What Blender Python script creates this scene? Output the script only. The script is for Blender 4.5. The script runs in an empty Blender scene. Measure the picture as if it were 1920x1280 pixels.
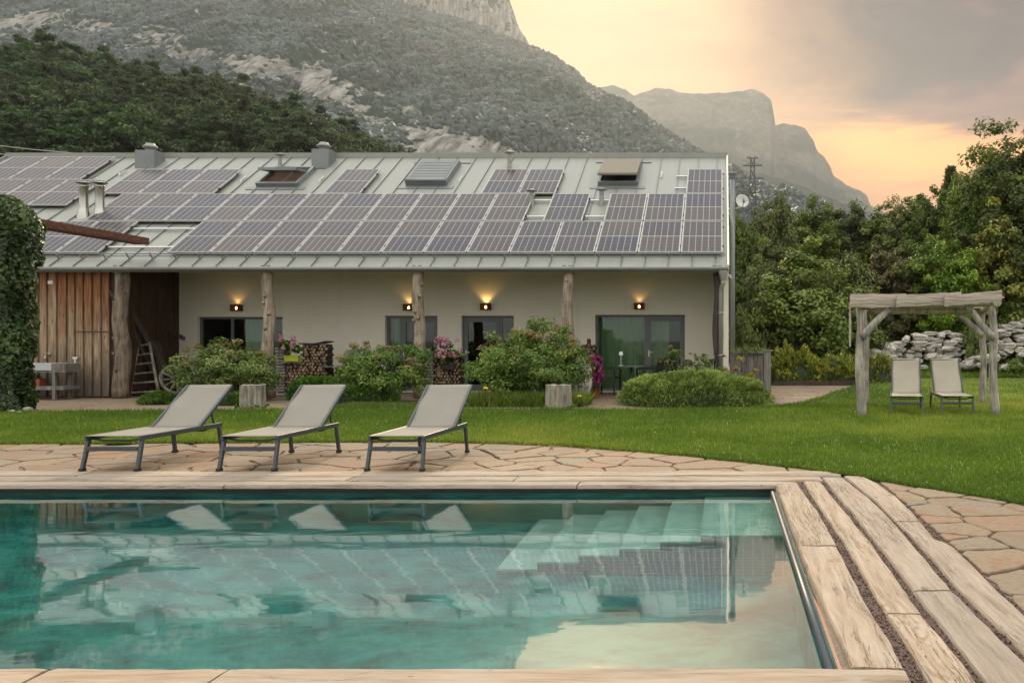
import bpy, math, random
import numpy as np
from mathutils import Vector, Matrix, noise
rng = np.random.default_rng(7)
random.seed(7)
scn = bpy.context.scene
COL = scn.collection

# ------------------------------------------------------------------ camera, sky, sun, exposure
HC = 1.33
cam_d = bpy.data.cameras.new("camera")
cam_d.sensor_width = 36.0
cam_d.lens = 30.0
cam_d.shift_x = -396.0 / 1920.0        # architectural shift: the facade stays frontal
cam_d.shift_y = 0.0
cam_d.clip_start = 0.05
cam_d.clip_end = 9000.0
cam = bpy.data.objects.new("camera", cam_d)
COL.objects.link(cam)
cam.location = (0, 0, HC)
cam.rotation_euler = (math.pi / 2, 0, 0)
scn.camera = cam

SUN_EL, SUN_AZ = math.radians(26.5), math.radians(-9.0)      # azimuth from +Y towards +X
SUND = Vector((math.sin(SUN_AZ) * math.cos(SUN_EL), math.cos(SUN_AZ) * math.cos(SUN_EL), math.sin(SUN_EL)))
sun_d = bpy.data.lights.new("sun", 'SUN')
sun_d.energy = 1.7
sun_d.angle = math.radians(10.0)
sun_d.color = (1.0, 0.79, 0.52)
sun = bpy.data.objects.new("sun", sun_d)
COL.objects.link(sun)
sun.rotation_euler = SUND.to_track_quat('Z', 'Y').to_euler()

scn.view_settings.view_transform = 'Standard'
scn.view_settings.look = 'None'
scn.view_settings.exposure = 0.76
scn.view_settings.gamma = 1.0
scn.view_settings.use_curve_mapping = False
scn.render.engine = 'CYCLES'
cy = scn.cycles
cy.max_bounces = 10
cy.diffuse_bounces = 2
cy.glossy_bounces = 3
cy.transmission_bounces = 8
cy.transparent_max_bounces = 8
cy.volume_bounces = 0
cy.use_denoising = True
cy.sample_clamp_indirect = 4.0


class T:
    """small helper around a node tree"""
    def __init__(s, nt):
        s.nt = nt

    def n(s, typ, ins=None, **attrs):
        nd = s.nt.nodes.new(typ)
        for k, v in attrs.items():
            setattr(nd, k, v)
        for k, v in (ins or {}).items():
            s.set(nd.inputs[k], v)
        return nd

    def set(s, sock, v):
        if isinstance(v, bpy.types.NodeSocket):
            s.nt.links.new(v, sock)
        else:
            if sock.type == 'RGBA' and len(v) == 3:
                v = (*v, 1.0)
            sock.default_value = v

    def m(s, op, a, b=None, c=None, clamp=False):
        nd = s.n('ShaderNodeMath', operation=op, use_clamp=clamp)
        for i, v in enumerate((a, b, c)):
            if v is not None:
                s.set(nd.inputs[i], v)
        return nd.outputs[0]

    def mix(s, f, a, b, mode='MIX'):
        nd = s.n('ShaderNodeMix', data_type='RGBA', blend_type=mode)
        s.set(nd.inputs[0], f); s.set(nd.inputs[6], a); s.set(nd.inputs[7], b)
        return nd.outputs[2]

    def ramp(s, f, stops, interp='LINEAR'):
        nd = s.n('ShaderNodeValToRGB')
        cr = nd.color_ramp
        cr.interpolation = interp
        while len(cr.elements) < len(stops):
            cr.elements.new(0.5)
        for e, (p, c) in zip(cr.elements, stops):
            e.position = p
            if not hasattr(c, '__len__'):
                c = (c, c, c)
            e.color = (*c, 1.0)
        s.set(nd.inputs[0], f)
        return nd.outputs[0]

    def smooth(s, v, a, b):
        nd = s.n('ShaderNodeMapRange', interpolation_type='SMOOTHSTEP')
        s.set(nd.inputs[0], v); nd.inputs[1].default_value = a; nd.inputs[2].default_value = b
        return nd.outputs[0]

    def noise(s, vec, scale, detail=4.0, rough=0.55, dist=0.0):
        nd = s.n('ShaderNodeTexNoise', {'Vector': vec, 'Scale': scale, 'Detail': detail, 'Roughness': rough, 'Distortion': dist})
        return nd.outputs[0]

    def voro(s, vec, scale, feature='F1', out='Distance', rnd=1.0):
        nd = s.n('ShaderNodeTexVoronoi', {'Vector': vec, 'Scale': scale, 'Randomness': rnd}, feature=feature)
        return nd.outputs[out]

    def map(s, vec, scale=(1, 1, 1), loc=(0, 0, 0), rot=(0, 0, 0)):
        nd = s.n('ShaderNodeMapping', {'Vector': vec, 'Scale': scale, 'Location': loc, 'Rotation': rot})
        return nd.outputs[0]

    def obj(s):
        return s.n('ShaderNodeTexCoord').outputs['Object']

    def pos(s):
        return s.n('ShaderNodeNewGeometry').outputs['Position']

    def rand(s):
        return s.n('ShaderNodeObjectInfo').outputs['Random']

    def attr(s, name):
        return s.n('ShaderNodeAttribute', attribute_name=name).outputs['Fac']

    def xyz(s, v):
        return s.n('ShaderNodeSeparateXYZ', {0: v}).outputs

    def vec(s, x, y, z):
        return s.n('ShaderNodeCombineXYZ', {0: x, 1: y, 2: z}).outputs[0]

    def vadd(s, a, b):
        return s.n('ShaderNodeVectorMath', {0: a, 1: b}, operation='ADD').outputs[0]

    def bump(s, h, strength=0.3, dist=0.02, normal=None):
        ins = {'Height': h, 'Strength': strength, 'Distance': dist}
        if normal is not None:
            ins['Normal'] = normal
        return s.n('ShaderNodeBump', ins).outputs[0]


# ---- world: pale evening overcast with a warm break around the low sun, physical sky behind it
world = bpy.data.worlds.new("World")
scn.world = world
world.use_nodes = True
nt = world.node_tree
nt.nodes.clear()
t = T(nt)
D = t.n('ShaderNodeTexCoord').outputs['Generated']
dx, dy, dz = t.xyz(D)
sky = t.n('ShaderNodeTexSky', sky_type='NISHITA')
sky.sun_disc = False
sky.sun_elevation = SUN_EL
sky.sun_rotation = SUN_AZ
bg1 = t.n('ShaderNodeBackground', {'Color': sky.outputs[0], 'Strength': 0.10})
dot = t.n('ShaderNodeVectorMath', {0: D, 1: tuple(SUND)}, operation='DOT_PRODUCT').outputs['Value']
omd = t.m('SUBTRACT', 1.0, dot)
az = t.m('ARCTAN2', dx, dy)
el = t.m('ARCSINE', dz)
n_big = t.noise(t.map(D, (1.6, 1.6, 4.5), (3.1, 0.4, 0.2)), 2.6, 6.0, 0.55, 0.6)
n_str = t.noise(t.map(D, (2.0, 2.0, 14.0), (0.7, 1.3, 2.0), (0, 0.10, 0)), 3.0, 6.0, 0.6, 0.4)
nb = t.m('SUBTRACT', n_big, 0.5)
ns = t.m('SUBTRACT', n_str, 0.5)
glow = t.m('POWER', 2.718, t.m('MULTIPLY', omd, -55.0))
glow2 = t.m('POWER', 2.718, t.m('MULTIPLY', omd, -13.0))
warm = t.mix(glow2, (0.44, 0.185, 0.070), (0.50, 0.275, 0.118))
warm = t.mix(t.m('MULTIPLY', glow, 1.0, clamp=True), warm, (0.62, 0.41, 0.22))
warm = t.mix(t.m('MULTIPLY', t.smooth(n_str, 0.40, 0.70), 0.22), warm, (0.28, 0.16, 0.10))
# cloud bank to the right of the sun, with a ragged lower edge and an orange gap under it
azw = t.m('ADD', az, t.m('ADD', t.m('MULTIPLY', nb, 0.30), t.m('MULTIPLY', t.m('SUBTRACT', el, 0.25), 0.25)))
elw = t.m('ADD', t.m('ADD', el, t.m('MULTIPLY', ns, 0.10)), t.m('MULTIPLY', az, 0.10))
cl_az = t.smooth(azw, -0.02, 0.19)
cl_el = t.smooth(elw, 0.215, 0.295)
cloud = t.m('MULTIPLY', cl_az, cl_el)
cl_col = t.ramp(t.m('ADD', t.m('MULTIPLY', n_big, 0.75), t.m('MULTIPLY', n_str, 0.3)),
                [(0.36, (0.006, 0.009, 0.018)), (0.50, (0.024, 0.020, 0.028)), (0.64, (0.14, 0.066, 0.052))])
front = t.mix(t.m('MULTIPLY', cloud, 0.97), warm, cl_col)
gap = t.m('MULTIPLY', t.smooth(azw, 0.02, 0.20),
          t.m('MULTIPLY', t.smooth(elw, 0.175, 0.225), t.m('SUBTRACT', 1.0, t.smooth(elw, 0.235, 0.27))))
front = t.mix(t.m('MULTIPLY', gap, 0.85), front, (0.85, 0.39, 0.09))
low = t.m('MULTIPLY', t.smooth(azw, 0.03, 0.2), t.m('SUBTRACT', 1.0, t.smooth(elw, 0.14, 0.20)))
front = t.mix(t.m('MULTIPLY', low, 0.55), front, (0.30, 0.17, 0.10))
# the rest of the dome: CIE overcast sky, brighter overhead
OVC = 1.6
lum = t.m('MULTIPLY', t.m('ADD', 1.0, t.m('MULTIPLY', t.m('MAXIMUM', dz, 0.0), 1.8)), OVC / 3.0)
lum = t.m('MULTIPLY', lum, t.m('ADD', 0.8, t.m('MULTIPLY', n_big, 0.4)))
ovc = t.n('ShaderNodeVectorMath', {0: (1.0, 0.985, 0.94), 'Scale': lum}, operation='SCALE').outputs[0]
far = t.m('MAXIMUM', t.m('SUBTRACT', 1.0, t.smooth(dot, 0.25, 0.84)), t.smooth(el, 0.42, 0.80))
colr = t.mix(far, front, ovc)
bg2 = t.n('ShaderNodeBackground', {'Color': colr, 'Strength': 1.0})
mx = t.n('ShaderNodeMixShader', {0: 0.97})
nt.links.new(bg1.outputs[0], mx.inputs[1]); nt.links.new(bg2.outputs[0], mx.inputs[2])
outw = t.n('ShaderNodeOutputWorld')
nt.links.new(mx.outputs[0], outw.inputs['Surface'])


# ------------------------------------------------------------------ helpers
def wx(px, Y): return (px - 1356.0) / 1600.0 * Y
def wz(py, Y): return HC - (py - 640.0) / 1600.0 * Y


def material(name, fn):
    m = bpy.data.materials.new(name)
    m.use_nodes = True
    nt = m.node_tree
    nt.nodes.clear()
    t = T(nt)
    out = t.n('ShaderNodeOutputMaterial')
    r = fn(t)
    if isinstance(r, dict):
        b = t.n('ShaderNodeBsdfPrincipled')
        for k, v in r.items():
            t.set(b.inputs[k], v)
        r = b.outputs[0]
    nt.links.new(r, out.inputs['Surface'])
    return m


def tag(o, label=None, cat=None, group=None, kind=None):
    if label: o['label'] = label
    if cat: o['category'] = cat
    if group: o['group'] = group
    if kind: o['kind'] = kind
    return o


def empty(name, loc, label=None, cat=None, group=None, rz=0.0):
    o = bpy.data.objects.new(name, None)
    o.empty_display_size = 0.1
    COL.objects.link(o)
    o.location = loc
    o.rotation_euler = (0, 0, rz)
    return tag(o, label, cat, group)


def link_mesh(name, me, mat=None, parent=None, loc=(0, 0, 0)):
    if mat is not None and len(me.materials) == 0:
        for mm in (mat if isinstance(mat, (list, tuple)) else [mat]):
            me.materials.append(mm)
    o = bpy.data.objects.new(name, me)
    COL.objects.link(o)
    o.location = loc
    if parent is not None:
        o.parent = parent
    return o


def copy_tree(o, parent=None):
    c = o.copy()
    COL.objects.link(c)
    if parent is not None:
        c.parent = parent
    for ch in o.children:
        copy_tree(ch, c)
    return c


class MB:
    """collects shapes; build() links them as one mesh object"""
    def __init__(s):
        s.v, s.f, s.mi, s.sm = [], [], [], []
        s.cur = 0
        s.smooth = False

    def _add(s, vs, fs):
        b = len(s.v)
        s.v.extend([tuple(x) for x in vs])
        for f in fs:
            s.f.append(tuple(i + b for i in f))
            s.mi.append(s.cur)
            s.sm.append(s.smooth)

    def box(s, x0, x1, y0, y1, z0, z1):
        vs = [(x, y, z) for z in (z0, z1) for y in (y0, y1) for x in (x0, x1)]
        s._add(vs, [(0, 2, 3, 1), (4, 5, 7, 6), (0, 1, 5, 4), (2, 6, 7, 3), (0, 4, 6, 2), (1, 3, 7, 5)])
        return s

    def beam(s, p, q, w, h, up=(0, 0, 1)):
        p, q = Vector(p), Vector(q)
        d = (q - p).normalized()
        up = Vector(up)
        if abs(d.dot(up)) > 0.98:
            up = Vector((0, 1, 0))
        r = d.cross(up).normalized()
        u = r.cross(d)
        vs = []
        for e in (p, q):
            for a, b in ((-1, -1), (1, -1), (1, 1), (-1, 1)):
                vs.append(e + r * (a * w / 2) + u * (b * h / 2))
        s._add(vs, [(3, 2, 1, 0), (4, 5, 6, 7), (0, 1, 5, 4), (1, 2, 6, 5), (2, 3, 7, 6), (3, 0, 4, 7)])
        return s

    def tube(s, pts, r, n=8, caps=True, wob=0.0, seed=0):
        pts = [Vector(p) for p in pts]
        rs = r if hasattr(r, '__len__') else [r] * len(pts)
        vs = []
        prev = None
        for i, p in enumerate(pts):
            d = (pts[min(i + 1, len(pts) - 1)] - pts[max(i - 1, 0)]).normalized()
            if prev is None:
                a = Vector((1, 0, 0)) if abs(d.x) < 0.9 else Vector((0, 1, 0))
                a = (a - d * a.dot(d)).normalized()
            else:
                a = (prev - d * prev.dot(d)).normalized()
            prev = a
            b = d.cross(a)
            for k in range(n):
                th = 2 * math.pi * k / n
                rr = rs[i]
                if wob:
                    rr *= 1 + wob * noise.noise(Vector((math.cos(th) * 0.9 + seed, math.sin(th) * 0.9, p.z * 1.7 + p.x * 1.7 + i * 0.11)))
                vs.append(p + a * (math.cos(th) * rr) + b * (math.sin(th) * rr))
        fs = []
        for i in range(len(pts) - 1):
            for k in range(n):
                k2 = (k + 1) % n
                fs.append((i * n + k, i * n + k2, (i + 1) * n + k2, (i + 1) * n + k))
        s._add(vs, fs)
        if caps:
            sv = s.smooth; s.smooth = False
            b = len(s.v) - len(vs)
            s.f.append(tuple(b + k for k in reversed(range(n)))); s.mi.append(s.cur); s.sm.append(False)
            s.f.append(tuple(b + (len(pts) - 1) * n + k for k in range(n))); s.mi.append(s.cur); s.sm.append(False)
            s.smooth = sv
        return s

    def lathe(s, prof, c=(0, 0, 0), n=16):
        vs = []
        for r, z in prof:
            for k in range(n):
                th = 2 * math.pi * k / n
                vs.append((c[0] + r * math.cos(th), c[1] + r * math.sin(th), c[2] + z))
        fs = []
        for i in range(len(prof) - 1):
            for k in range(n):
                k2 = (k + 1) % n
                fs.append((i * n + k, i * n + k2, (i + 1) * n + k2, (i + 1) * n + k))
        s._add(vs, fs)
        return s

    def poly(s, pts):
        s._add(pts, [tuple(range(len(pts)))])
        return s

    def prism(s, pts, z0, z1, bev=0.0):
        """pts: ccw 2d polygon; optional chamfer on the top edge"""
        n = len(pts)
        cx = sum(p[0] for p in pts) / n; cyy = sum(p[1] for p in pts) / n
        rings = [[(p[0], p[1], z0) for p in pts]]
        if bev > 0:
            rings.append([(p[0], p[1], z1 - bev) for p in pts])
            ins = []
            for p in pts:
                dxx, dyy = p[0] - cx, p[1] - cyy
                l = math.hypot(dxx, dyy) or 1
                k = max(0.0, 1 - bev * 1.2 / l)
                ins.append((cx + dxx * k, cyy + dyy * k, z1))
            rings.append(ins)
        else:
            rings.append([(p[0], p[1], z1) for p in pts])
        vs = [v for r in rings for v in r]
        fs = [tuple(range((len(rings) - 1) * n, len(rings) * n))]
        for i in range(len(rings) - 1):
            for k in range(n):
                k2 = (k + 1) % n
                fs.append((i * n + k, i * n + k2, (i + 1) * n + k2, (i + 1) * n + k))
        s._add(vs, fs)
        return s

    def grid(s, fn, nu, nv, closed_u=False):
        vs = [fn(i / nu, j / nv) for j in range(nv + 1) for i in range(nu + 1)]
        fs = []
        for j in range(nv):
            for i in range(nu):
                a = j * (nu + 1) + i
                fs.append((a, a + 1, a + nu + 2, a + nu + 1))
        s._add(vs, fs)
        return s

    def mesh(s, name, mats=None, origin=(0, 0, 0)):
        me = bpy.data.meshes.new(name)
        o = origin
        me.from_pydata([(x - o[0], y - o[1], z - o[2]) for x, y, z in s.v], [], s.f)
        me.polygons.foreach_set('material_index', s.mi)
        me.polygons.foreach_set('use_smooth', s.sm)
        me.update()
        if mats is not None:
            for mm in (mats if isinstance(mats, (list, tuple)) else [mats]):
                me.materials.append(mm)
        return me

    def build(s, name, mats, parent=None, origin=None, loc=None, bevel=0.0):
        """origin None: with a parent, geometry is given in world space and shifted by the parent's location"""
        if origin is None:
            origin = (0, 0, 0)
            if parent is not None:
                p = parent
                o = Vector(p.location)
                while p.parent is not None:
                    p = p.parent
                    o += Vector(p.location)
                origin = tuple(o)
        me = s.mesh(name, mats, origin)
        ob = link_mesh(name, me, None, parent, loc or (0, 0, 0))
        if bevel:
            b = ob.modifiers.new('bevel', 'BEVEL')
            b.width = bevel; b.segments = 2; b.limit_method = 'ANGLE'
        return ob


def quads_mesh(name, V, k, mat=None, v=None, smooth=False):
    """V: (n,k,3) separate k-gons; v: one value per polygon stored as point attribute 'v'"""
    n = V.shape[0]
    me = bpy.data.meshes.new(name)
    me.vertices.add(n * k)
    me.vertices.foreach_set('co', V.reshape(-1).astype(np.float32))
    me.loops.add(n * k)
    me.loops.foreach_set('vertex_index', np.arange(n * k, dtype=np.int32))
    me.polygons.add(n)
    me.polygons.foreach_set('loop_start', np.arange(0, n * k, k, dtype=np.int32))
    if v is not None:
        a = me.attributes.new('v', 'FLOAT', 'POINT')
        a.data.foreach_set('value', np.repeat(v, k).astype(np.float32))
    me.update(calc_edges=True)
    if mat is not None:
        me.materials.append(mat)
    return me


def grid_mesh(name, V, mat=None, attrs=None, smooth=True):
    """V: (ny,nx,3)"""
    ny, nx = V.shape[:2]
    me = bpy.data.meshes.new(name)
    idx = np.arange(ny * nx).reshape(ny, nx)
    q = np.stack([idx[:-1, :-1], idx[:-1, 1:], idx[1:, 1:], idx[1:, :-1]], -1).reshape(-1, 4)
    me.vertices.add(ny * nx)
    me.vertices.foreach_set('co', V.reshape(-1).astype(np.float32))
    me.loops.add(q.size)
    me.loops.foreach_set('vertex_index', q.reshape(-1).astype(np.int32))
    me.polygons.add(len(q))
    me.polygons.foreach_set('loop_start', np.arange(0, q.size, 4, dtype=np.int32))
    if smooth:
        me.polygons.foreach_set('use_smooth', np.ones(len(q), dtype=bool))
    for kname, arr in (attrs or {}).items():
        a = me.attributes.new(kname, 'FLOAT', 'POINT')
        a.data.foreach_set('value', arr.reshape(-1).astype(np.float32))
    me.update(calc_edges=True)
    if mat is not None:
        me.materials.append(mat)
    return me


def norm(a):
    return a / np.maximum(np.linalg.norm(a, axis=-1, keepdims=True), 1e-9)


def leaf_quads(P, N, size, asp=0.5, fold=0.12, tang=None):
    n = len(P)
    r = rng.normal(size=(n, 3)) if tang is None else tang + 0.25 * rng.normal(size=(n, 3))
    tt = norm(r - N * np.sum(r * N, -1, keepdims=True))
    b = np.cross(N, tt)
    L = np.broadcast_to(np.asarray(size), (n,))[:, None]
    W = L * asp
    return np.stack([P - tt * L / 2, P + b * W / 2 + N * L * fold, P + tt * L / 2, P - b * W / 2 + N * L * fold], 1)


def crown(seed, rx, ry, rz, base, nclump, nleaf, size, asp=0.55, flat=0.7, rmin=0.45, clump=(0.16, 0.3), lobes=0.3, up=0.6, shape=None):
    """leaf quads of an uneven crown sitting on z=base; returns (quads, v)"""
    r0 = np.random.default_rng(seed)
    Ps, Ns, vs = [], [], []
    off = Vector((seed * 3.7, seed * 1.3, 0))
    for _ in range(nclump):
        d = norm(r0.normal(size=3))
        lob = 1 + lobes * noise.noise(Vector(d) * 1.6 + off) * 2
        rad = (rmin + (1 - rmin) * r0.random() ** 0.6) * lob
        k = shape(d[2] * 0.5 + 0.5) if shape else 1.0
        c = np.array([d[0] * rx * rad * k, d[1] * ry * rad * k, base + rz * (1 + d[2] * rad * 0.9)])
        rc = (rx + ry) / 2 * r0.uniform(*clump)
        m = int(nleaf * r0.uniform(0.6, 1.4))
        o = norm(r0.normal(size=(m, 3))) * (r0.random((m, 1)) ** (1 / 2.2))
        o[:, 2] *= flat
        Ps.append(c + o * rc)
        Ns.append(norm(o * 0.7 + np.array([0, 0, up]) + d * 0.3 + r0.normal(size=(m, 3)) * 0.45))
        cv = r0.random()
        vs.append(np.clip(cv * 0.6 + r0.random(m) * 0.4, 0, 1))
    P = np.concatenate(Ps); N = np.concatenate(Ns); v = np.concatenate(vs)
    P[:, 2] = np.maximum(P[:, 2], 0.03)
    sz = size * r0.uniform(0.65, 1.35, len(P))
    return leaf_quads(P, N, sz, asp), v


def trunk_mesh(seed, h, r, crown_base, rx, rz, limbs=6):
    r0 = random.Random(seed)
    mb = MB(); mb.smooth = True
    pts, rs = [], []
    n = 7
    for i in range(n):
        f = i / (n - 1)
        pts.append((math.sin(f * 3 + seed) * 0.12 * rx * f, math.cos(f * 2.3 + seed) * 0.1 * rx * f, f * h))
        rs.append(r * (1.25 - f) if i else r * 1.45)
    rs[-1] = r * 0.2
    mb.tube(pts, rs, 8, wob=0.2, seed=seed)
    for k in range(limbs):
        f = 0.3 + 0.55 * k / limbs
        i = f * (n - 1); i0 = int(i)
        p = Vector(pts[i0]).lerp(Vector(pts[min(i0 + 1, n - 1)]), i - i0)
        a = k * 2.4 + seed
        q = p + Vector((math.cos(a) * rx * 0.7, math.sin(a) * rx * 0.7, rz * r0.uniform(0.25, 0.7)))
        mid = p.lerp(q, 0.5) + Vector((0, 0, -0.06 * rx))
        mb.tube([p, mid, q], [r * 0.45, r * 0.3, r * 0.1], 6)
    return mb

# ------------------------------------------------------------------ materials
def leafmat(name, cols, trans=0.25, rough=0.55, tint=0.25):
    """cols: dark, mid, light"""
    def fn(t):
        v = t.attr('v')
        c = t.ramp(v, [(0.0, cols[0]), (0.5, cols[1]), (1.0, cols[2])])
        hs = t.n('ShaderNodeHueSaturation', {'Color': c, 'Hue': t.m('ADD', 0.485, t.m('MULTIPLY', t.rand(), 0.03)),
                                             'Saturation': t.m('ADD', 0.85, t.m('MULTIPLY', t.rand(), 0.25)),
                                             'Value': t.m('ADD', 1 - tint / 2, t.m('MULTIPLY', t.rand(), tint))}).outputs[0]
        b = t.n('ShaderNodeBsdfPrincipled', {'Base Color': hs, 'Roughness': rough})
        b.inputs['Specular IOR Level'].default_value = 0.3
        tr = t.n('ShaderNodeBsdfTranslucent', {'Color': t.mix(0.35, hs, (0.16, 0.19, 0.02))})
        mx = t.n('ShaderNodeMixShader', {0: trans})
        t.nt.links.new(b.outputs[0], mx.inputs[1]); t.nt.links.new(tr.outputs[0], mx.inputs[2])
        return mx.outputs[0]
    return material(name, fn)


M = {}
M['leaf_mid'] = leafmat('leaf_mid', [(0.040, 0.070, 0.010), (0.11, 0.16, 0.022), (0.23, 0.27, 0.05)])
M['leaf_bright'] = leafmat('leaf_bright', [(0.06, 0.105, 0.014), (0.145, 0.205, 0.03), (0.27, 0.32, 0.06)])
M['leaf_yellow'] = leafmat('leaf_yellow', [(0.10, 0.12, 0.018), (0.21, 0.22, 0.035), (0.36, 0.34, 0.08)])
M['leaf_dark'] = leafmat('leaf_dark', [(0.026, 0.046, 0.009), (0.068, 0.10, 0.017), (0.14, 0.175, 0.035)], trans=0.3)
M['leaf_brown'] = leafmat('leaf_brown', [(0.05, 0.04, 0.015), (0.09, 0.07, 0.025), (0.13, 0.12, 0.04)])
M['leaf_hill'] = leafmat('leaf_hill', [(0.005, 0.017, 0.006), (0.022, 0.054, 0.014), (0.075, 0.125, 0.030)], trans=0.25, tint=0.8)
M['leaf_far'] = leafmat('leaf_far', [(0.003, 0.015, 0.017), (0.010, 0.030, 0.030), (0.028, 0.060, 0.050)], trans=0.0, tint=0.4)
M['nandina'] = leafmat('nandina', [(0.035, 0.085, 0.012), (0.13, 0.23, 0.028), (0.30, 0.38, 0.07)])
M['nandina_tip'] = leafmat('nandina_tip', [(0.16, 0.16, 0.03), (0.30, 0.24, 0.06), (0.38, 0.24, 0.09)])
M['rosemary'] = leafmat('rosemary', [(0.045, 0.085, 0.015), (0.23, 0.31, 0.05), (0.50, 0.58, 0.15)], trans=0.25)
M['juniper'] = leafmat('juniper', [(0.07, 0.095, 0.015), (0.25, 0.27, 0.04), (0.48, 0.45, 0.09)], trans=0.25)
M['boxwood'] = leafmat('boxwood', [(0.03, 0.07, 0.010), (0.09, 0.17, 0.02), (0.19, 0.28, 0.04)], trans=0.25)
M['ivy'] = leafmat('ivy', [(0.012, 0.030, 0.008), (0.035, 0.075, 0.012), (0.11, 0.18, 0.028)], trans=0.2, rough=0.35)
M['grass'] = leafmat('grass', [(0.065, 0.125, 0.012), (0.15, 0.225, 0.022), (0.33, 0.35, 0.06)], trans=0.4, tint=0.0)
M['wild_grass'] = leafmat('wild_grass', [(0.08, 0.13, 0.018), (0.16, 0.23, 0.03), (0.30, 0.32, 0.08)], trans=0.4)
M['petal_pink'] = leafmat('petal_pink', [(0.45, 0.12, 0.22), (0.65, 0.25, 0.38), (0.8, 0.45, 0.55)], tint=0)
M['petal_magenta'] = leafmat('petal_magenta', [(0.16, 0.008, 0.07), (0.3, 0.015, 0.14), (0.42, 0.05, 0.22)], tint=0)
M['petal_white'] = leafmat('petal_white', [(0.5, 0.5, 0.42), (0.7, 0.7, 0.6), (0.8, 0.8, 0.75)], tint=0)
M['petal_yellow'] = leafmat('petal_yellow', [(0.7, 0.32, 0.02), (0.8, 0.45, 0.03), (0.85, 0.55, 0.06)], tint=0)


def bark_fn(c0, c1, sc=1.0):
    def fn(t):
        o = t.vadd(t.obj(), t.vec(t.m('MULTIPLY', t.rand(), 31.0), 0.0, t.m('MULTIPLY', t.rand(), 17.0)))
        g = t.noise(t.map(o, (14 * sc, 14 * sc, 1.6 * sc)), 1.5, 6, 0.65, 0.6)
        k = t.noise(t.map(o, (3, 3, 2.2)), 1.4, 4, 0.6)
        c = t.ramp(t.m('ADD', t.m('MULTIPLY', g, 0.7), t.m('MULTIPLY', k, 0.35)), [(0.34, tuple(x * 0.35 for x in c0)), (0.47, c0), (0.66, c1)])
        return {'Base Color': c, 'Roughness': 0.9, 'Normal': t.bump(g, 0.7, 0.02)}
    return fn


M['bark'] = material('bark', bark_fn((0.07, 0.055, 0.042), (0.16, 0.135, 0.11)))
M['log_wood'] = material('log_wood', bark_fn((0.20, 0.155, 0.11), (0.42, 0.34, 0.26)))
M['grey_log'] = material('grey_log', bark_fn((0.21, 0.185, 0.155), (0.44, 0.40, 0.34)))
M['stump_wood'] = material('stump_wood', bark_fn((0.16, 0.14, 0.105), (0.36, 0.33, 0.26)))
M['dark_wood'] = material('dark_wood', bark_fn((0.035, 0.025, 0.018), (0.075, 0.055, 0.04)))


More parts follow.
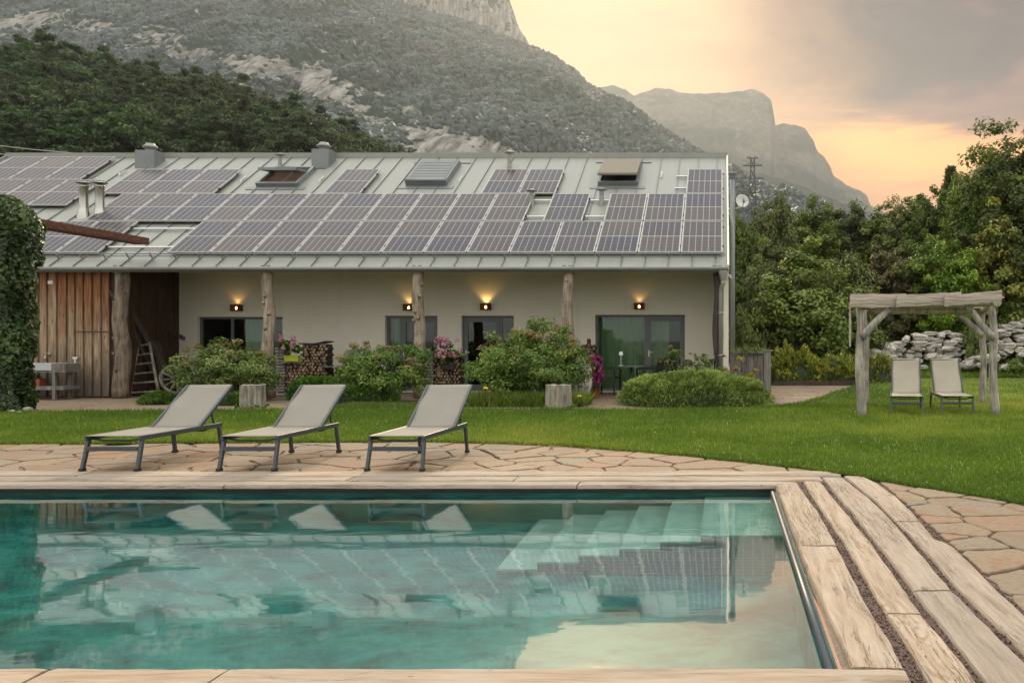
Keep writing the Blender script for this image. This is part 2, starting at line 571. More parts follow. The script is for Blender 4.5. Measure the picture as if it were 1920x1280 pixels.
def plank_fn(t):
    """weathered larch planks: long grain on local Y, cracks, knots, nail marks and blotchy wear"""
    r = t.rand()
    o = t.vadd(t.obj(), t.vec(t.m('MULTIPLY', r, 13.0), t.m('MULTIPLY', r, 57.0), 0.0))
    warp = t.noise(t.map(o, (2.2, 1.0, 1.0)), 1.2, 3, 0.5)
    x, y, z = t.xyz(o)
    xw = t.m('ADD', x, t.m('MULTIPLY', warp, 0.12))
    gv = t.vec(xw, t.m('MULTIPLY', y, 0.045), z)
    g = t.noise(gv, 55.0, 6, 0.7)
    g2 = t.noise(t.vec(xw, t.m('MULTIPLY', y, 0.10), z), 14.0, 4, 0.6)
    blot = t.noise(t.map(o, (2.4, 1.3, 1.0)), 1.6, 5, 0.6, 0.5)
    c = t.ramp(t.m('ADD', t.m('MULTIPLY', g, 0.55), t.m('MULTIPLY', g2, 0.45)),
               [(0.33, (0.20, 0.15, 0.105)), (0.45, (0.36, 0.295, 0.225)), (0.57, (0.48, 0.41, 0.33)), (0.72, (0.57, 0.52, 0.45))])
    c = t.mix(t.m('MULTIPLY', t.smooth(blot, 0.48, 0.72), 0.6), c, (0.43, 0.415, 0.38))
    blot2 = t.noise(t.map(o, (5.0, 1.6, 1.0), (9, 4, 2)), 1.5, 6, 0.65, 0.8)
    c = t.mix(t.m('MULTIPLY', t.smooth(blot2, 0.60, 0.68), t.m('MULTIPLY', t.smooth(r, 0.35, 0.8), 0.6)), c, (0.21, 0.13, 0.075))
    # knots
    vd = t.voro(t.map(o, (4.0, 1.7, 0.1)), 1.0, rnd=1.0)
    kn = t.m('SUBTRACT', 1.0, t.smooth(t.m('ADD', vd, t.m('MULTIPLY', g2, 0.05)), 0.07, 0.13))
    c = t.mix(t.m('MULTIPLY', kn, 0.7), c, (0.12, 0.085, 0.055))
    vd2 = t.voro(t.map(o, (11.0, 5.0, 0.1), (3, 7, 0)), 1.0)
    sp = t.m('SUBTRACT', 1.0, t.smooth(vd2, 0.045, 0.085))
    c = t.mix(t.m('MULTIPLY', sp, 0.75), c, (0.10, 0.07, 0.05))
    # cracks
    cv = t.noise(t.vec(xw, t.m('MULTIPLY', y, 0.03), z), 17.0, 5, 0.75)
    crack = t.m('SUBTRACT', 1.0, t.smooth(t.m('ABSOLUTE', t.m('SUBTRACT', cv, 0.5)), 0.004, 0.016))
    msk = t.smooth(t.noise(t.map(o, (2, 0.7, 1), (4, 4, 4)), 1.3, 2), 0.46, 0.56)
    crack = t.m('MULTIPLY', crack, msk)
    c = t.mix(t.m('MULTIPLY', crack, 0.95), c, (0.13, 0.09, 0.06))
    hs = t.n('ShaderNodeHueSaturation', {'Color': c, 'Saturation': t.m('ADD', 0.72, t.m('MULTIPLY', r, 0.4)),
                                         'Value': t.m('ADD', 0.66, t.m('MULTIPLY', r, 0.2))}).outputs[0]
    hs = t.mix(1.0, hs, (0.88, 0.815, 0.75), 'MULTIPLY')
    h = t.m('SUBTRACT', t.m('ADD', t.m('MULTIPLY', g, 0.5), t.m('MULTIPLY', g2, 0.4)), t.m('MULTIPLY', crack, 0.8))
    return {'Base Color': hs, 'Roughness': 0.82, 'Normal': t.bump(h, 0.45, 0.012)}


M['plank'] = material('plank', plank_fn)


def board_fn(t):
    """upright larch boards: red brown under the eaves, bleached and rain-dirty towards the ground"""
    r = t.rand()
    o = t.vadd(t.obj(), t.vec(t.m('MULTIPLY', r, 13.0), 0.0, t.m('MULTIPLY', r, 37.0)))
    g = t.noise(t.map(o, (60, 60, 2.2)), 1.0, 5, 0.65, 0.3)
    b = t.noise(t.map(o, (7, 7, 1.6)), 1.0, 4, 0.6)
    z = t.xyz(t.obj())[2]
    w = t.m('ADD', z, t.m('ADD', t.m('MULTIPLY', t.m('SUBTRACT', b, 0.5), 2.6), t.m('MULTIPLY', t.m('SUBTRACT', r, 0.5), 1.1)))
    brown = t.ramp(g, [(0.35, (0.06, 0.021, 0.007)), (0.55, (0.22, 0.085, 0.026)), (0.7, (0.36, 0.165, 0.06))])
    pale = t.ramp(g, [(0.35, (0.13, 0.085, 0.048)), (0.55, (0.33, 0.235, 0.145)), (0.7, (0.45, 0.345, 0.235))])
    c = t.mix(t.smooth(w, 1.5, 2.9), pale, brown)
    dirt = t.m('SUBTRACT', 1.0, t.smooth(t.m('ADD', z, t.m('MULTIPLY', t.m('SUBTRACT', b, 0.5), 2.8)), 0.1, 1.15))
    c = t.mix(t.m('MULTIPLY', dirt, 0.8), c, (0.07, 0.06, 0.048))
    vd = t.voro(t.map(o, (5.5, 1.0, 1.6)), 1.0)
    c = t.mix(t.m('MULTIPLY', t.m('SUBTRACT', 1.0, t.smooth(vd, 0.07, 0.12)), 0.8), c, (0.05, 0.03, 0.018))
    return {'Base Color': c, 'Roughness': 0.85, 'Normal': t.bump(g, 0.4, 0.01)}


M['board'] = material('board', board_fn)


def grey_board_fn(t):
    o = t.vadd(t.obj(), t.vec(t.m('MULTIPLY', t.rand(), 13.0), 0.0, t.m('MULTIPLY', t.rand(), 37.0)))
    g = t.noise(t.map(o, (40, 40, 1.6)), 1.0, 6, 0.7, 0.4)
    b = t.noise(t.map(o, (6, 6, 1.2)), 1.0, 4, 0.6)
    c = t.ramp(t.m('ADD', t.m('MULTIPLY', g, 0.6), t.m('MULTIPLY', b, 0.5)), [(0.36, (0.045, 0.042, 0.038)), (0.55, (0.15, 0.14, 0.125)), (0.75, (0.30, 0.285, 0.26))])
    return {'Base Color': c, 'Roughness': 0.9, 'Normal': t.bump(g, 0.5, 0.01)}




def shaded_board_fn(t):  # darker copy of the boards: shade of the recess put into the colour
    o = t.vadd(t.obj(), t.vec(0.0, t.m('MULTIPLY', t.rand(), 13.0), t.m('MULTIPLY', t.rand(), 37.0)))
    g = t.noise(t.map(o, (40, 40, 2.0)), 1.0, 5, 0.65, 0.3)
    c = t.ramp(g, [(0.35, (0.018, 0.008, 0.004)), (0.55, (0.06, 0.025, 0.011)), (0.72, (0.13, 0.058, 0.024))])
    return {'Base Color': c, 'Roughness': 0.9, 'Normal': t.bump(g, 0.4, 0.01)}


M['shaded_board'] = material('shaded_board', shaded_board_fn)
M['bark_post'] = material('bark_post', bark_fn((0.11, 0.08, 0.058), (0.30, 0.235, 0.17), 0.8))
M['grey_board'] = material('grey_board', grey_board_fn)


def beam_plank_fn(t):
    x, y, z = t.xyz(t.vadd(t.obj(), t.vec(0.0, 0.0, t.m('MULTIPLY', t.rand(), 9.0))))
    w = t.noise(t.obj(), 1.3, 3)
    g = t.noise(t.vec(t.m('MULTIPLY', x, 1.1), y, t.m('ADD', t.m('MULTIPLY', z, 26.0), t.m('MULTIPLY', w, 5.0))), 1.6, 6, 0.7)
    c = t.ramp(g, [(0.34, (0.15, 0.12, 0.095)), (0.48, (0.36, 0.30, 0.245)), (0.7, (0.52, 0.46, 0.39))])
    return {'Base Color': c, 'Roughness': 0.9, 'Normal': t.bump(g, 0.9, 0.02)}


M['slab_wood'] = material('slab_wood', beam_plank_fn)


def stone_fn(t):
    r = t.rand()
    o = t.vadd(t.obj(), t.vec(t.m('MULTIPLY', r, 23.0), t.m('MULTIPLY', r, 41.0), 0.0))
    base = t.ramp(r, [(0.0, (0.20, 0.18, 0.14)), (0.20, (0.27, 0.23, 0.175)), (0.38, (0.29, 0.185, 0.12)), (0.50, (0.21, 0.20, 0.165)),
                      (0.62, (0.31, 0.26, 0.195)), (0.74, (0.28, 0.155, 0.085)), (0.77, (0.22, 0.215, 0.18)), (1.0, (0.29, 0.225, 0.155))])
    n = t.noise(o, 3.2, 6, 0.6, 0.8)
    n2 = t.noise(o, 22.0, 4, 0.6)
    c = t.mix(t.m('MULTIPLY', t.smooth(n, 0.42, 0.68), 0.55), base, (0.27, 0.245, 0.20))
    n3 = t.noise(t.map(o, (1, 1, 1), (7, 2, 1)), 2.0, 4, 0.6, 1.2)
    c = t.mix(t.m('MULTIPLY', t.smooth(n3, 0.52, 0.66), 0.65), c, (0.27, 0.14, 0.075))
    c = t.mix(t.m('MULTIPLY', t.smooth(n2, 0.44, 0.66), 0.5), c, (0.15, 0.115, 0.082))
    c = t.mix(1.0, c, (0.74, 0.655, 0.555), 'MULTIPLY')
    return {'Base Color': c, 'Roughness': 0.8, 'Normal': t.bump(t.m('ADD', n, t.m('MULTIPLY', n2, 0.4)), 0.5, 0.015)}


M['flagstone'] = material('flagstone', stone_fn)


def simple_noise(c0, c1, scale, rough=0.9, bump=0.4, bd=0.01, detail=5, extra=None):
    def fn(t):
        p = t.pos()
        n = t.noise(p, scale, detail, 0.65)
        c = t.ramp(n, [(0.35, c0), (0.68, c1)])
        if extra:
            n2 = t.noise(p, extra[1], 4)
            c = t.mix(t.m('MULTIPLY', t.smooth(n2, 0.45, 0.65), 0.7), c, extra[0])
        return {'Base Color': c, 'Roughness': rough, 'Normal': t.bump(n, bump, bd)}
    return fn


M['mortar'] = material('mortar', simple_noise((0.12, 0.09, 0.066), (0.23, 0.175, 0.13), 60))
M['gravel_brown'] = material('gravel_brown', simple_noise((0.05, 0.03, 0.024), (0.14, 0.09, 0.07), 120, 0.9, 0.9, 0.01))
M['pebble'] = material('pebble', lambda t: {'Base Color': t.ramp(t.attr('v'), [(0, (0.06, 0.035, 0.027)), (0.6, (0.13, 0.08, 0.062)), (1, (0.22, 0.15, 0.12))]), 'Roughness': 0.8})
M['soil'] = material('soil', simple_noise((0.06, 0.11, 0.018), (0.11, 0.19, 0.028), 3.0, 0.95, 0.3, 0.02, extra=((0.14, 0.20, 0.03), 0.35)))
M['ground'] = material('ground', simple_noise((0.10, 0.085, 0.06), (0.2, 0.175, 0.13), 2.0))
M['path'] = material('path', simple_noise((0.24, 0.2, 0.16), (0.38, 0.32, 0.26), 30))
M['gravel_pale'] = material('gravel_pale', simple_noise((0.38, 0.34, 0.27), (0.62, 0.57, 0.48), 18, extra=((0.12, 0.16, 0.04), 0.5)))
M['wood_floor_ground'] = material('wood_floor_ground', simple_noise((0.016, 0.026, 0.008), (0.035, 0.05, 0.014), 0.4, 1.0, 0.6, 0.3))
M['bank'] = material('bank', simple_noise((0.06, 0.085, 0.018), (0.13, 0.15, 0.03), 0.8, 1.0, 0.5, 0.1))


def rock_fn(t):
    o = t.vadd(t.obj(), t.vec(t.m('MULTIPLY', t.rand(), 23.0), 0.0, 0.0))
    n = t.noise(o, 3.5, 6, 0.65, 0.4)
    v = t.voro(o, 4.0, feature='DISTANCE_TO_EDGE')
    c = t.ramp(n, [(0.33, (0.20, 0.18, 0.15)), (0.5, (0.42, 0.385, 0.33)), (0.7, (0.60, 0.56, 0.49))])
    hs = t.n('ShaderNodeHueSaturation', {'Color': c, 'Value': t.m('ADD', 0.75, t.m('MULTIPLY', t.rand(), 0.4))}).outputs[0]
    return {'Base Color': hs, 'Roughness': 0.9, 'Normal': t.bump(t.m('ADD', n, t.m('MULTIPLY', v, 0.5)), 0.7, 0.05)}


M['rock'] = material('rock', rock_fn)


def plaster_fn(t):
    p = t.pos()
    n = t.noise(p, 40, 4); n2 = t.noise(p, 0.9, 4)
    c = t.mix(n2, (0.74, 0.695, 0.56), (0.80, 0.76, 0.63))
    z = t.xyz(p)[2]
    spl = t.m('SUBTRACT', 1.0, t.smooth(t.m('ADD', z, t.m('MULTIPLY', t.noise(t.map(p, (1, 1, 0.5)), 3.0, 5), 0.5)), 0.2, 0.75))
    c = t.mix(t.m('MULTIPLY', spl, 0.45), c, (0.36, 0.33, 0.26))
    run = t.smooth(t.noise(t.map(p, (2.6, 2.6, 0.18)), 1.0, 5, 0.6), 0.55, 0.75)
    c = t.mix(t.m('MULTIPLY', run, 0.22), c, (0.42, 0.39, 0.31))
    return {'Base Color': c, 'Roughness': 0.92, 'Normal': t.bump(n, 0.15, 0.01)}


M['plaster'] = material('plaster', plaster_fn)


def zinc_fn(t):
    o = t.pos()
    n = t.noise(t.map(o, (1.2, 0.5, 0.5)), 1.3, 5, 0.6)
    n2 = t.noise(t.map(o, (9, 0.8, 0.8)), 1.0, 4)
    c = t.mix(t.m('ADD', t.m('MULTIPLY', n, 0.6), t.m('MULTIPLY', n2, 0.4)), (0.185, 0.19, 0.168), (0.295, 0.298, 0.265))
    return {'Base Color': c, 'Metallic': 0.22, 'Roughness': t.m('ADD', 0.38, t.m('MULTIPLY', n, 0.2))}


M['zinc'] = material('zinc', zinc_fn)
M['zinc_dark'] = material('zinc_dark', lambda t: {'Base Color': t.mix(t.noise(t.pos(), 3.0, 4), (0.14, 0.155, 0.155), (0.21, 0.225, 0.22)), 'Metallic': 0.3, 'Roughness': 0.45})
M['alu'] = material('alu', lambda t: {'Base Color': (0.62, 0.62, 0.60), 'Metallic': 0.7, 'Roughness': 0.4})
M['panel_frame'] = material('panel_frame', lambda t: {'Base Color': (0.40, 0.39, 0.37), 'Metallic': 0.3, 'Roughness': 0.5})
M['steel'] = material('steel', lambda t: {'Base Color': (0.42, 0.41, 0.37), 'Metallic': 1.0, 'Roughness': t.m('ADD', 0.12, t.m('MULTIPLY', t.noise(t.obj(), 9.0), 0.2))})
M['rust'] = material('rust', lambda t: {'Base Color': t.ramp(t.noise(t.map(t.pos(), (2, 2, 5)), 4.0, 6, 0.65), [(0.35, (0.05, 0.016, 0.009)), (0.55, (0.11, 0.037, 0.018)), (0.7, (0.17, 0.07, 0.036))]), 'Roughness': 0.85})
M['frame_grey'] = material('frame_grey', lambda t: {'Base Color': (0.125, 0.13, 0.125), 'Roughness': 0.45})
M['anthracite'] = material('anthracite', lambda t: {'Base Color': t.mix(t.noise(t.obj(), 30.0), (0.040, 0.047, 0.052), (0.058, 0.066, 0.072)), 'Roughness': 0.42, 'Metallic': 0.2})
M['shutter_cloth'] = material('shutter_cloth', lambda t: {'Base Color': (0.24, 0.215, 0.175), 'Roughness': 1.0, 'Specular IOR Level': 0.0})
M['black'] = material('black', lambda t: {'Base Color': (0.012, 0.012, 0.012), 'Roughness': 0.5})
M['white_metal'] = material('white_metal', lambda t: {'Base Color': (0.55, 0.55, 0.53), 'Roughness': 0.5})
M['lamp_white'] = material('lamp_white', lambda t: {'Base Color': (0.8, 0.8, 0.77), 'Roughness': 0.5})
M['porcelain'] = material('porcelain', lambda t: {'Base Color': (0.4, 0.42, 0.42), 'Roughness': 0.55})
M['terracotta'] = material('terracotta', lambda t: {'Base Color': t.mix(t.noise(t.obj(), 8.0), (0.30, 0.06, 0.025), (0.40, 0.095, 0.04)), 'Roughness': 0.7})
M['lime_box'] = material('lime_box', lambda t: {'Base Color': (0.42, 0.44, 0.03), 'Roughness': 0.5})
M['rattan'] = material('rattan', lambda t: {'Base Color': t.mix(t.voro(t.obj(), 60.0), (0.012, 0.010, 0.009), (0.035, 0.03, 0.027)), 'Roughness': 0.6})
M['grey_fabric'] = material('grey_fabric', lambda t: {'Base Color': (0.13, 0.135, 0.13), 'Roughness': 0.8})
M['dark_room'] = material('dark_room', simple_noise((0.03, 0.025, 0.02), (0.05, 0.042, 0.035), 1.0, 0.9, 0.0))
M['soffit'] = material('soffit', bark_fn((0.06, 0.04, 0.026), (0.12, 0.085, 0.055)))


def sling_fn(t):
    o = t.obj()
    x, y, z = t.xyz(o)
    wv = t.m('MULTIPLY', t.m('SINE', t.m('MULTIPLY', x, 900.0)), t.m('SINE', t.m('MULTIPLY', t.m('ADD', y, z), 900.0)))
    n = t.noise(o, 4.0, 5, 0.6)
    c = t.mix(t.m('ADD', t.m('MULTIPLY', n, 0.8), t.m('MULTIPLY', wv, 0.1)), (0.225, 0.212, 0.178), (0.32, 0.298, 0.25))
    b = t.n('ShaderNodeBsdfPrincipled', {'Base Color': c, 'Roughness': 0.8, 'Normal': t.bump(n, 0.15, 0.01)})
    tr = t.n('ShaderNodeBsdfTranslucent', {'Color': (0.36, 0.33, 0.26)})
    mx = t.n('ShaderNodeMixShader', {0: 0.20})
    t.nt.links.new(b.outputs[0], mx.inputs[1]); t.nt.links.new(tr.outputs[0], mx.inputs[2])
    return mx.outputs[0]


M['sling'] = material('sling', sling_fn)
M['sling_beige'] = material('sling_beige', lambda t: {'Base Color': t.mix(t.noise(t.obj(), 4.0, 5, 0.6), (0.34, 0.305, 0.235), (0.43, 0.39, 0.305)), 'Roughness': 0.8})


def cells_fn(t):
    """monocrystalline half cells: 6 columns, 10 rows per half, thin pale grid lines (local metres)"""
    x, y, z = t.xyz(t.obj())
    def line(v, pitch, w):
        f = t.m('FRACT', t.m('DIVIDE', v, pitch))
        d = t.m('MINIMUM', f, t.m('SUBTRACT', 1.0, f))
        return t.m('SUBTRACT', 1.0, t.smooth(d, w / pitch * 0.4, w / pitch))
    lx = line(x, CELLX, 0.010)
    ly = line(y, CELLY, 0.005)
    bus = t.m('MULTIPLY', line(x, CELLX / 5.0, 0.003), 0.10)
    r = t.rand()
    base = t.mix(r, (0.016, 0.017, 0.034), (0.044, 0.034, 0.033))
    c = t.mix(t.m('ADD', t.m('MULTIPLY', lx, 0.75), bus, clamp=True), base, (0.36, 0.34, 0.32))
    c = t.mix(t.m('MULTIPLY', ly, 0.33), c, (0.36, 0.34, 0.32))
    return {'Base Color': c, 'Roughness': 0.24, 'Specular IOR Level': 0.14}


CELLX, CELLY = 0.158, 0.0805
M['cells'] = material('cells', cells_fn)


def glass_fn(t):
    fr = t.n('ShaderNodeFresnel', {'IOR': 1.5}).outputs[0]
    g = t.n('ShaderNodeBsdfGlossy', {'Color': (0.9, 0.95, 0.93), 'Roughness': 0.02})
    tr = t.n('ShaderNodeBsdfTransparent', {'Color': (0.72, 0.78, 0.74)})
    mx = t.n('ShaderNodeMixShader', {0: t.m('ADD', t.m('MULTIPLY', fr, 0.9), 0.01, clamp=True)})
    t.nt.links.new(tr.outputs[0], mx.inputs[1]); t.nt.links.new(g.outputs[0], mx.inputs[2])
    return mx.outputs[0]


M['glass'] = material('glass', glass_fn)


def curtain_fn(t):
    b = t.n('ShaderNodeBsdfPrincipled', {'Base Color': t.mix(t.noise(t.map(t.obj(), (30, 30, 0.6)), 1.0, 3), (0.34, 0.50, 0.27), (0.55, 0.68, 0.44)), 'Roughness': 0.9})
    return b.outputs[0]


M['curtain'] = material('curtain', curtain_fn)


def pool_fn(t):
    p = t.pos()
    n = t.noise(t.map(p, (1.0, 1.6, 1.0)), 2.6, 6, 0.62, 0.5)
    n2 = t.noise(p, 0.7, 3)
    n3 = t.noise(p, 14.0, 4, 0.6)
    k = t.m('ADD', t.m('MULTIPLY', n, 0.65), t.m('ADD', t.m('MULTIPLY', n2, 0.25), t.m('MULTIPLY', n3, 0.15)))
    c = t.ramp(k, [(0.37, (0.002, 0.060, 0.058)), (0.50, (0.011, 0.21, 0.19)), (0.63, (0.04, 0.35, 0.31))])
    return {'Base Color': c, 'Roughness': 0.7}


M['pool_liner'] = material('pool_liner', pool_fn)


def stair_fn(t):
    p = t.pos()
    n = t.noise(p, 5.0, 5, 0.6)
    c = t.ramp(n, [(0.35, (0.24, 0.50, 0.44)), (0.65, (0.42, 0.68, 0.60))])
    return {'Base Color': c, 'Roughness': 0.7}


M['pool_stair'] = material('pool_stair', stair_fn)


def tile_fn(t):
    p = t.pos()
    br = t.n('ShaderNodeTexBrick', {'Vector': t.map(p, (1, 1, 1), (0, 0, 0), (math.pi / 2, 0, 0)), 'Scale': 1.0, 'Color1': (0.14, 0.22, 0.22), 'Color2': (0.17, 0.25, 0.25),
                                    'Mortar': (0.33, 0.42, 0.40), 'Mortar Size': 0.004, 'Brick Width': 0.075, 'Row Height': 0.075}, offset=0.0)
    return {'Base Color': br.outputs[0], 'Roughness': 0.5}


M['stair_tile'] = material('stair_tile', tile_fn)


def water_fn(t):
    p = t.pos()
    w1 = t.noise(t.map(p, (1.6, 3.2, 1.0)), 1.5, 2, 0.45, 0.3)
    w2 = t.noise(t.map(p, (5.0, 9.0, 1.0)), 1.6, 2, 0.5, 0.3)
    big = t.smooth(t.noise(p, 0.35, 2), 0.35, 0.65)
    h = t.m('ADD', w1, t.m('MULTIPLY', w2, t.m('MULTIPLY', big, 0.22)))
    nrm = t.bump(h, 0.10, 0.006)
    gl = t.n('ShaderNodeBsdfGlass', {'Color': (0.93, 0.995, 0.985), 'Roughness': 0.0, 'IOR': 1.333, 'Normal': nrm})
    gs = t.n('ShaderNodeBsdfGlossy', {'Color': (1, 1, 1), 'Roughness': 0.035, 'Normal': nrm})
    lw = t.n('ShaderNodeLayerWeight', {'Blend': 0.5, 'Normal': nrm}).outputs['Facing']
    back = t.n('ShaderNodeNewGeometry').outputs['Backfacing']
    k = t.m('MULTIPLY', t.m('MULTIPLY', t.m('POWER', lw, 0.6), WATER_GLOSS), t.m('SUBTRACT', 1.0, back), clamp=True)
    mx = t.n('ShaderNodeMixShader', {0: k})
    t.nt.links.new(gl.outputs[0], mx.inputs[1]); t.nt.links.new(gs.outputs[0], mx.inputs[2])
    return mx.outputs[0]


WATER_GLOSS = 0.40
M['water'] = material('water', water_fn)


def mountain_fn(t):
    p = t.pos()
    rk = t.attr('rock')
    n = t.noise(t.map(p, (1.5, 0.35, 0.8)), 0.02, 8, 0.66)
    n2 = t.noise(t.map(p, (1.5, 0.4, 0.9)), 0.075, 6, 0.7)
    k = t.smooth(t.m('ADD', rk, t.m('ADD', t.m('MULTIPLY', t.m('SUBTRACT', n, 0.5), 1.5), t.m('MULTIPLY', t.m('SUBTRACT', n2, 0.5), 1.9))), 0.47, 0.58)
    st = t.noise(t.map(p, (1.2, 0.15, 0.2)), 0.11, 6, 0.72)
    rock = t.ramp(t.m('ADD', t.m('MULTIPLY', st, 0.7), t.m('MULTIPLY', n2, 0.3)), [(0.34, (0.045, 0.045, 0.042)), (0.48, (0.16, 0.155, 0.142)), (0.62, (0.35, 0.335, 0.30))])
    veg = t.ramp(n2, [(0.35, (0.008, 0.024, 0.020)), (0.65, (0.030, 0.055, 0.038))])
    c = t.mix(k, veg, rock)
    return {'Base Color': c, 'Roughness': 1.0, 'Specular IOR Level': 0.0, 'Normal': t.bump(t.m('ADD', n2, st), 0.8, 6.0)}


M['mountain'] = material('mountain', mountain_fn)


def far_mountain_fn(t):
    p = t.pos()
    n = t.noise(t.map(p, (1, 1, 1.6)), 0.012, 8, 0.62)
    st = t.noise(t.map(p, (1.0, 1.0, 0.22)), 0.05, 6, 0.65)
    k = t.smooth(t.m('ADD', t.attr('rock'), t.m('ADD', t.m('MULTIPLY', t.m('SUBTRACT', n, 0.5), 1.0), t.m('MULTIPLY', t.m('SUBTRACT', st, 0.5), 0.7))), 0.15, 0.60)
    c = t.mix(k, (0.028, 0.042, 0.040), t.ramp(st, [(0.35, (0.050, 0.054, 0.052)), (0.65, (0.115, 0.112, 0.102))]))
    return {'Base Color': c, 'Roughness': 1.0, 'Specular IOR Level': 0.0, 'Normal': t.bump(t.m('ADD', n, st), 0.6, 10.0)}


M['far_mountain'] = material('far_mountain', far_mountain_fn)

# ------------------------------------------------------------------ terrain: ground, mountains, wooded hill
mb = MB()
PX0, PX1, PY0, PY1 = -9.0, 0.47, 3.42, 7.86          # pool opening
G = 6000.0
for x0, x1, y0, y1 in ((-G, G, PY1 + 0.12, G), (-G, G, -G, PY0 - 0.1), (-G, PX0 - 0.1, PY0 - 0.1, PY1 + 0.12), (PX1 + 0.1, G, PY0 - 0.1, PY1 + 0.12)):
    mb.poly([(x0, y0, -0.12), (x1, y0, -0.12), (x1, y1, -0.12), (x0, y1, -0.12)])
tag(mb.build('ground', M['ground']), kind='structure')


def interp(pts, x):
    xs = [p[0] for p in pts]; ys = [p[1] for p in pts]
    return np.interp(x, xs, ys)


def fbm(x, y, z, o=6, H=0.9):
    return noise.fractal(Vector((x, y, z)), H, 2.1, o)


def ridge(name, crest, Yc, Yb, pyb, x0, x1, nx, ny, amp, power=1.0, freq=0.004, seed=0.0, back=0.5, jag=0.0, rockf=None, jf=0.02):
    """a mountain side between a foot line at distance Yb and a crest line at distance Yc, with a falling back"""
    px = np.linspace(x0, x1, nx)
    cr = interp(crest, px)
    nb = max(4, ny // 5)
    V = np.zeros((ny + nb, nx, 3)); R = np.zeros((ny + nb, nx))
    for i in range(nx):
        kx = (px[i] - 1356) / 1600.0
        zc = wz(cr[i], Yc)
        zb = wz(pyb, Yb)
        for j in range(ny + nb):
            if j < ny:
                s = j / (ny - 1)
                Y = Yb + (Yc - Yb) * s
                z = zb + (zc - zb) * (s ** power)
                env = math.sin(math.pi * min(1, s * 1.0)) ** 0.7
            else:
                s = (j - ny + 1) / nb
                Y = Yc + (Yc - Yb) * back * s
                z = zc - (zc - zb) * s * 0.8
                env = s
            X = kx * Y
            q = fbm(X * freq, Y * freq * 0.6, seed)
            rid = 1 - abs(fbm(X * freq * 1.9 + 7, Y * freq * 0.5, seed + 3.0, 5)) * 2
            z2 = z + amp * env * (q * 0.8 + rid * 0.5)
            if jag:
                z2 += jag * fbm(X * jf, Y * jf, seed + 9.0, 4)
            V[j, i] = (X, Y, z2)
            R[j, i] = rockf(px[i], X, Y, z2, s, j < ny, q, rid) if rockf else 0.0
    return V, R


# the large wooded mountain with pale diagonal rock bands
band = [(-200, 30), (20, 62), (110, 45), (200, 60), (320, 80), (420, 118), (600, 150), (700, 210), (800, 250), (900, 290), (1000, 320)]


def rock1(px, X, Y, z, s, front, q, rid):
    py = 640 - (z - HC) / Y * 1600
    b = float(interp(band, px))
    d = abs(py - b - 22 * fbm(X * 0.008, z * 0.012, 4.0, 3)) / (20 + 22 * min(1, max(0, px / 800)))
    r = 0.54 * math.exp(-d * d) + 0.28 * fbm(X * 0.016, z * 0.02, 1.7, 4)
    if px > 560 and py > b:
        r += 0.20 * math.exp(-((py - b - 30) / 45.0) ** 2)
    r += 0.22 * fbm(X * 0.006, z * 0.01, 11.7, 4)
    if px > 850:
        r -= 0.05 + 0.18 * min(1, (px - 850) / 300)
    if px > 1120:
        r -= 0.7 * min(1, (px - 1120) / 160)
    return 0.06 + r


crest1 = [(-300, -60), (0, -62), (500, -60), (650, -40), (725, -2), (790, 18), (860, 38), (930, 60), (990, 84), (1010, 92), (1045, 107),
          (1075, 130), (1105, 160), (1150, 184), (1200, 222), (1232, 242), (1262, 262), (1310, 292), (1400, 330), (1500, 370), (1600, 420)]
V1, R1 = ridge('mountain', crest1, 1700, 520, 470, -260, 1560, 420, 150, 34, 1.0, 0.0042, 2.0, 0.4, 3.0, rock1)
tag(link_mesh('mountain', grid_mesh('mountain', V1, M['mountain'], {'rock': R1})), kind='structure')

# the pale limestone wall behind it
crest_c = [(560, -90), (760, -80), (900, -70), (940, -30), (955, 0), (966, 30), (972, 50), (985, 72), (992, 84), (1010, 120), (1040, 200)]
Vc, Rc = ridge('mountain', crest_c, 2150, 2060, 260, 540, 1040, 160, 90, 16, 0.85, 0.006, 5.0, 1.5, 6.0,
               lambda px, X, Y, z, s, f, q, rid: 0.62 + 0.5 * fbm(X * 0.006, z * 0.012, 8.0, 4) + 0.1 * s)
tag(link_mesh('mountain', grid_mesh('mountain', Vc, M['mountain'], {'rock': Rc})), kind='structure')

# the far table mountain
crest2 = [(1000, 200), (1100, 168), (1122, 163), (1152, 161), (1172, 168), (1190, 180), (1215, 170), (1242, 164), (1265, 170), (1290, 176), (1330, 175),
          (1365, 175), (1385, 171), (1410, 168), (1432, 174), (1446, 186), (1450, 210), (1454, 236), (1472, 233), (1490, 232), (1508, 240), (1525, 262),
          (1532, 285), (1545, 293), (1556, 312), (1562, 330), (1590, 348), (1612, 358), (1625, 366), (1632, 384), (1660, 400), (1720, 430), (1900, 470)]


def rock2(px, X, Y, z, s, f, q, rid):
    r = 0.18 + 0.35 * (s - 0.55) + 0.5 * fbm(X * 0.004, z * 0.01, 3.0, 4)
    if s > 0.72 or not f:
        r += 0.12
    if 1380 < px < 1460 and s > 0.55:
        r += 0.1
    return r


V2, R2 = ridge('mountain', crest2, 3300, 2100, 520, 980, 1900, 300, 110, 60, 1.15, 0.003, 9.0, 0.30, 7.0, rock2)
tag(link_mesh('mountain', grid_mesh('mountain', V2, M['far_mountain'], {'rock': R2})), kind='structure')

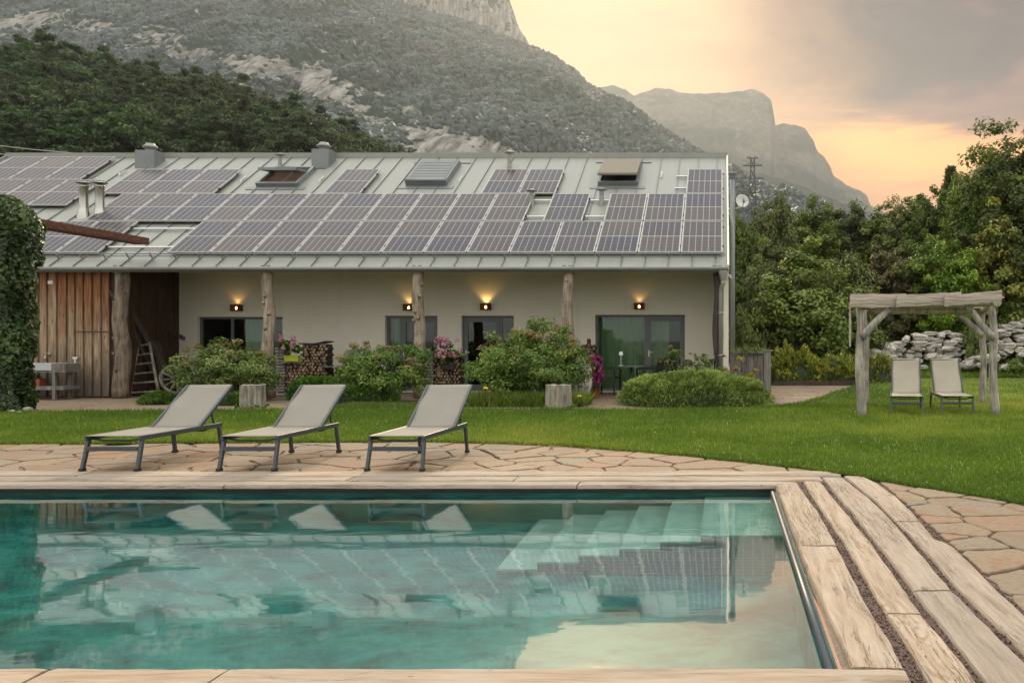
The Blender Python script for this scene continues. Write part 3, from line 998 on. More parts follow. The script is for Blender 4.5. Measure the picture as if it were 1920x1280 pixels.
# low bluish foothill in front of it, right of the valley
crest3 = [(1180, 330), (1262, 285), (1300, 292), (1400, 318), (1480, 340), (1560, 372), (1620, 396), (1700, 430), (1900, 470)]
V3, R3 = ridge('foothill', crest3, 1900, 1500, 560, 1180, 1900, 160, 40, 18, 1.0, 0.006, 14.0, 0.5, 5.0,
               lambda px, X, Y, z, s, f, q, rid: 0.12 + 0.25 * fbm(X * 0.01, z * 0.02, 3.0, 4))
tag(link_mesh('foothill', grid_mesh('foothill', V3, M['far_mountain'], {'rock': R3})), kind='structure')  # far-mountain colour stands in for haze over the foothill


# trees on the mountain sides: one mass of small crowns
def far_crowns(V, R, count, rmin, rmax, thr, seed):
    r0 = np.random.default_rng(seed)
    ny, nx = V.shape[:2]
    w = np.ones(count)
    j = r0.random(count) * (ny - 2); i = r0.random(count) * (nx - 2)
    j0 = j.astype(int); i0 = i.astype(int)
    fj = (j - j0)[:, None]; fi = (i - i0)[:, None]
    P = (V[j0, i0] * (1 - fj) * (1 - fi) + V[j0 + 1, i0] * fj * (1 - fi) + V[j0, i0 + 1] * (1 - fj) * fi + V[j0 + 1, i0 + 1] * fj * fi)
    rk = R[j0, i0] + r0.normal(size=count) * 0.12
    return P[rk < thr]


def blob(nq, seed, cone=0.0):
    r0 = np.random.default_rng(seed)
    d = norm(r0.normal(size=(nq, 3)))
    d[:, 2] = np.abs(d[:, 2]) * 1.2 - 0.25
    p = d * r0.uniform(0.55, 1.0, (nq, 1))
    p[:, 2] *= 1.25
    if cone:
        p[:, :2] *= np.clip(1.05 - p[:, 2:3] * cone, 0.1, 1.1)
    n = norm(d + r0.normal(size=(nq, 3)) * 0.35)
    q = leaf_quads(p, n, np.full(nq, 0.85), 0.9, 0.1)
    return q, r0.random(nq)


def scatter_blobs(name, P, rad, blobs, mat, seed, stand=0.0):
    r0 = np.random.default_rng(seed)
    Vs, vv = [], []
    which = r0.integers(0, len(blobs), len(P))
    for b, (q, v) in enumerate(blobs):
        S = P[which == b]
        if not len(S):
            continue
        k = r0.uniform(rad[0], rad[1], len(S))[:, None, None, None]
        Vs.append((S[:, None, None, :] + q[None] * k).reshape(-1, 4, 3))
        sv = np.array([noise.noise(Vector(x) * stand) + 0.6 * noise.noise(Vector(x) * stand * 3.1) for x in S])[:, None] if stand else 0.0
        vv.append(np.clip(v[None] * 0.35 + r0.random((len(S), 1)) * 0.5 + 0.55 * sv + 0.05, 0, 1).reshape(-1))
    return link_mesh(name, quads_mesh(name, np.concatenate(Vs), 4, mat, np.concatenate(vv)))


def crown_lumps(name, P, rad, mat, seed, stand):
    """many small rounded crowns in one mesh: half icosahedra, smooth shaded, each with its own tone"""
    r0 = np.random.default_rng(seed)
    g = (1 + 5 ** 0.5) / 2
    iv_ = norm(np.array([(-1, g, 0), (1, g, 0), (-1, -g, 0), (1, -g, 0), (0, -1, g), (0, 1, g), (0, -1, -g), (0, 1, -g), (g, 0, -1), (g, 0, 1), (-g, 0, -1), (-g, 0, 1)], float))
    fc = np.array([(0, 11, 5), (0, 5, 1), (0, 1, 7), (0, 7, 10), (0, 10, 11), (1, 5, 9), (5, 11, 4), (11, 10, 2), (10, 7, 6), (7, 1, 8), (3, 9, 4), (3, 4, 2), (3, 2, 6), (3, 6, 8), (3, 8, 9),
                   (4, 9, 5), (2, 4, 11), (6, 2, 10), (8, 6, 7), (9, 8, 1)])
    fc = fc[iv_[fc].mean(1)[:, 2] > -0.55]
    n = len(P)
    k = r0.uniform(rad[0], rad[1], (n, 1, 1))
    jit = 1 + 0.38 * r0.normal(size=(n, 12, 1)).clip(-1.2, 1.2)
    V = P[:, None, :] + iv_[None] * jit * k * np.array([1, 1, 1.25])
    me = bpy.data.meshes.new(name)
    me.vertices.add(n * 12); me.vertices.foreach_set('co', V.reshape(-1).astype(np.float32))
    F = (fc[None] + (np.arange(n) * 12)[:, None, None]).reshape(-1)
    me.loops.add(len(F)); me.loops.foreach_set('vertex_index', F.astype(np.int32))
    m = len(F) // 3
    me.polygons.add(m); me.polygons.foreach_set('loop_start', np.arange(0, 3 * m, 3, dtype=np.int32))
    me.polygons.foreach_set('use_smooth', np.ones(m, dtype=bool))
    sv = np.array([noise.noise(Vector(x) * stand) + 0.6 * noise.noise(Vector(x) * stand * 3.1) for x in P])
    v = np.clip(0.38 + 0.75 * sv + 0.14 * r0.normal(size=n), 0, 1)
    at = me.attributes.new('v', 'FLOAT', 'POINT'); at.data.foreach_set('value', np.repeat(v, 12).astype(np.float32))
    me.update(calc_edges=True)
    me.materials.append(mat)
    return link_mesh(name, me)


Pf = far_crowns(V1[:150], R1[:150], 42000, 4, 7, 0.42, 3)
tag(crown_lumps('mountain_forest', Pf, (2.2, 4.6), M['leaf_far'], 5, 0.014), kind='stuff')

# the wooded hill behind the roof
hill_crest = [(-300, 118), (0, 122), (60, 130), (130, 148), (250, 170), (330, 190), (440, 212), (560, 252), (640, 280), (700, 302), (760, 325), (820, 350), (900, 380), (1100, 440)]
Vh, Rh = ridge('hill', hill_crest, 235, 105, 500, -300, 1100, 180, 60, 3.0, 1.0, 0.02, 21.0, 0.6, 0.4, None)
tag(link_mesh('hill', grid_mesh('hill', Vh, M['wood_floor_ground'])), kind='structure')


def hill_point(u, s):
    j = s * (60 - 1); i = u * (180 - 1)
    return Vh[int(round(j)), int(round(i))]


r0 = np.random.default_rng(11)
hill_meshes = []
for k in range(6):
    if k < 3:
        q, v = crown(100 + k, 2.9, 2.9, 2.6, 1.2, 44, 85, 0.36, 0.6, 0.6, 0.35, (0.22, 0.36), 0.3)
    else:
        q, v = crown(100 + k, 2.4, 2.4, 3.2, 1.2, 48, 80, 0.34, 0.5, 0.45, 0.3, (0.2, 0.32), 0.25, 0.6, lambda h: 1.25 - 0.8 * h)
    hill_meshes.append(quads_mesh('hill_tree', q, 4, M['leaf_hill'], v))
cand = []
cell = {}
tries = 0
while tries < 9000:
    tries += 1
    u, s = r0.random(), r0.random() ** 0.8
    p = hill_point(u, s) + np.array([r0.uniform(-1, 1), r0.uniform(-1, 1), -0.3])
    px = 1356 + p[0] / p[1] * 1600
    if px < -60 or px > 900:
        continue
    py = 640 - (p[2] + 4 - HC) / p[1] * 1600
    if py > 330:
        continue
    key = (int(p[0] / 3.9), int(p[1] / 3.9))
    if key in cell:  # one crown per cell
        continue
    cell[key] = 1
    cand.append((p, px, py))
cand.sort(key=lambda c: (0 if (-10 < c[1] < 800 and c[2] < 290) else 1, c[0][1]))
hill_lab = ['dark green broad tree in the wood on the hill behind the roof',
            'dark tapering pine in the wood on the hill behind the roof']
for k, (p, px, py) in enumerate(cand[:290]):
    w = int(r0.integers(0, 6))
    o = link_mesh('hill_tree', hill_meshes[w], None, None, tuple(p))
    sc = r0.uniform(0.9, 1.65)
    o.scale = (sc, sc, sc * r0.uniform(0.9, 1.25))
    o.rotation_euler = (0, 0, r0.uniform(0, 6.28))
    tag(o, hill_lab[0 if w < 3 else 1], 'tree', 'broad trees of the wooded hill' if w < 3 else 'pines of the wooded hill')
if len(cand) > 290:
    q, v = crown(131, 1, 1, 0.95, 0.3, 18, 32, 0.2, 0.7, 0.6, 0.35, (0.25, 0.4))
    q2, v2 = crown(132, 0.85, 0.85, 1.2, 0.3, 18, 32, 0.2, 0.6, 0.5, 0.35, (0.25, 0.4))
    tag(scatter_blobs('hill_forest', np.array([c[0] for c in cand[290:]]), (2.2, 3.3), [(q, v), (q2, v2)], M['leaf_hill'], 6), kind='stuff')

# ------------------------------------------------------------------ garden surfaces
def clip_poly(poly, a, b, c):
    out = []
    n = len(poly)
    for i in range(n):
        p, q = poly[i], poly[(i + 1) % n]
        dp = a * p[0] + b * p[1] - c
        dq = a * q[0] + b * q[1] - c
        if dp <= 0:
            out.append(p)
        if dp * dq < 0:
            s = dp / (dp - dq)
            out.append((p[0] + (q[0] - p[0]) * s, p[1] + (q[1] - p[1]) * s))
    return out


def crazy_paving(x0, x1, y0, y1, sx, sy, gap, seed):
    """irregular polygons (cells of jittered sites, some merged in size) with a joint between them"""
    r0 = np.random.default_rng(seed)
    sites = []
    nx = int((x1 - x0) / sx); ny = int((y1 - y0) / sy)
    # scattered sites with unequal spacing, so small slivers lie between broad stones
    want = int((nx + 2) * (ny + 2) * 1.15)
    for _ in range(want * 30):
        if len(sites) >= want:
            break
        c = (r0.uniform(x0 - sx, x1 + sx), r0.uniform(y0 - sy, y1 + sy))
        dm = r0.choice((0.45, 0.6, 0.95))
        if all(((c[0] - q[0]) / sx) ** 2 + ((c[1] - q[1]) / sy) ** 2 > dm * dm for q in sites):
            sites.append(c)
    S = np.array(sites)
    polys = []
    for i, (px, py) in enumerate(sites):
        if not (x0 <= px <= x1 and y0 <= py <= y1):
            continue
        d = np.hypot((S[:, 0] - px), (S[:, 1] - py))
        nb = np.argsort(d)[1:18]
        poly = [(px - 2 * sx, py - 2 * sy), (px + 2 * sx, py - 2 * sy), (px + 2 * sx, py + 2 * sy), (px - 2 * sx, py + 2 * sy)]
        for k in nb:
            qx, qy = S[k]
            # tilt the dividing line a little: less honeycomb, more quarry stone
            a, b = qx - px, qy - py
            l = math.hypot(a, b); a /= l; b /= l
            c = a * (px + qx) / 2 + b * (py + qy) / 2 - gap / 2
            poly = clip_poly(poly, a, b, c)
            if len(poly) < 3:
                break
        if len(poly) >= 3:
            polys.append(poly)
    return polys


def rough_edges(poly, amp, r0):
    out = []
    n = len(poly)
    for i in range(n):
        p, q = poly[i], poly[(i + 1) % n]
        l = math.hypot(q[0] - p[0], q[1] - p[1])
        if l < 0.05:
            out.append(((p[0] + q[0]) / 2, (p[1] + q[1]) / 2))
            continue
        # clipped corner
        out.append((p[0] + (q[0] - p[0]) * 0.10, p[1] + (q[1] - p[1]) * 0.10))
        k = max(1, int(l / 0.11))
        for m in range(1, k):
            f = m / k
            nx, ny = -(q[1] - p[1]) / l, (q[0] - p[0]) / l
            w = r0.uniform(-amp, amp * 0.3) * -1
            out.append((p[0] + (q[0] - p[0]) * f + nx * w, p[1] + (q[1] - p[1]) * f + ny * w))
        out.append((p[0] + (q[0] - p[0]) * 0.90, p[1] + (q[1] - p[1]) * 0.90))
    return out


def inside(poly, x, y):
    x = np.asarray(x); y = np.asarray(y)
    c = np.zeros(x.shape, bool)
    n = len(poly)
    for i in range(n):
        x1, y1 = poly[i]; x2, y2 = poly[(i + 1) % n]
        if y1 == y2:
            continue
        c ^= ((y1 > y) != (y2 > y)) & (x < (x2 - x1) * (y - y1) / (y2 - y1) + x1)
    return c


lawn_near = [(-16, 10.9), (-9.35, 11.0), (-5.06, 11.3), (-3.2, 11.25), (-1.72, 10.75), (-0.34, 9.85), (0.8, 8.95), (1.45, 8.22), (2.07, 7.5), (2.5, 6.95),
             (3.1, 5.7), (3.45, 4.0), (3.6, 0.0)]
lawn_far = [(30, 0), (30, 29.6), (9, 29.4), (6.2, 29.0), (4.6, 27.0), (3.9, 25.4), (3.0, 22.6), (2.33, 20.2), (1.65, 18.3), (1.08, 17.4), (0.46, 16.85), (-2.14, 16.55), (-2.7, 16.6),
            (-5.1, 16.75), (-7.4, 16.6), (-9.5, 16.4), (-13.2, 16.0), (-16, 15.9)]
# soften the near curve
ln = []
xs = [p[0] for p in lawn_near]
for i in range(len(lawn_near) - 1):
    for f in (0, 0.25, 0.5, 0.75):
        p, q = lawn_near[i], lawn_near[i + 1]
        ln.append((p[0] + (q[0] - p[0]) * f, p[1] + (q[1] - p[1]) * f))
ln.append(lawn_near[-1])
for _ in range(3):
    ln = [ln[0]] + [((ln[i - 1][0] + 2 * ln[i][0] + ln[i + 1][0]) / 4, (ln[i - 1][1] + 2 * ln[i][1] + ln[i + 1][1]) / 4) for i in range(1, len(ln) - 1)] + [ln[-1]]
ln = [(x + 0.03 * noise.noise(Vector((x * 3, y * 3, 0))), y + 0.05 * noise.noise(Vector((x * 3, y * 3, 5)))) for x, y in ln]
LAWN = ln + lawn_far

mb = MB()
mb.poly([(x, y, 0.010) for x, y in LAWN])
tag(mb.build('lawn', M['soil']), kind='structure')


def grass_points(n, y0, y1, pw):
    u = rng.random(n)
    if pw == 1:
        Y = y0 * (y1 / y0) ** u
    else:
        e = 1 - pw
        Y = (y0 ** e + u * (y1 ** e - y0 ** e)) ** (1 / e)
    X = Y * rng.uniform(-0.95, 0.66, n)
    k = inside(LAWN, X, Y)
    return X[k], Y[k]


def blades(name, X, Y, Z, h, w, mat, lean=0.55):
    n = len(X)
    a = rng.uniform(0, 2 * math.pi, n)
    d = np.stack([np.cos(a), np.sin(a), np.zeros(n)], 1)
    la = rng.uniform(0, 2 * math.pi, n)
    ll = rng.random(n) * lean
    up = np.stack([np.cos(la) * ll, np.sin(la) * ll, np.ones(n)], 1)
    B = np.stack([X, Y, np.broadcast_to(Z, (n,))], 1)
    ww = (w * rng.uniform(0.7, 1.3, n))[:, None]
    hh = (h * rng.uniform(0.5, 1.3, n))[:, None]
    V = np.stack([B - d * ww / 2, B + d * ww / 2, B + up * hh], 1)
    pv = np.array([noise.noise(Vector((x * 0.5, y * 0.5, 3.0))) + 0.5 * noise.noise(Vector((x * 1.9, y * 1.9, 7.0))) for x, y in zip(X[::1], Y[::1])]) if n < 700000 else np.zeros(n)
    pw = np.array([noise.noise(Vector((x * 0.22 + 9, y * 0.16, 1.0))) for x, y in zip(X, Y)])
    v = np.clip(0.40 + pv * 0.46 + pw * 0.75 + rng.normal(size=n) * 0.20, 0, 1)
    return link_mesh(name, quads_mesh(name, V, 3, mat, v))


X, Y = grass_points(400000, 6.6, 17.5, 1.4)
tag(blades('grass', X, Y, 0.008, 0.0032 * Y + 0.014, 0.0011 * Y, M['grass']), kind='stuff')
X, Y = grass_points(150000, 17.0, 29.5, 1.2)
tag(blades('grass', X, Y, 0.008, 0.07, 0.02, M['grass']), kind='stuff')
# rough fringe of grass along the paving
fr_x, fr_y = [], []
for i in range(len(ln) - 1):
    (xa, ya), (xb, yb) = ln[i], ln[i + 1]
    if ya < 5.5 or xa < -10:
        continue
    m = int(900 * math.hypot(xb - xa, yb - ya))
    f = rng.random(m)
    fr_x.append(xa + (xb - xa) * f + 0.012 * rng.normal(size=m)); fr_y.append(ya + (yb - ya) * f - 0.03 * np.abs(rng.normal(size=m)) + 0.03)
X, Y = np.concatenate(fr_x), np.concatenate(fr_y)
tag(blades('grass_edge', X, Y, 0.0, 0.0028 * Y + 0.012, 0.0011 * Y, M['grass'], 0.9), kind='stuff')
# clover heads
X, Y = grass_points(1000, 7.0, 26, 1.2)
kk = np.array([noise.noise(Vector((x * 0.6, y * 0.6, 11))) for x, y in zip(X, Y)]) > -0.05
X, Y = X[kk], Y[kk]
P = np.stack([X, Y, 0.03 + 0.02 * rng.random(len(X))], 1)
q = leaf_quads(P, norm(rng.normal(size=(len(X), 3)) * 0.4 + np.array([0, -0.6, 0.8])), 0.0011 * Y, 1.0, 0.2)
tag(link_mesh('clover_flowers', quads_mesh('clover_flowers', q, 4, M['petal_white'], rng.random(len(X)))), kind='stuff')

# ---- terrace of crazy paving
mb = MB()
for x0, x1, y0, y1 in ((-12, 5, 8.0, 12.0), (0.49, 5, 0, 8.0), (-9.0, 0.49, 1.0, 3.40)):
    mb.poly([(x0, y0, -0.022), (x1, y0, -0.022), (x1, y1, -0.022), (x0, y1, -0.022)])
terrace = tag(mb.build('terrace', M['mortar']), kind='structure')
r0 = np.random.default_rng(5)
nst = 0
for poly in crazy_paving(-9.8, 4.0, 3.0, 11.7, 0.60, 0.42, 0.020, 4):
    cx = sum(p[0] for p in poly) / len(poly); cyy = sum(p[1] for p in poly) / len(poly)
    if inside(LAWN, np.array([cx]), np.array([cyy]))[0] and min(math.hypot(cx - x, cyy - y) for x, y in ln) > 0.45:
        continue
    if cx > 0.40 * cyy + 1.2:
        continue
    if min(p[0] for p in poly) < 1.5:
        up_, dn_ = clip_poly(poly, 0, -1, -8.735), clip_poly(clip_poly(poly, -1, 0, -1.50), 0, 1, 8.72)
        def area_(q):
            return abs(sum(q[i][0] * q[(i + 1) % len(q)][1] - q[(i + 1) % len(q)][0] * q[i][1] for i in range(len(q)))) / 2 if len(q) > 2 else 0
        poly = max((up_, dn_), key=area_)
        if area_(poly) < 0.012:
            continue
        cx = sum(p[0] for p in poly) / len(poly); cyy = sum(p[1] for p in poly) / len(poly)
    poly = rough_edges(poly, 0.022, r0)
    mb = MB()
    lift = r0.uniform(-0.006, 0.004)
    lp = [(x - cx, y - cyy) for x, y in poly]
    mb.prism(lp, -0.05, 0.0 + lift, 0.007)
    o = mb.build('flagstone', M['flagstone'], terrace, origin=(0, 0, 0), loc=(cx, cyy, 0))
    nst += 1
    if nst >= 300:
        break

# ---- pool deck: gravel bed, live-edge planks
mb = MB()
for x0, x1, y0, y1 in ((-9.0, 1.5, 7.99, 8.74), (0.55, 1.50, 2.0, 7.99)):
    mb.poly([(x0, y0, -0.016), (x1, y0, -0.016), (x1, y1, -0.016), (x0, y1, -0.016)])
deck = tag(mb.build('pool_deck', M['gravel_brown']), kind='structure')
npb = 9000
X = rng.uniform(0.66, 1.50, npb); Y = 2.6 * (8.2 / 2.6) ** rng.random(npb)
P = np.stack([X, Y, -0.014 + rng.random(npb) * 0.006], 1)
tet = []
for k in range(npb):
    pass
d1 = norm(rng.normal(size=(npb, 3))); d2 = norm(np.cross(d1, rng.normal(size=(npb, 3)))); d3 = np.cross(d1, d2)
s = rng.uniform(0.004, 0.009, npb)[:, None]
A, B, C, Dd, E, Fv = P + d1 * s, P - d1 * s, P + d2 * s, P - d2 * s, P + d3 * s * 0.8, P - d3 * s * 0.8
tri = [(A, C, E), (C, B, E), (B, Dd, E), (Dd, A, E), (C, A, Fv), (B, C, Fv), (Dd, B, Fv), (A, Dd, Fv)]
V = np.concatenate([np.stack(x, 1) for x in tri], 0)
peb = link_mesh('pebbles', quads_mesh('pebbles', V, 3, M['pebble'], np.tile(rng.random(npb), 8)), None, deck)
tag(peb, kind='stuff')


def plank(left, right, y0, y1, top, seed, along='Y', thick=0.065, n=36, wav=0.010):
    """left/right: edge as function of the running coordinate"""
    mb = MB()
    c = ((left((y0 + y1) / 2) + right((y0 + y1) / 2)) / 2, (y0 + y1) / 2)
    rings = []
    r0 = random.Random(seed)
    skew = r0.uniform(-0.02, 0.02)
    for i in range(n + 1):
        f = i / n
        y = y0 + (y1 - y0) * f
        l = left(y) + wav * noise.noise(Vector((y * 2.2, seed * 3.1, 0))) + wav * 0.6 * noise.noise(Vector((y * 7, seed * 3.1, 2)))
        r = right(y) + wav * noise.noise(Vector((y * 2.2, seed * 3.1, 9))) + wav * 0.6 * noise.noise(Vector((y * 7, seed * 3.1, 12)))
        m = (l + r) / 2
        zt = top + 0.003 * noise.noise(Vector((y * 1.5, seed, 4)))
        e = 0.012
        dl = skew * (f - 0.5) * 0
        ring = [(l - 0.006, zt - thick), (l, zt - e * 1.2), (l + e * 0.6, zt - 0.003), (l + 0.035, zt), (m, zt - 0.002), (r - 0.035, zt), (r - e * 0.6, zt - 0.003), (r, zt - e * 1.2), (r + 0.006, zt - thick)]
        if i in (0, n):
            ring = [(x, z - (0.004 if j in (2, 3, 4, 5, 6) else 0)) for j, (x, z) in enumerate(ring)]
        rings.append([(x - c[0], y - c[1] + skew * ((x - m) / max(0.05, (r - l))) * 1.0, z) for x, z in ring])
    k = len(rings[0])
    vs = [v for r in rings for v in r]
    fs = []
    for i in range(n):
        for j in range(k - 1):
            fs.append((i * k + j, i * k + j + 1, (i + 1) * k + j + 1, (i + 1) * k + j))
    fs.append(tuple(range(k)))
    fs.append(tuple(n * k + j for j in reversed(range(k))))
    mb.smooth = False
    mb._add(vs, [f[::-1] for f in fs])
    o = mb.build('plank', M['plank'], deck, origin=(0, 0, 0), loc=(c[0], c[1], 0))
    if along == 'X':          # the running coordinate was X: turn the plank
        o.location = (c[1], c[0], 0)
        o.rotation_euler = (0, 0, -math.pi / 2)
    return o


def pl(pts):
    pts = sorted(pts)
    return lambda y: float(np.interp(y, [p[0] for p in pts], [p[1] for p in pts]))


P1L = pl([(3.4, 0.525), (4.6, 0.50), (5.6, 0.488), (6.8, 0.492), (8, 0.485)])
P1R = pl([(3.4, 0.74), (4.5, 0.725), (5.46, 0.735), (6.7, 0.738), (7.3, 0.708), (8, 0.695)])
P2L = pl([(3.4, 0.803), (4.4, 0.79), (5.46, 0.797), (6.75, 0.772), (8, 0.762)])
P2R = pl([(3.6, 0.985), (4.3, 0.962), (5.2, 0.974), (6.35, 0.955), (8.1, 0.915)])
P3L = pl([(3.5, 1.022), (4.3, 1.008), (5.2, 1.012), (6.35, 1.0), (8.2, 0.965)])
P3R = pl([(3.3, 1.245), (3.9, 1.238), (4.54, 1.215), (5.4, 1.235), (6.3, 1.25), (7.2, 1.235), (8.2, 1.165)])
P4L = pl([(3.3, 1.287), (3.9, 1.283), (4.6, 1.265), (5.4, 1.275), (6.3, 1.275), (7.2, 1.26), (8.3, 1.195)])
P4R = pl([(3, 1.47), (4.16, 1.462), (5.0, 1.475), (5.58, 1.492), (5.69, 1.42), (6.3, 1.455), (7.3, 1.475), (8.0, 1.43), (8.3, 1.38)])
plank(P1L, P1R, 3.475, 5.53, 0.010, 1); plank(P1L, P1R, 5.545, 7.98, 0.012, 2)
plank(P2L, P2R, 2.3, 4.15, 0.011, 3); plank(P2L, P2R, 4.17, 8.10, 0.009, 4)
plank(P3L, P3R, 2.3, 4.53, 0.010, 5); plank(P3L, P3R, 4.55, 8.32, 0.012, 6)
plank(P4L, P4R, 2.3, 6.285, 0.009, 7); plank(P4L, P4R, 6.30, 8.40, 0.012, 8)
rows = [(7.86, 8.075, [-9.0, -7.2, -4.6, -1.35, 0.685], 1), (8.125, 8.375, [-9.0, -5.95, -3.6, -2.0, 0.95], 2), (8.425, 8.72, [-9.0, -6.4, -2.95, 1.18], 3)]
for a, b, cuts, s in rows:
    for i in range(len(cuts) - 1):
        plank(lambda y, a=a: a, lambda y, b=b: b, cuts[i] + 0.006, cuts[i + 1] - 0.006, 0.010 + 0.002 * ((i + s) % 2), 20 + s * 7 + i, 'X', wav=0.018, thick=0.035 if s == 1 else 0.06)
for a, b, cuts, s in [(3.12, 3.455, [-6.5, -4.1, -2.72, -2.0, 0.735], 5), (2.80, 3.09, [-6.5, -3.3, -0.8, 0.735], 6)]:
    for i in range(len(cuts) - 1):
        plank(lambda y, a=a: a, lambda y, b=b: b, cuts[i] + 0.006, cuts[i + 1] - 0.006, 0.012, 50 + s * 7 + i, 'X', wav=0.012)

# ---- pool
WZ = -0.075
FZ = -1.33
pool = empty('pool', (0, 0, 0))
pool['kind'] = 'structure'
mb = MB()
mb.poly([(PX0, PY0, FZ), (PX1, PY0, FZ), (PX1, PY1 + 0.1, FZ), (PX0, PY1 + 0.1, FZ)])
tag(mb.build('pool_floor', M['pool_liner'], pool), kind='structure')
mb = MB()
mb.poly([(PX0, PY1 + 0.1, FZ), (PX1, PY1 + 0.1, FZ), (PX1, PY1 + 0.1, -0.024), (PX0, PY1 + 0.1, -0.024)])
mb.poly([(PX1, PY1 + 0.1, FZ), (PX1, PY0, FZ), (PX1, PY0, -0.024), (PX1, PY1 + 0.1, -0.024)])
mb.poly([(PX1, PY0, FZ), (PX0, PY0, FZ), (PX0, PY0, -0.024), (PX1, PY0, -0.024)])
mb.poly([(PX0, PY0, FZ), (PX0, PY1 + 0.1, FZ), (PX0, PY1 + 0.1, -0.024), (PX0, PY0, -0.024)])
tag(mb.build('pool_wall', M['pool_liner'], pool), kind='structure')
# stairs descending to the left along the far wall
ZN = 6.43
tops = [-0.22, -0.41, -0.60, -0.78, -0.95, -1.13]
edges = [-0.169, -0.474, -0.784, -1.089, -1.40, -1.708]
for i, (tz, ex) in enumerate(zip(tops, edges)):
    x1 = PX1 - 0.002 if i == 0 else edges[i - 1] - 0.0
    mb = MB()
    ztop = WZ + tz
    mb.cur = 0
    mb.poly([(ex, ZN, ztop), (x1, ZN, ztop), (x1, PY1 + 0.098, ztop), (ex, PY1 + 0.098, ztop)])
    mb.poly([(ex, PY1 + 0.098, ztop), (ex, PY1 + 0.098, FZ), (ex, ZN, FZ), (ex, ZN, ztop)])
    mb.cur = 1
    mb.poly([(ex, ZN, FZ), (x1, ZN, FZ), (x1, ZN, ztop - 0.05), (ex, ZN, ztop - 0.05)])
    mb.cur = 0
    mb.poly([(ex, ZN - 0.001, ztop - 0.05), (x1, ZN - 0.001, ztop - 0.05), (x1, ZN - 0.001, ztop), (ex, ZN - 0.001, ztop)])
    tag(mb.build('pool_step', [M['pool_stair'], M['stair_tile']], pool), kind='structure')
mb = MB(); mb.smooth = True
mb.tube([(0.452, PY0 + 0.02, -0.055), (0.452, 5.0, -0.055), (0.452, PY1 + 0.08, -0.055)], 0.022, 12)
mb.smooth = False
mb.box(0.462, 0.482, PY0 + 0.02, PY1 + 0.09, -0.30, -0.040)
tag(mb.build('pool_rim', M['anthracite'], pool), kind='structure')
# black strip along the far wall, painted-in shadow under the plank edge
mb = MB(); mb.box(PX0, PX1 - 0.03, PY1 + 0.085, PY1 + 0.099, -0.10, -0.026)
tag(mb.build('pool_shadow_strip', M['black'], pool), kind='structure')
mb = MB(); mb.poly([(PX0 + 0.001, PY0 + 0.001, WZ), (0.4615, PY0 + 0.001, WZ), (0.4615, PY1 + 0.0845, WZ), (PX0 + 0.001, PY1 + 0.0845, WZ)])
tag(mb.build('water', M['water'], None), kind='structure')

# ---- path before the house
mb = MB()
mb.poly([(-22, 15.0, -0.04), (6.5, 15.0, -0.04), (6.5, 28.0, -0.04), (-22, 28.0, -0.04)])
path = tag(mb.build('house_path', M['mortar']), kind='structure')
mb = MB()
r0 = np.random.default_rng(15)
for poly in crazy_paving(-19, 4.4, 15.6, 26.0, 1.0, 0.75, 0.03, 8):
    cx = sum(p[0] for p in poly) / len(poly); cyy = sum(p[1] for p in poly) / len(poly)
    if cyy > 22.4 and cx < 0.2:
        continue
    if inside(LAWN, np.array([cx]), np.array([cyy]))[0] and min(math.hypot(cx - x, cyy - y) for x, y in lawn_far) > 0.9:
        continue
    mb.prism(poly, -0.05, -0.016 + r0.uniform(-0.003, 0.003), 0.005)
tag(mb.build('flagstones', M['flagstone'], path), kind='stuff')

# pale gravel track at the far edge of the lawn, grass bank behind
mb = MB()
mb.poly([(6.3, 29.2, -0.02), (30, 29.7, -0.02), (30, 31.6, -0.02), (7.5, 31.3, -0.02), (6.0, 30.4, -0.02)])
tag(mb.build('gravel_track', M['gravel_pale']), kind='structure')


def bank_z(X, Y):
    a = max(0.0, Y - 32.0)
    z = 0.24 * a + 0.012 * a * a if a < 16 else 0.24 * 16 + 0.012 * 256 + (a - 16) * 0.35
    z *= min(1.0, max(0.0, (X - 0.5) / 3.0))
    z = min(z, 4.2)
    return z + (0.25 * noise.noise(Vector((X * 0.25, Y * 0.25, 0))) if a > 0 else 0.0) - 0.01


nx, ny = 60, 50
V = np.zeros((ny, nx, 3))
for j in range(ny):
    for i in range(nx):
        X = 0.6 + 49 * i / (nx - 1); Y = 28.0 + 62 * (j / (ny - 1)) ** 1.4
        V[j, i] = (X, Y, bank_z(X, Y) if j else -0.1)
V[:, 0, 2] = -0.1
tag(link_mesh('grass_bank', grid_mesh('grass_bank', V, M['bank'])), kind='structure')
n = 26000
Y = 31.2 + 7 * rng.random(n) ** 1.5; X = Y * rng.uniform(0.02, 0.42, n)
Z = np.array([bank_z(x, y) for x, y in zip(X, Y)])
k = X > 2
tag(blades('wild_grass', X[k], Y[k], Z[k] - 0.02, 0.22, 0.035, M['wild_grass']), kind='stuff')

# ------------------------------------------------------------------ the house
ZP = 20.3             # line of the log posts
YW = 22.6             # facade
SLOPE = 0.66
def roof_z(Y): return 3.39 + SLOPE * (Y - 20.6)
YE, YR = 20.14, 26.0  # eave, ridge
XL, XR = -21.75, 0.10
house = empty('farmhouse', (-7, 22.6, 0), 'long white plastered farmhouse with log porch and metal roof full of solar panels', 'house')

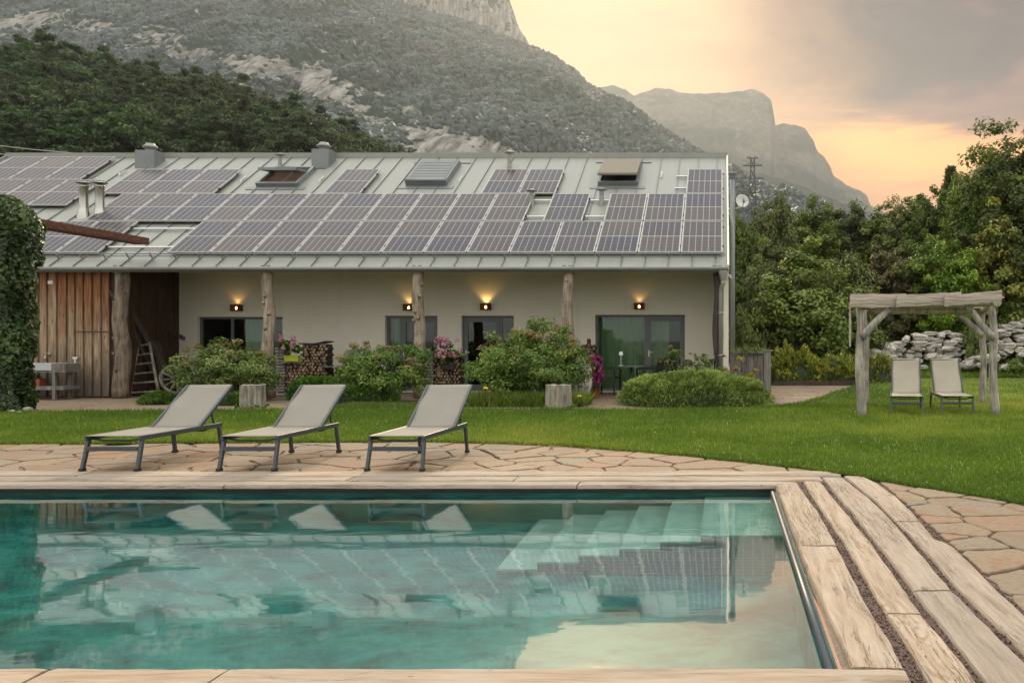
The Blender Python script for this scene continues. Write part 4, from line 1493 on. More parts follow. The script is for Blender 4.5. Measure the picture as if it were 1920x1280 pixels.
# wall with openings
holes = [(-13.94, -11.67, 0.02, 1.98), (-8.955, -7.57, 0.02, 2.01), (-6.935, -5.55, 0.02, 2.01), (-3.39, -1.017, 0.02, 2.036)]
xsplit = sorted({-14.42, 0.0, *[h[0] for h in holes], *[h[1] for h in holes]})
zs = sorted({-0.1, 0.02, 1.98, 2.01, 2.036, 4.66})
mb = MB()
for i in range(len(xsplit) - 1):
    for j in range(len(zs) - 1):
        x0, x1, z0, z1 = xsplit[i], xsplit[i + 1], zs[j], zs[j + 1]
        cx, cz = (x0 + x1) / 2, (z0 + z1) / 2
        if any(h[0] < cx < h[1] and h[2] < cz < h[3] for h in holes):
            continue
        mb.poly([(x0, YW, z0), (x1, YW, z0), (x1, YW, z1), (x0, YW, z1)])
for x0, x1, z0, z1 in holes:
    d = YW + 0.22
    mb.poly([(x0, YW, z0), (x0, YW, z1), (x0, d, z1), (x0, d, z0)])
    mb.poly([(x1, YW, z0), (x1, d, z0), (x1, d, z1), (x1, YW, z1)])
    mb.poly([(x0, YW, z1), (x1, YW, z1), (x1, d, z1), (x0, d, z1)])
    mb.poly([(x0, YW, z0), (x0, d, z0), (x1, d, z0), (x1, YW, z0)])
mb.build('wall', M['plaster'], house)
# gable wall, carried forward to the posts as a narrow wing
mb = MB()
g0, g1 = 0.01, 0.13
pts = [(20.7, -0.1), (32.0, -0.1), (32.0, 3.2), (26.0, roof_z(26.0) - 0.06), (20.7, roof_z(20.7) - 0.07)]
a = [(g0, y, z) for y, z in pts]; b = [(g1, y, z) for y, z in pts]
mb._add(a + b, [(4, 3, 2, 1, 0), (5, 6, 7, 8, 9)] + [(i, (i + 1) % 5, 5 + (i + 1) % 5, 5 + i) for i in range(5)])
mb.build('gable_wall', M['plaster'], house)
# dark rooms behind the glass
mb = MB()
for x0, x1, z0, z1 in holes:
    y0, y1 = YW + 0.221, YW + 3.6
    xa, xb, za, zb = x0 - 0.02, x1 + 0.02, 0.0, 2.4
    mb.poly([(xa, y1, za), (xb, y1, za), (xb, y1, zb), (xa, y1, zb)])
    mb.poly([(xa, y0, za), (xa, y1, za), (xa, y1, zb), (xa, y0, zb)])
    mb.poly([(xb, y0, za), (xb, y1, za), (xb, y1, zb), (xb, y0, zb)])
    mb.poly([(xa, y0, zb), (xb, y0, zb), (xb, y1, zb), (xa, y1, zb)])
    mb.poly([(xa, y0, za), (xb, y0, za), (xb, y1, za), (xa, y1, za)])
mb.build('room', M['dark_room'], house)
# porch ceiling, plinth
mb = MB()
mb.poly([(-14.43, ZP + 0.1, 3.14), (0.0, ZP + 0.1, 3.14), (0.0, YW - 0.002, 3.95), (-14.43, YW - 0.002, 3.95)])
mb.build('porch_ceiling', M['soffit'], house)  # unseen; set below the roof slope to shape the light on the upper wall


def frame_box(x0, x1, z0, z1, y, w=0.06, d=0.07):
    mb = MB()
    mb.box(x0, x0 + w, y, y + d, z0, z1); mb.box(x1 - w, x1, y, y + d, z0, z1)
    mb.box(x0 + w, x1 - w, y + 0.002, y + d - 0.002, z1 - w, z1); mb.box(x0 + w, x1 - w, y + 0.002, y + d - 0.002, z0, z0 + w)
    return mb


def pane_on(parent, x0, x1, z0, z1, y):
    mb = MB(); mb.box(x0, x1, y, y + 0.012, z0, z1)
    return mb.build('pane', M['glass'], parent)


def curtain_on(parent, x0, x1, z0, z1, y):
    mb = MB(); mb.smooth = True
    mb.grid(lambda u, v: (x0 + (x1 - x0) * u, y + 0.035 * math.sin(u * (x1 - x0) * 42 + 0.8 * math.sin(u * 9)) + 0.01 * math.sin(u * 31), z0 + (z1 - z0) * v), max(24, int((x1 - x0) * 60)), 2)
    return mb.build('curtain', M['curtain'], parent)


def window(h, panes, curtains, doors):
    x0, x1, z0, z1 = h
    y = YW + 0.13
    mb = frame_box(x0, x1, z0, z1, y)
    for p in panes[1:] + doors:
        pass
    cuts = sorted({p[0] for p in panes + doors} | {p[1] for p in panes + doors})
    for c in cuts[1:-1]:
        mb.box(c - 0.035, c + 0.035, y + 0.004, y + 0.066, z0 + 0.06, z1 - 0.06)
    w = mb.build('window', M['frame_grey'], house)
    for a, b in panes:
        pane_on(w, a + 0.03, b - 0.03, z0 + 0.05, z1 - 0.05, y + 0.03)
    for a, b in curtains:
        curtain_on(w, a, b, 0.03, z1, y + 0.24)
    for a, b, hs in doors:
        d = frame_box(a + 0.037, b - 0.037, z0 + 0.065, z1 - 0.065, y - 0.012, 0.10, 0.06).build('door', M['frame_grey'], house)
        pane_on(d, a + 0.13, b - 0.13, z0 + 0.15, z1 - 0.15, y + 0.02)
        mb = MB()
        hx = a + 0.085 if hs < 0 else b - 0.085
        mb.box(hx - 0.015, hx + 0.015, y - 0.022, y - 0.011, 0.93, 1.10)
        mb.beam((hx, y - 0.05, 1.04), (hx + 0.11 * -hs, y - 0.05, 1.04), 0.018, 0.018)
        mb.beam((hx, y - 0.022, 1.04), (hx, y - 0.05, 1.04), 0.016, 0.016)
        mb.build('handle', M['alu'], d)


def fx(px): return wx(px, YW)


window(holes[0], [(holes[0][0], fx(430)), (fx(430), fx(499)), (fx(499), holes[0][1])], [(fx(446), fx(492)), (fx(516), fx(531))], [])
window(holes[1], [(holes[1][0], fx(748))], [(fx(724), fx(746))], [(fx(748), holes[1][1], -1)])
window(holes[2], [(fx(937), holes[2][1])], [], [(holes[2][0], fx(937), -1)])
window(holes[3], [(holes[3][0], fx(1210))], [(fx(1118), fx(1208)), (fx(1212), fx(1253))], [(fx(1210), holes[3][1], -1)])

# ---- roof
def rp(X, Y, h=0.0):
    """point on the front slope, h along its normal"""
    nl = math.hypot(1, SLOPE)
    return (X, Y - h * SLOPE / nl, roof_z(Y) + h / nl)


mb = MB()
th = 0.10
A = [rp(XL, YE, 0), rp(XR, YE, 0), rp(XR, YR, 0), rp(XL, YR, 0)]
Bk = [(XL, 32.4, 2.9), (XR, 32.4, 2.9)]
lo = [(x, y, z - 0.12) for x, y, z in A]; lob = [(x, y, z - 0.12) for x, y, z in Bk]
vs = A + lo + Bk + lob      # 0-3 top, 4-7 bottom, 8-9 back eave, 10-11 its underside
mb._add(vs, [(0, 1, 2, 3), (3, 2, 9, 8), (4, 7, 6, 5), (7, 10, 11, 6), (0, 4, 5, 1), (1, 5, 6, 2), (2, 6, 11, 9), (0, 3, 7, 4), (3, 8, 10, 7), (8, 9, 11, 10)])
roof = mb.build('roof', M['zinc'], house)
# standing seams
me = None
k = 0
SEAM = 0.562
seam_m = MB()
p, q = Vector(rp(0, YE + 0.02, 0.0)), Vector(rp(0, YR - 0.06, 0.0))
nrm = Vector((0, -SLOPE, 1)).normalized()
seam_m.beam(p + nrm * 0.016, q + nrm * 0.016, 0.016, 0.034, nrm)
seam_me = seam_m.mesh('seam', M['zinc_dark'])
x = XR - 0.28
while x > XL + 0.1:
    link_mesh('seam', seam_me, None, roof, (x - house.location.x, -house.location.y, 0))
    x -= SEAM
# ridge cap, verge trim, gutter, beam
mb = MB(); mb.box(XL - 0.03, XR + 0.03, YR - 0.10, YR + 0.12, roof_z(YR) - 0.06, roof_z(YR) + 0.10)
mb.build('ridge_cap', M['zinc'], house)
mb = MB()
mb.beam(Vector(rp(XR + 0.02, YE - 0.02, 0)) + nrm * -0.03, Vector(rp(XR + 0.02, YR, 0)) + nrm * -0.03, 0.045, 0.20, nrm)
mb.build('verge_trim', M['plaster'], house)
mb = MB()
mb.beam(Vector(rp(XL - 0.02, YE - 0.02, 0)) + nrm * -0.03, Vector(rp(XL - 0.02, YR, 0)) + nrm * -0.03, 0.045, 0.20, nrm)
mb.build('verge_trim', M['zinc'], house)
gz = roof_z(YE) - 0.03
mb = MB(); mb.smooth = True
R = 0.075
prof = [(math.cos(a) * R, math.sin(a) * R) for a in np.linspace(math.pi, 2 * math.pi, 9)]
prof2 = [(math.cos(a) * (R - 0.008), math.sin(a) * (R - 0.008)) for a in np.linspace(2 * math.pi, math.pi, 9)]
ring = prof + prof2
vs = []
for xx in (XL, XR + 0.02):
    vs += [(xx, YE - 0.055 + a, gz + b) for a, b in ring]
m = len(ring)
mb._add(vs, [(i, (i + 1) % m, m + (i + 1) % m, m + i) for i in range(m)] + [tuple(range(m - 1, -1, -1)), tuple(range(m, 2 * m))])
gut = mb.build('gutter', M['zinc_dark'], house)
bk = MB(); bk.box(-0.012, 0.012, -0.14, 0.03, -0.004, 0.008); bk_me = bk.mesh('gutter_bracket', M['zinc'])
x = XR - 0.5
while x > XL:
    link_mesh('gutter_bracket', bk_me, None, gut, (x - house.location.x, YE - house.location.y, gz + 0.004)); x -= 0.9
# snow guard: two rails on brackets along the eave
sg = MB(); sg.smooth = True
for d in (0.22, 0.0):
    pass
for hh, yy in ((0.10, 20.44), (0.17, 20.42)):
    p = rp(XL + 0.2, yy, hh); q = rp(XR - 0.05, yy, hh)
    sg.tube([p, q], 0.013, 6)
sgo = sg.build('snow_guard', M['zinc_dark'], house)
br = MB(); br.beam(rp(0, 20.34, 0.008), rp(0, 20.56, 0.008), 0.03, 0.012, nrm); br.beam(rp(0, 20.46, 0.0), rp(0, 20.43, 0.20), 0.02, 0.03, (0, 1, 0)); br_me = br.mesh('bracket', M['zinc'])
x = XR - 0.28
while x > XL + 0.2:
    link_mesh('bracket', br_me, None, sgo, (x - house.location.x, -house.location.y, 0)); x -= SEAM
mb = MB()
for x0, x1 in ((-19.5, -14.1), (-14.05, -10.85), (-10.79, -7.28), (-7.22, -3.72), (-3.66, 0.0)):
    mb.cur = 0
    mb.box(x0, x1, ZP - 0.10, ZP + 0.12, 2.985, 3.13)
mb.build('eave_beam', M['log_wood'], house, bevel=0.02)

# ---- solar panels
PW = 1.03
PL = 1.725
LY = PL / math.hypot(1, SLOPE)          # horizontal run of one module
rows_y = [20.60, 20.60 + LY + 0.015, 20.60 + 2 * LY + 0.03]
pm = MB()
w, l = 1.008, 1.70
fr = 0.022
pm.box(-w / 2, -w / 2 + fr, 0, l, 0, 0.04); pm.box(w / 2 - fr, w / 2, 0, l, 0, 0.04)
pm.box(-w / 2 + fr, w / 2 - fr, 0, fr, 0, 0.0395); pm.box(-w / 2 + fr, w / 2 - fr, l - fr, l, 0, 0.0395)
pm.box(-w / 2 + fr, w / 2 - fr, l / 2 - 0.011, l / 2 + 0.011, 0, 0.036)
panel_me = pm.mesh('solar_panel', M['panel_frame'])
cm = MB(); hl = l / 2 - fr - 0.011
cm.box(-w / 2 + fr, w / 2 - fr, 0, hl, 0.02, 0.0335)
cell_me = cm.mesh('cell_field', M['cells'])
pm = MB()
pm.box(-0.02, 0.02, -0.03, 0.03, 0.0, 0.045)
clamp_me = pm.mesh('clamp', M['black'])
panels = [(0, i) for i in range(13)] + [(0, 14.6 + i) for i in range(4)]
panels += [(1, 0), (1, 1), (1, 2), (1, 3.52)] + [(1, 5 + i) for i in range(11)]
panels += [(2, 0), (2, 4.47), (2, 5.47), (2, 9.68), (2, 13.6), (2, 14.6), (2, 15.6)]
top_left = [(YR - 0.12 - LY - 0.10, 17.75 + i) for i in range(3)] + [(YR - 0.14 - 2 * LY - 0.11, 17.05 + i) for i in range(4)]
ang = math.atan(SLOPE)
def put_panel(Y, i):
    X = -0.005 - PW * (i + 0.5)
    p = rp(X, Y, 0.075)
    o = link_mesh('solar_panel', panel_me, None, house, Vector(p) - house.location)
    o.rotation_euler = (ang, 0, 0)
    for yy in (fr, l / 2 + 0.011):
        link_mesh('cell_field', cell_me, None, o, (0, yy, 0))
    for yy in (0.32, l - 0.32):
        link_mesh('clamp', clamp_me, None, o, (w / 2 + 0.011, yy, 0))
for r, i in panels:
    put_panel(rows_y[r], i)
for Y, i in top_left:
    put_panel(Y, i)
# mounting rails seen in the gaps
mb = MB()
for x0, x1, Y in ((-15.1, -13.4, 20.9), (-15.1, -13.4, 21.75), (-5.15, -4.6, 22.35), (-5.15, -4.6, 23.2), (-3.65, -3.1, 22.35), (-3.65, -3.1, 23.2), (-1.35, -1.0, 23.9), (-1.35, -1.0, 24.6)):
    mb.beam(rp(x0, Y, 0.05), rp(x1, Y, 0.05), 0.04, 0.04, nrm)
mb.build('mounting_rail', M['alu'], house)

# ---- things on the roof
def roof_yz(py):
    """distance and height where the roof plane meets pixel row py"""
    k = (640 - py) / 1600.0
    Y = (3.39 - 20.6 * SLOPE - HC) / (k - SLOPE)
    return Y


def chimney(px0, px1, pyb, pyt):
    Y = roof_yz(pyb)
    x0, x1 = wx(px0, Y), wx(px1, Y)
    zt = wz(pyt, Y)
    mb = MB(); mb.box(x0, x1, Y, Y + 0.5, roof_z(Y) - 0.05, zt)
    c = mb.build('chimney', M['zinc_dark'], house)
    cx = (x0 + x1) / 2
    mb = MB(); mb.smooth = True
    mb.lathe([(0.13, 0), (0.13, 0.10), (0.20, 0.11), (0.20, 0.15), (0.13, 0.2), (0.12, 0.24), (0.01, 0.25)], (cx, Y + 0.25, zt), 14)
    mb.build('chimney_cowl', M['zinc'], c)


chimney(253, 289, 316, 281)
chimney(584, 616, 315, 279)


def vent(px, pyb, pyt, r=0.05):
    Y = roof_yz(pyb)
    z0 = roof_z(Y) - 0.1; zt = wz(pyt, Y)
    mb = MB(); mb.smooth = True
    h = zt - z0
    mb.lathe([(r * 1.5, 0), (r * 1.25, h * 0.3), (r, h * 0.55), (r, h - 0.07)], (wx(px, Y), Y, z0), 12)
    v = mb.build('roof_vent', M['zinc'], house)
    mb = MB(); mb.smooth = True
    mb.lathe([(r, -0.085), (0.15, -0.06), (0.15, -0.045), (0.02, 0.0), (0.001, 0.0)], (wx(px, Y), Y, zt), 14)
    mb.build('vent_cap', M['zinc'], v)


vent(525, 316, 287); vent(955, 315, 283); vent(997, 385, 354, 0.06); vent(1128, 384, 352, 0.06)


def flue(px):
    Y = roof_yz(405)
    zt = wz(343, Y); z0 = roof_z(Y) - 0.15
    X = wx(px, Y)
    mb = MB(); mb.smooth = True
    h = zt - z0
    mb.lathe([(0.17, 0), (0.16, 0.12), (0.115, 0.32), (0.105, 0.36), (0.105, h - 0.12), (0.115, h - 0.1), (0.115, h - 0.06), (0.08, h - 0.06)], (X, Y, z0), 18)
    f = mb.build('flue', M['steel'], house)
    mb = MB(); mb.smooth = True
    mb.lathe([(0.16, -0.015), (0.19, 0.0), (0.02, 0.04), (0.001, 0.04)], (X, Y, zt), 18)
    for a in (0, 2.1, 4.2):
        mb.tube([(X + 0.1 * math.cos(a), Y + 0.1 * math.sin(a), zt - 0.1), (X + 0.1 * math.cos(a), Y + 0.1 * math.sin(a), zt)], 0.008, 5)
    mb.build('flue_cap', M['steel'], f)


flue(157); flue(187)


def skylight(px0, px1, pyt, pyb, kind):
    Y0, Y1 = roof_yz(pyb), roof_yz(pyt)
    X0, X1 = wx(px0, Y0), wx(px1, Y0)
    nl = nrm
    def P(x, y, h): return Vector(rp(x, y, h))
    mb = MB()
    w = 0.07; hh = 0.13
    mb.beam(P(X0, Y0, hh / 2), P(X0, Y1, hh / 2), w, hh, nl); mb.beam(P(X1, Y0, hh / 2), P(X1, Y1, hh / 2), w, hh, nl)
    mb.beam(P(X0 - w / 2, Y0, hh / 2), P(X1 + w / 2, Y0, hh / 2), w, hh - 0.004, nl); mb.beam(P(X0 - w / 2, Y1, hh / 2), P(X1 + w / 2, Y1, hh / 2), w, hh - 0.004, nl)
    # flashing
    mb.beam(P(X0 - 0.25, Y0 - 0.12, 0.01), P(X1 + 0.25, Y0 - 0.12, 0.01), 0.18, 0.014, nl)
    mb.beam(P(X0 - 0.3, Y1 + 0.12, 0.012), P(X1 + 0.3, Y1 + 0.12, 0.012), 0.03, 0.03, nl)
    s = mb.build('skylight', M['zinc_dark'], house)
    if kind == 'shutter':
        mb = MB()
        mb.beam(P((X0 + X1) / 2, Y0 + 0.02, hh + 0.02), P((X0 + X1) / 2, Y1 - 0.02, hh + 0.02), X1 - X0 + 0.06, 0.05, nl)
        n = 12
        for k in range(n):
            y = Y0 + 0.03 + (Y1 - Y0 - 0.06) * (k + 0.5) / n
            mb.beam(P(X0 + 0.02, y, hh + 0.05), P(X1 - 0.02, y, hh + 0.05), (Y1 - Y0) / n * 0.75, 0.016, nl)
        mb.smooth = True
        mb.tube([P(X0 - 0.04, Y0, hh + 0.03), P(X1 + 0.04, Y0, hh + 0.03)], 0.05, 8)
        mb.build('shutter', M['zinc_dark'], s)
    elif kind == 'raised':
        ym = Y0 + (Y1 - Y0) * 0.25
        mb = MB()
        a = P((X0 + X1) / 2, Y1, hh + 0.03); b = P((X0 + X1) / 2, Y0 + 0.05, hh + 0.22)
        mb.beam(a, b, X1 - X0 + 0.05, 0.05, (0, -1, 1))
        mb.smooth = True
        mb.tube([(X0 - 0.03, b[1], b[2] - 0.02), (X1 + 0.03, b[1], b[2] - 0.02)], 0.045, 8)
        mb.build('shutter', M['shutter_cloth'], s)
        mb = MB(); mb.beam(P((X0 + X1) / 2, Y0 + 0.04, 0.06), P((X0 + X1) / 2, Y1 - 0.05, 0.06), X1 - X0 - 0.06, 0.02, nl); mb.build('pane', M['black'], s)
    else:
        mb = MB(); mb.beam(P((X0 + X1) / 2, Y0 + 0.04, 0.02), P((X0 + X1) / 2, Y1 - 0.05, 0.02), X1 - X0 - 0.06, 0.012, nl); mb.build('lining', M['rust'], s)
        # pivoting sash standing open
        mb = MB()
        yc = (Y0 + Y1) / 2
        c = P(0, yc, hh + 0.05)
        for xx in (X0 + 0.05, X1 - 0.05):
            mb.beam((xx, c[1] - 0.42, c[2] + 0.02), (xx, c[1] + 0.45, c[2] + 0.10), 0.06, 0.06)
        mb.beam((X0 + 0.02, c[1] - 0.42, c[2] + 0.02), (X1 - 0.02, c[1] - 0.42, c[2] + 0.02), 0.07, 0.075)
        mb.beam((X0 + 0.02, c[1] + 0.45, c[2] + 0.10), (X1 - 0.02, c[1] + 0.45, c[2] + 0.10), 0.07, 0.07)
        sh = mb.build('sash', M['zinc_dark'], s)
        mb = MB(); mb.box(X0 + 0.08, X1 - 0.08, c[1] - 0.38, c[1] + 0.41, c[2] + 0.05, c[2] + 0.06)
        mb.build('pane', M['glass'], sh)


skylight(484, 558, 320, 350, 'open')
skylight(764, 836, 310, 348, 'shutter')
skylight(1124, 1194, 309, 348, 'raised')
# small safety hooks on the seams
hk = MB(); hk.beam((0, 0, 0.05), (0, 0.25, 0.215), 0.02, 0.03); hk.box(-0.03, 0.03, -0.02, 0.04, 0.0, 0.09); hk_me = hk.mesh('roof_hook', M['alu'])
for px, py in ((225, 330), (453, 342), (600, 342), (862, 341), (1240, 333)):
    Y = roof_yz(py)
    link_mesh('roof_hook', hk_me, None, house, Vector(rp(wx(px, Y), Y, 0.0)) - house.location)

# ---- log posts
def log_post(px, r, zt, seed, mat='log_wood', Y=ZP, knots=True):
    X = wx(px, Y)
    mb = MB(); mb.smooth = True
    n = 16
    pts = [(X + 0.025 * math.sin(i * 0.7 + seed), Y + 0.02 * math.cos(i * 0.5 + seed), zt * i / n) for i in range(n + 1)]
    rs = [r * (1.08 - 0.14 * i / n + 0.05 * noise.noise(Vector((i * 0.9, seed * 5, 0)))) for i in range(n + 1)]
    mb.tube(pts, rs, 14, wob=0.10, seed=seed)
    if knots:
        rr = random.Random(seed)
        for _ in range(6):
            z = rr.uniform(0.5, zt - 0.2); a = rr.uniform(-2.6, -0.5)
            p = Vector((X + math.cos(a) * r * 0.85, Y + math.sin(a) * r * 0.85, z))
            mb.tube([p, p + Vector((math.cos(a), math.sin(a), 0.3)) * 0.05], [0.05, 0.028], 7)
    po = mb.build('post', M[mat], house)
    mb = MB(); mb.box(X - 0.11, X - 0.03, Y - 0.13, Y - 0.11, zt - 0.03, zt + 0.15); mb.box(X + 0.03, X + 0.11, Y - 0.13, Y - 0.11, zt - 0.03, zt + 0.15)
    mb.build('post_bracket', M['zinc_dark'], po)
    return po


log_post(503, 0.135, 2.98, 1); log_post(785, 0.135, 2.98, 2); log_post(1065, 0.135, 2.98, 3)
log_post(228, 0.165, 2.98, 4, 'bark_post')
log_post(1344, 0.085, 2.98, 5, 'dark_wood', knots=False)
# downpipe
mb = MB(); mb.smooth = True
Xd = -0.02
mb.lathe([(0.055, -0.30), (0.11, -0.10), (0.11, -0.06)], (0.0, YE - 0.06, gz), 12)
mb.tube([(0.0, YE - 0.06, gz - 0.28), (0.0, YE - 0.06, gz - 0.36), (-0.05, YE + 0.02, gz - 0.48), (-0.06, YE + 0.05, gz - 0.6), (-0.06, YE + 0.05, 0.0)], 0.05, 12)
dp = mb.build('downpipe', M['zinc'], house)
mb = MB(); mb.smooth = True
for z in (2.0, 1.0):
    mb.lathe([(0.05, -0.02), (0.06, -0.02), (0.06, 0.02), (0.05, 0.02)], (-0.06, YE + 0.05, z), 12)
mb.build('pipe_clamp', M['zinc'], dp)
# flue pipe on the gable
mb = MB(); mb.smooth = True
mb.tube([(0.24, 22.3, 0.0), (0.24, 22.3, 3.0), (0.24, 22.3, wz(334, 22.3))], 0.07, 12)
gf = mb.build('gable_flue', M['zinc_dark'], house)
mb = MB(); mb.smooth = True
mb.lathe([(0.085, 0), (0.085, 0.09), (0.10, 0.10), (0.10, 0.15), (0.001, 0.16)], (0.24, 22.3, wz(334, 22.3)), 12)
mb.build('flue_cap', M['zinc_dark'], gf)
# round air bricks on the facade
mb = MB(); mb.smooth = True
for px in (1293, 1323):
    c = Vector((wx(px, YW), YW - 0.012, wz(516, YW)))
    mb.tube([c + Vector((0, 0.01, 0)), c], 0.06, 14)
    mb.build('air_vent', M['plaster'], house) if px == 1323 else None
# ---- boarded barn bay at the left end
barn = empty('barn_wall', (-17, ZP, 0), 'barn bay clad in upright weathered red-brown boards beside the porch', 'shed')
rr = random.Random(3)
x = -14.62
i = 0
while x > -19.2:
    wd = rr.uniform(0.05, 0.08) if i % 2 else rr.uniform(0.12, 0.165)
    mb = MB()
    d = 0.012 if i % 2 else 0.055
    mb.box(-wd / 2, wd / 2, -d, 0.0, 0.0, 2.98)
    me_ = mb.mesh('board', M['board'])
    o = link_mesh('board', me_, None, barn, (x - wd / 2 - barn.location.x, 0.06, 0.02))
    b = o.modifiers.new('bevel', 'BEVEL'); b.width = 0.008; b.segments = 1
    x -= wd + 0.004
    i += 1
mb = MB(); mb.box(-19.3, -14.5, ZP + 0.07, ZP + 0.12, 0.0, 3.1); mb.build('backing', M['dark_wood'], barn)
y = ZP + 0.12
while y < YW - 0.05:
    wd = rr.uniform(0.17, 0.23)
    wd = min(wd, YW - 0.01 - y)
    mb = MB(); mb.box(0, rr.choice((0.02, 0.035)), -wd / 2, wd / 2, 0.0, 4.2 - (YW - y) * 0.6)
    link_mesh('board', mb.mesh('board', M['shaded_board']), None, barn, (-14.44 - barn.location.x, y + wd / 2 - barn.location.y, 0.02))
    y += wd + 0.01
mb = MB(); mb.box(-14.5, -14.445, ZP + 0.12, YW - 0.005, 0.0, 3.0); mb.build('backing', M['dark_wood'], barn)
# a door cut into the boards: its head joint and its latch
mb = MB(); mb.box(wx(133, 20.2), wx(196, 20.2), 20.285, 20.30, 1.56, 1.575); dr = mb.build('door_head', M['dark_wood'], barn)
mb = MB(); mb.box(wx(134, 20.2), wx(143, 20.2), 20.23, 20.30, wz(673, 20.2), wz(669, 20.2)); mb.box(wx(136, 20.2), wx(139, 20.2), 20.25, 20.30, wz(681, 20.2), wz(673, 20.2))
mb.build('latch', M['alu'], barn)

# ------------------------------------------------------------------ furniture
def make_lounger(loc, rz, label, back_angle=34.0, back_len=0.80, cloth='sling'):
    W = 0.58
    L = 1.38                      # leg to leg
    root = empty('sun_lounger', loc, label, 'sun lounger', None, rz)
    root['group'] = 'sun loungers of the pool garden'
    hs = 0.335
    for sx in (-1, 1):
        x = sx * (W / 2 - 0.015)
        mb = MB(); mb.beam((x, -0.02, hs), (x, L + 0.03, hs), 0.028, 0.05)
        mb.build('side_rail', M['anthracite'], root, origin=(0, 0, 0), bevel=0.006)
        for y0, y1, yb in ((0.03, -0.05, 0), (L - 0.02, L + 0.04, 1)):
            mb = MB(); mb.beam((x, y0, hs - 0.02), (x + sx * 0.006, y1, 0.02), 0.032, 0.046, (0, 1, 0))
            lg = mb.build('leg', M['anthracite'], root, origin=(0, 0, 0), bevel=0.006)
            mb = MB(); mb.box(x + sx * 0.006 - 0.021, x + sx * 0.006 + 0.021, y1 - 0.03, y1 + 0.03, 0.0, 0.032)
            mb.build('foot', M['black'], lg, origin=(0, 0, 0))
    mb = MB(); mb.beam((-W / 2 + 0.03, -0.01, 0.225), (W / 2 - 0.03, -0.01, 0.225), 0.022, 0.045)
    mb.build('crossbar', M['anthracite'], root, origin=(0, 0, 0), bevel=0.005)
    mb = MB(); mb.smooth = True
    for y, s in ((0.06, 0.035), (0.75, 0.05), (L - 0.1, 0.06)):
        mb.tube([(-W / 2 + 0.03, y, hs - 0.01), (-W / 4, y, hs - s), (W / 4, y, hs - s), (W / 2 - 0.03, y, hs - 0.01)], 0.011, 6)
    mb.build('stretcher', M['anthracite'], root, origin=(0, 0, 0))
    ys = 0.98
    w2 = W / 2 - 0.03
    mb = MB(); mb.smooth = True
    mb.grid(lambda u, v: (-w2 + 2 * w2 * u, -0.02 + (ys + 0.02) * v, hs + 0.024 - 0.020 * math.sin(math.pi * u) * math.sin(math.pi * min(1, v * 1.02)) - 0.012 * max(0, v - 0.9) * 10), 10, 16)
    seat = mb.build('seat_sling', M[cloth], root, origin=(0, 0, 0))
    so = seat.modifiers.new('thick', 'SOLIDIFY'); so.thickness = 0.006
    a = math.radians(back_angle)
    dy, dz = math.cos(a), math.sin(a)
    back = MB(); back.smooth = True
    def bp(u, v):
        sag = 0.022 * math.sin(math.pi * u) * math.sin(math.pi * v) + 0.006 * math.sin(v * 9 + u * 2)
        return (-w2 + 2 * w2 * u, ys + dy * back_len * v + dz * sag, hs + 0.012 + dz * back_len * v - dy * sag)
    back.grid(bp, 10, 14)
    bo = back.build('backrest', M[cloth], root, origin=(0, 0, 0))
    so = bo.modifiers.new('thick', 'SOLIDIFY'); so.thickness = 0.006
    for sx in (-1, 1):
        mb = MB(); mb.beam((sx * (w2 + 0.008), ys, hs), (sx * (w2 + 0.008), ys + dy * back_len, hs + dz * back_len), 0.024, 0.032)
        mb.build('back_rail', M['anthracite'], bo, origin=(0, 0, 0))
    mb = MB(); mb.smooth = True
    mb.tube([(-w2, ys + dy * back_len - 0.01, hs + dz * back_len - 0.012), (w2, ys + dy * back_len - 0.01, hs + dz * back_len - 0.012)], 0.012, 6)
    mb.build('back_rail', M['anthracite'], bo, origin=(0, 0, 0))
    py, pz = ys + dy * back_len * 0.45, hs + dz * back_len * 0.45
    mb = MB()
    for sx in (-1, 1):
        mb.beam((sx * (w2 - 0.03), py, pz - 0.01), (sx * (w2 - 0.03), min(L - 0.03, py + 0.16), hs - 0.03), 0.014, 0.022)
    mb.beam((-w2 + 0.03, min(L - 0.03, py + 0.16), hs - 0.03), (w2 - 0.03, min(L - 0.03, py + 0.16), hs - 0.03), 0.016, 0.016)
    mb.build('strut', M['anthracite'], root, origin=(0, 0, 0))
    return root


def lounger_y(py): return HC * 1600 / (py - 640)


make_lounger((-6.245, 8.74, 0.008), 0.0, 'grey sling sun lounger at the pool, first from the shed, farthest from the pool steps')
make_lounger((-4.85, 8.74, 0.008), 0.005, 'grey sling sun lounger at the pool standing between two others')
make_lounger((-3.345, 8.74, 0.008), -0.012, 'grey sling sun lounger at the pool standing apart, nearest the pool steps')
make_lounger((3.28, 15.25, 0.0), -0.20, 'beige sling lounger on the lawn under the wooden shelter, squarely facing the pool', 52, 0.82, 'sling_beige')
make_lounger((4.20, 15.3, 0.0), -0.10, 'beige sling lounger under the wooden shelter, turned aside beside the bare post', 52, 0.82, 'sling_beige')

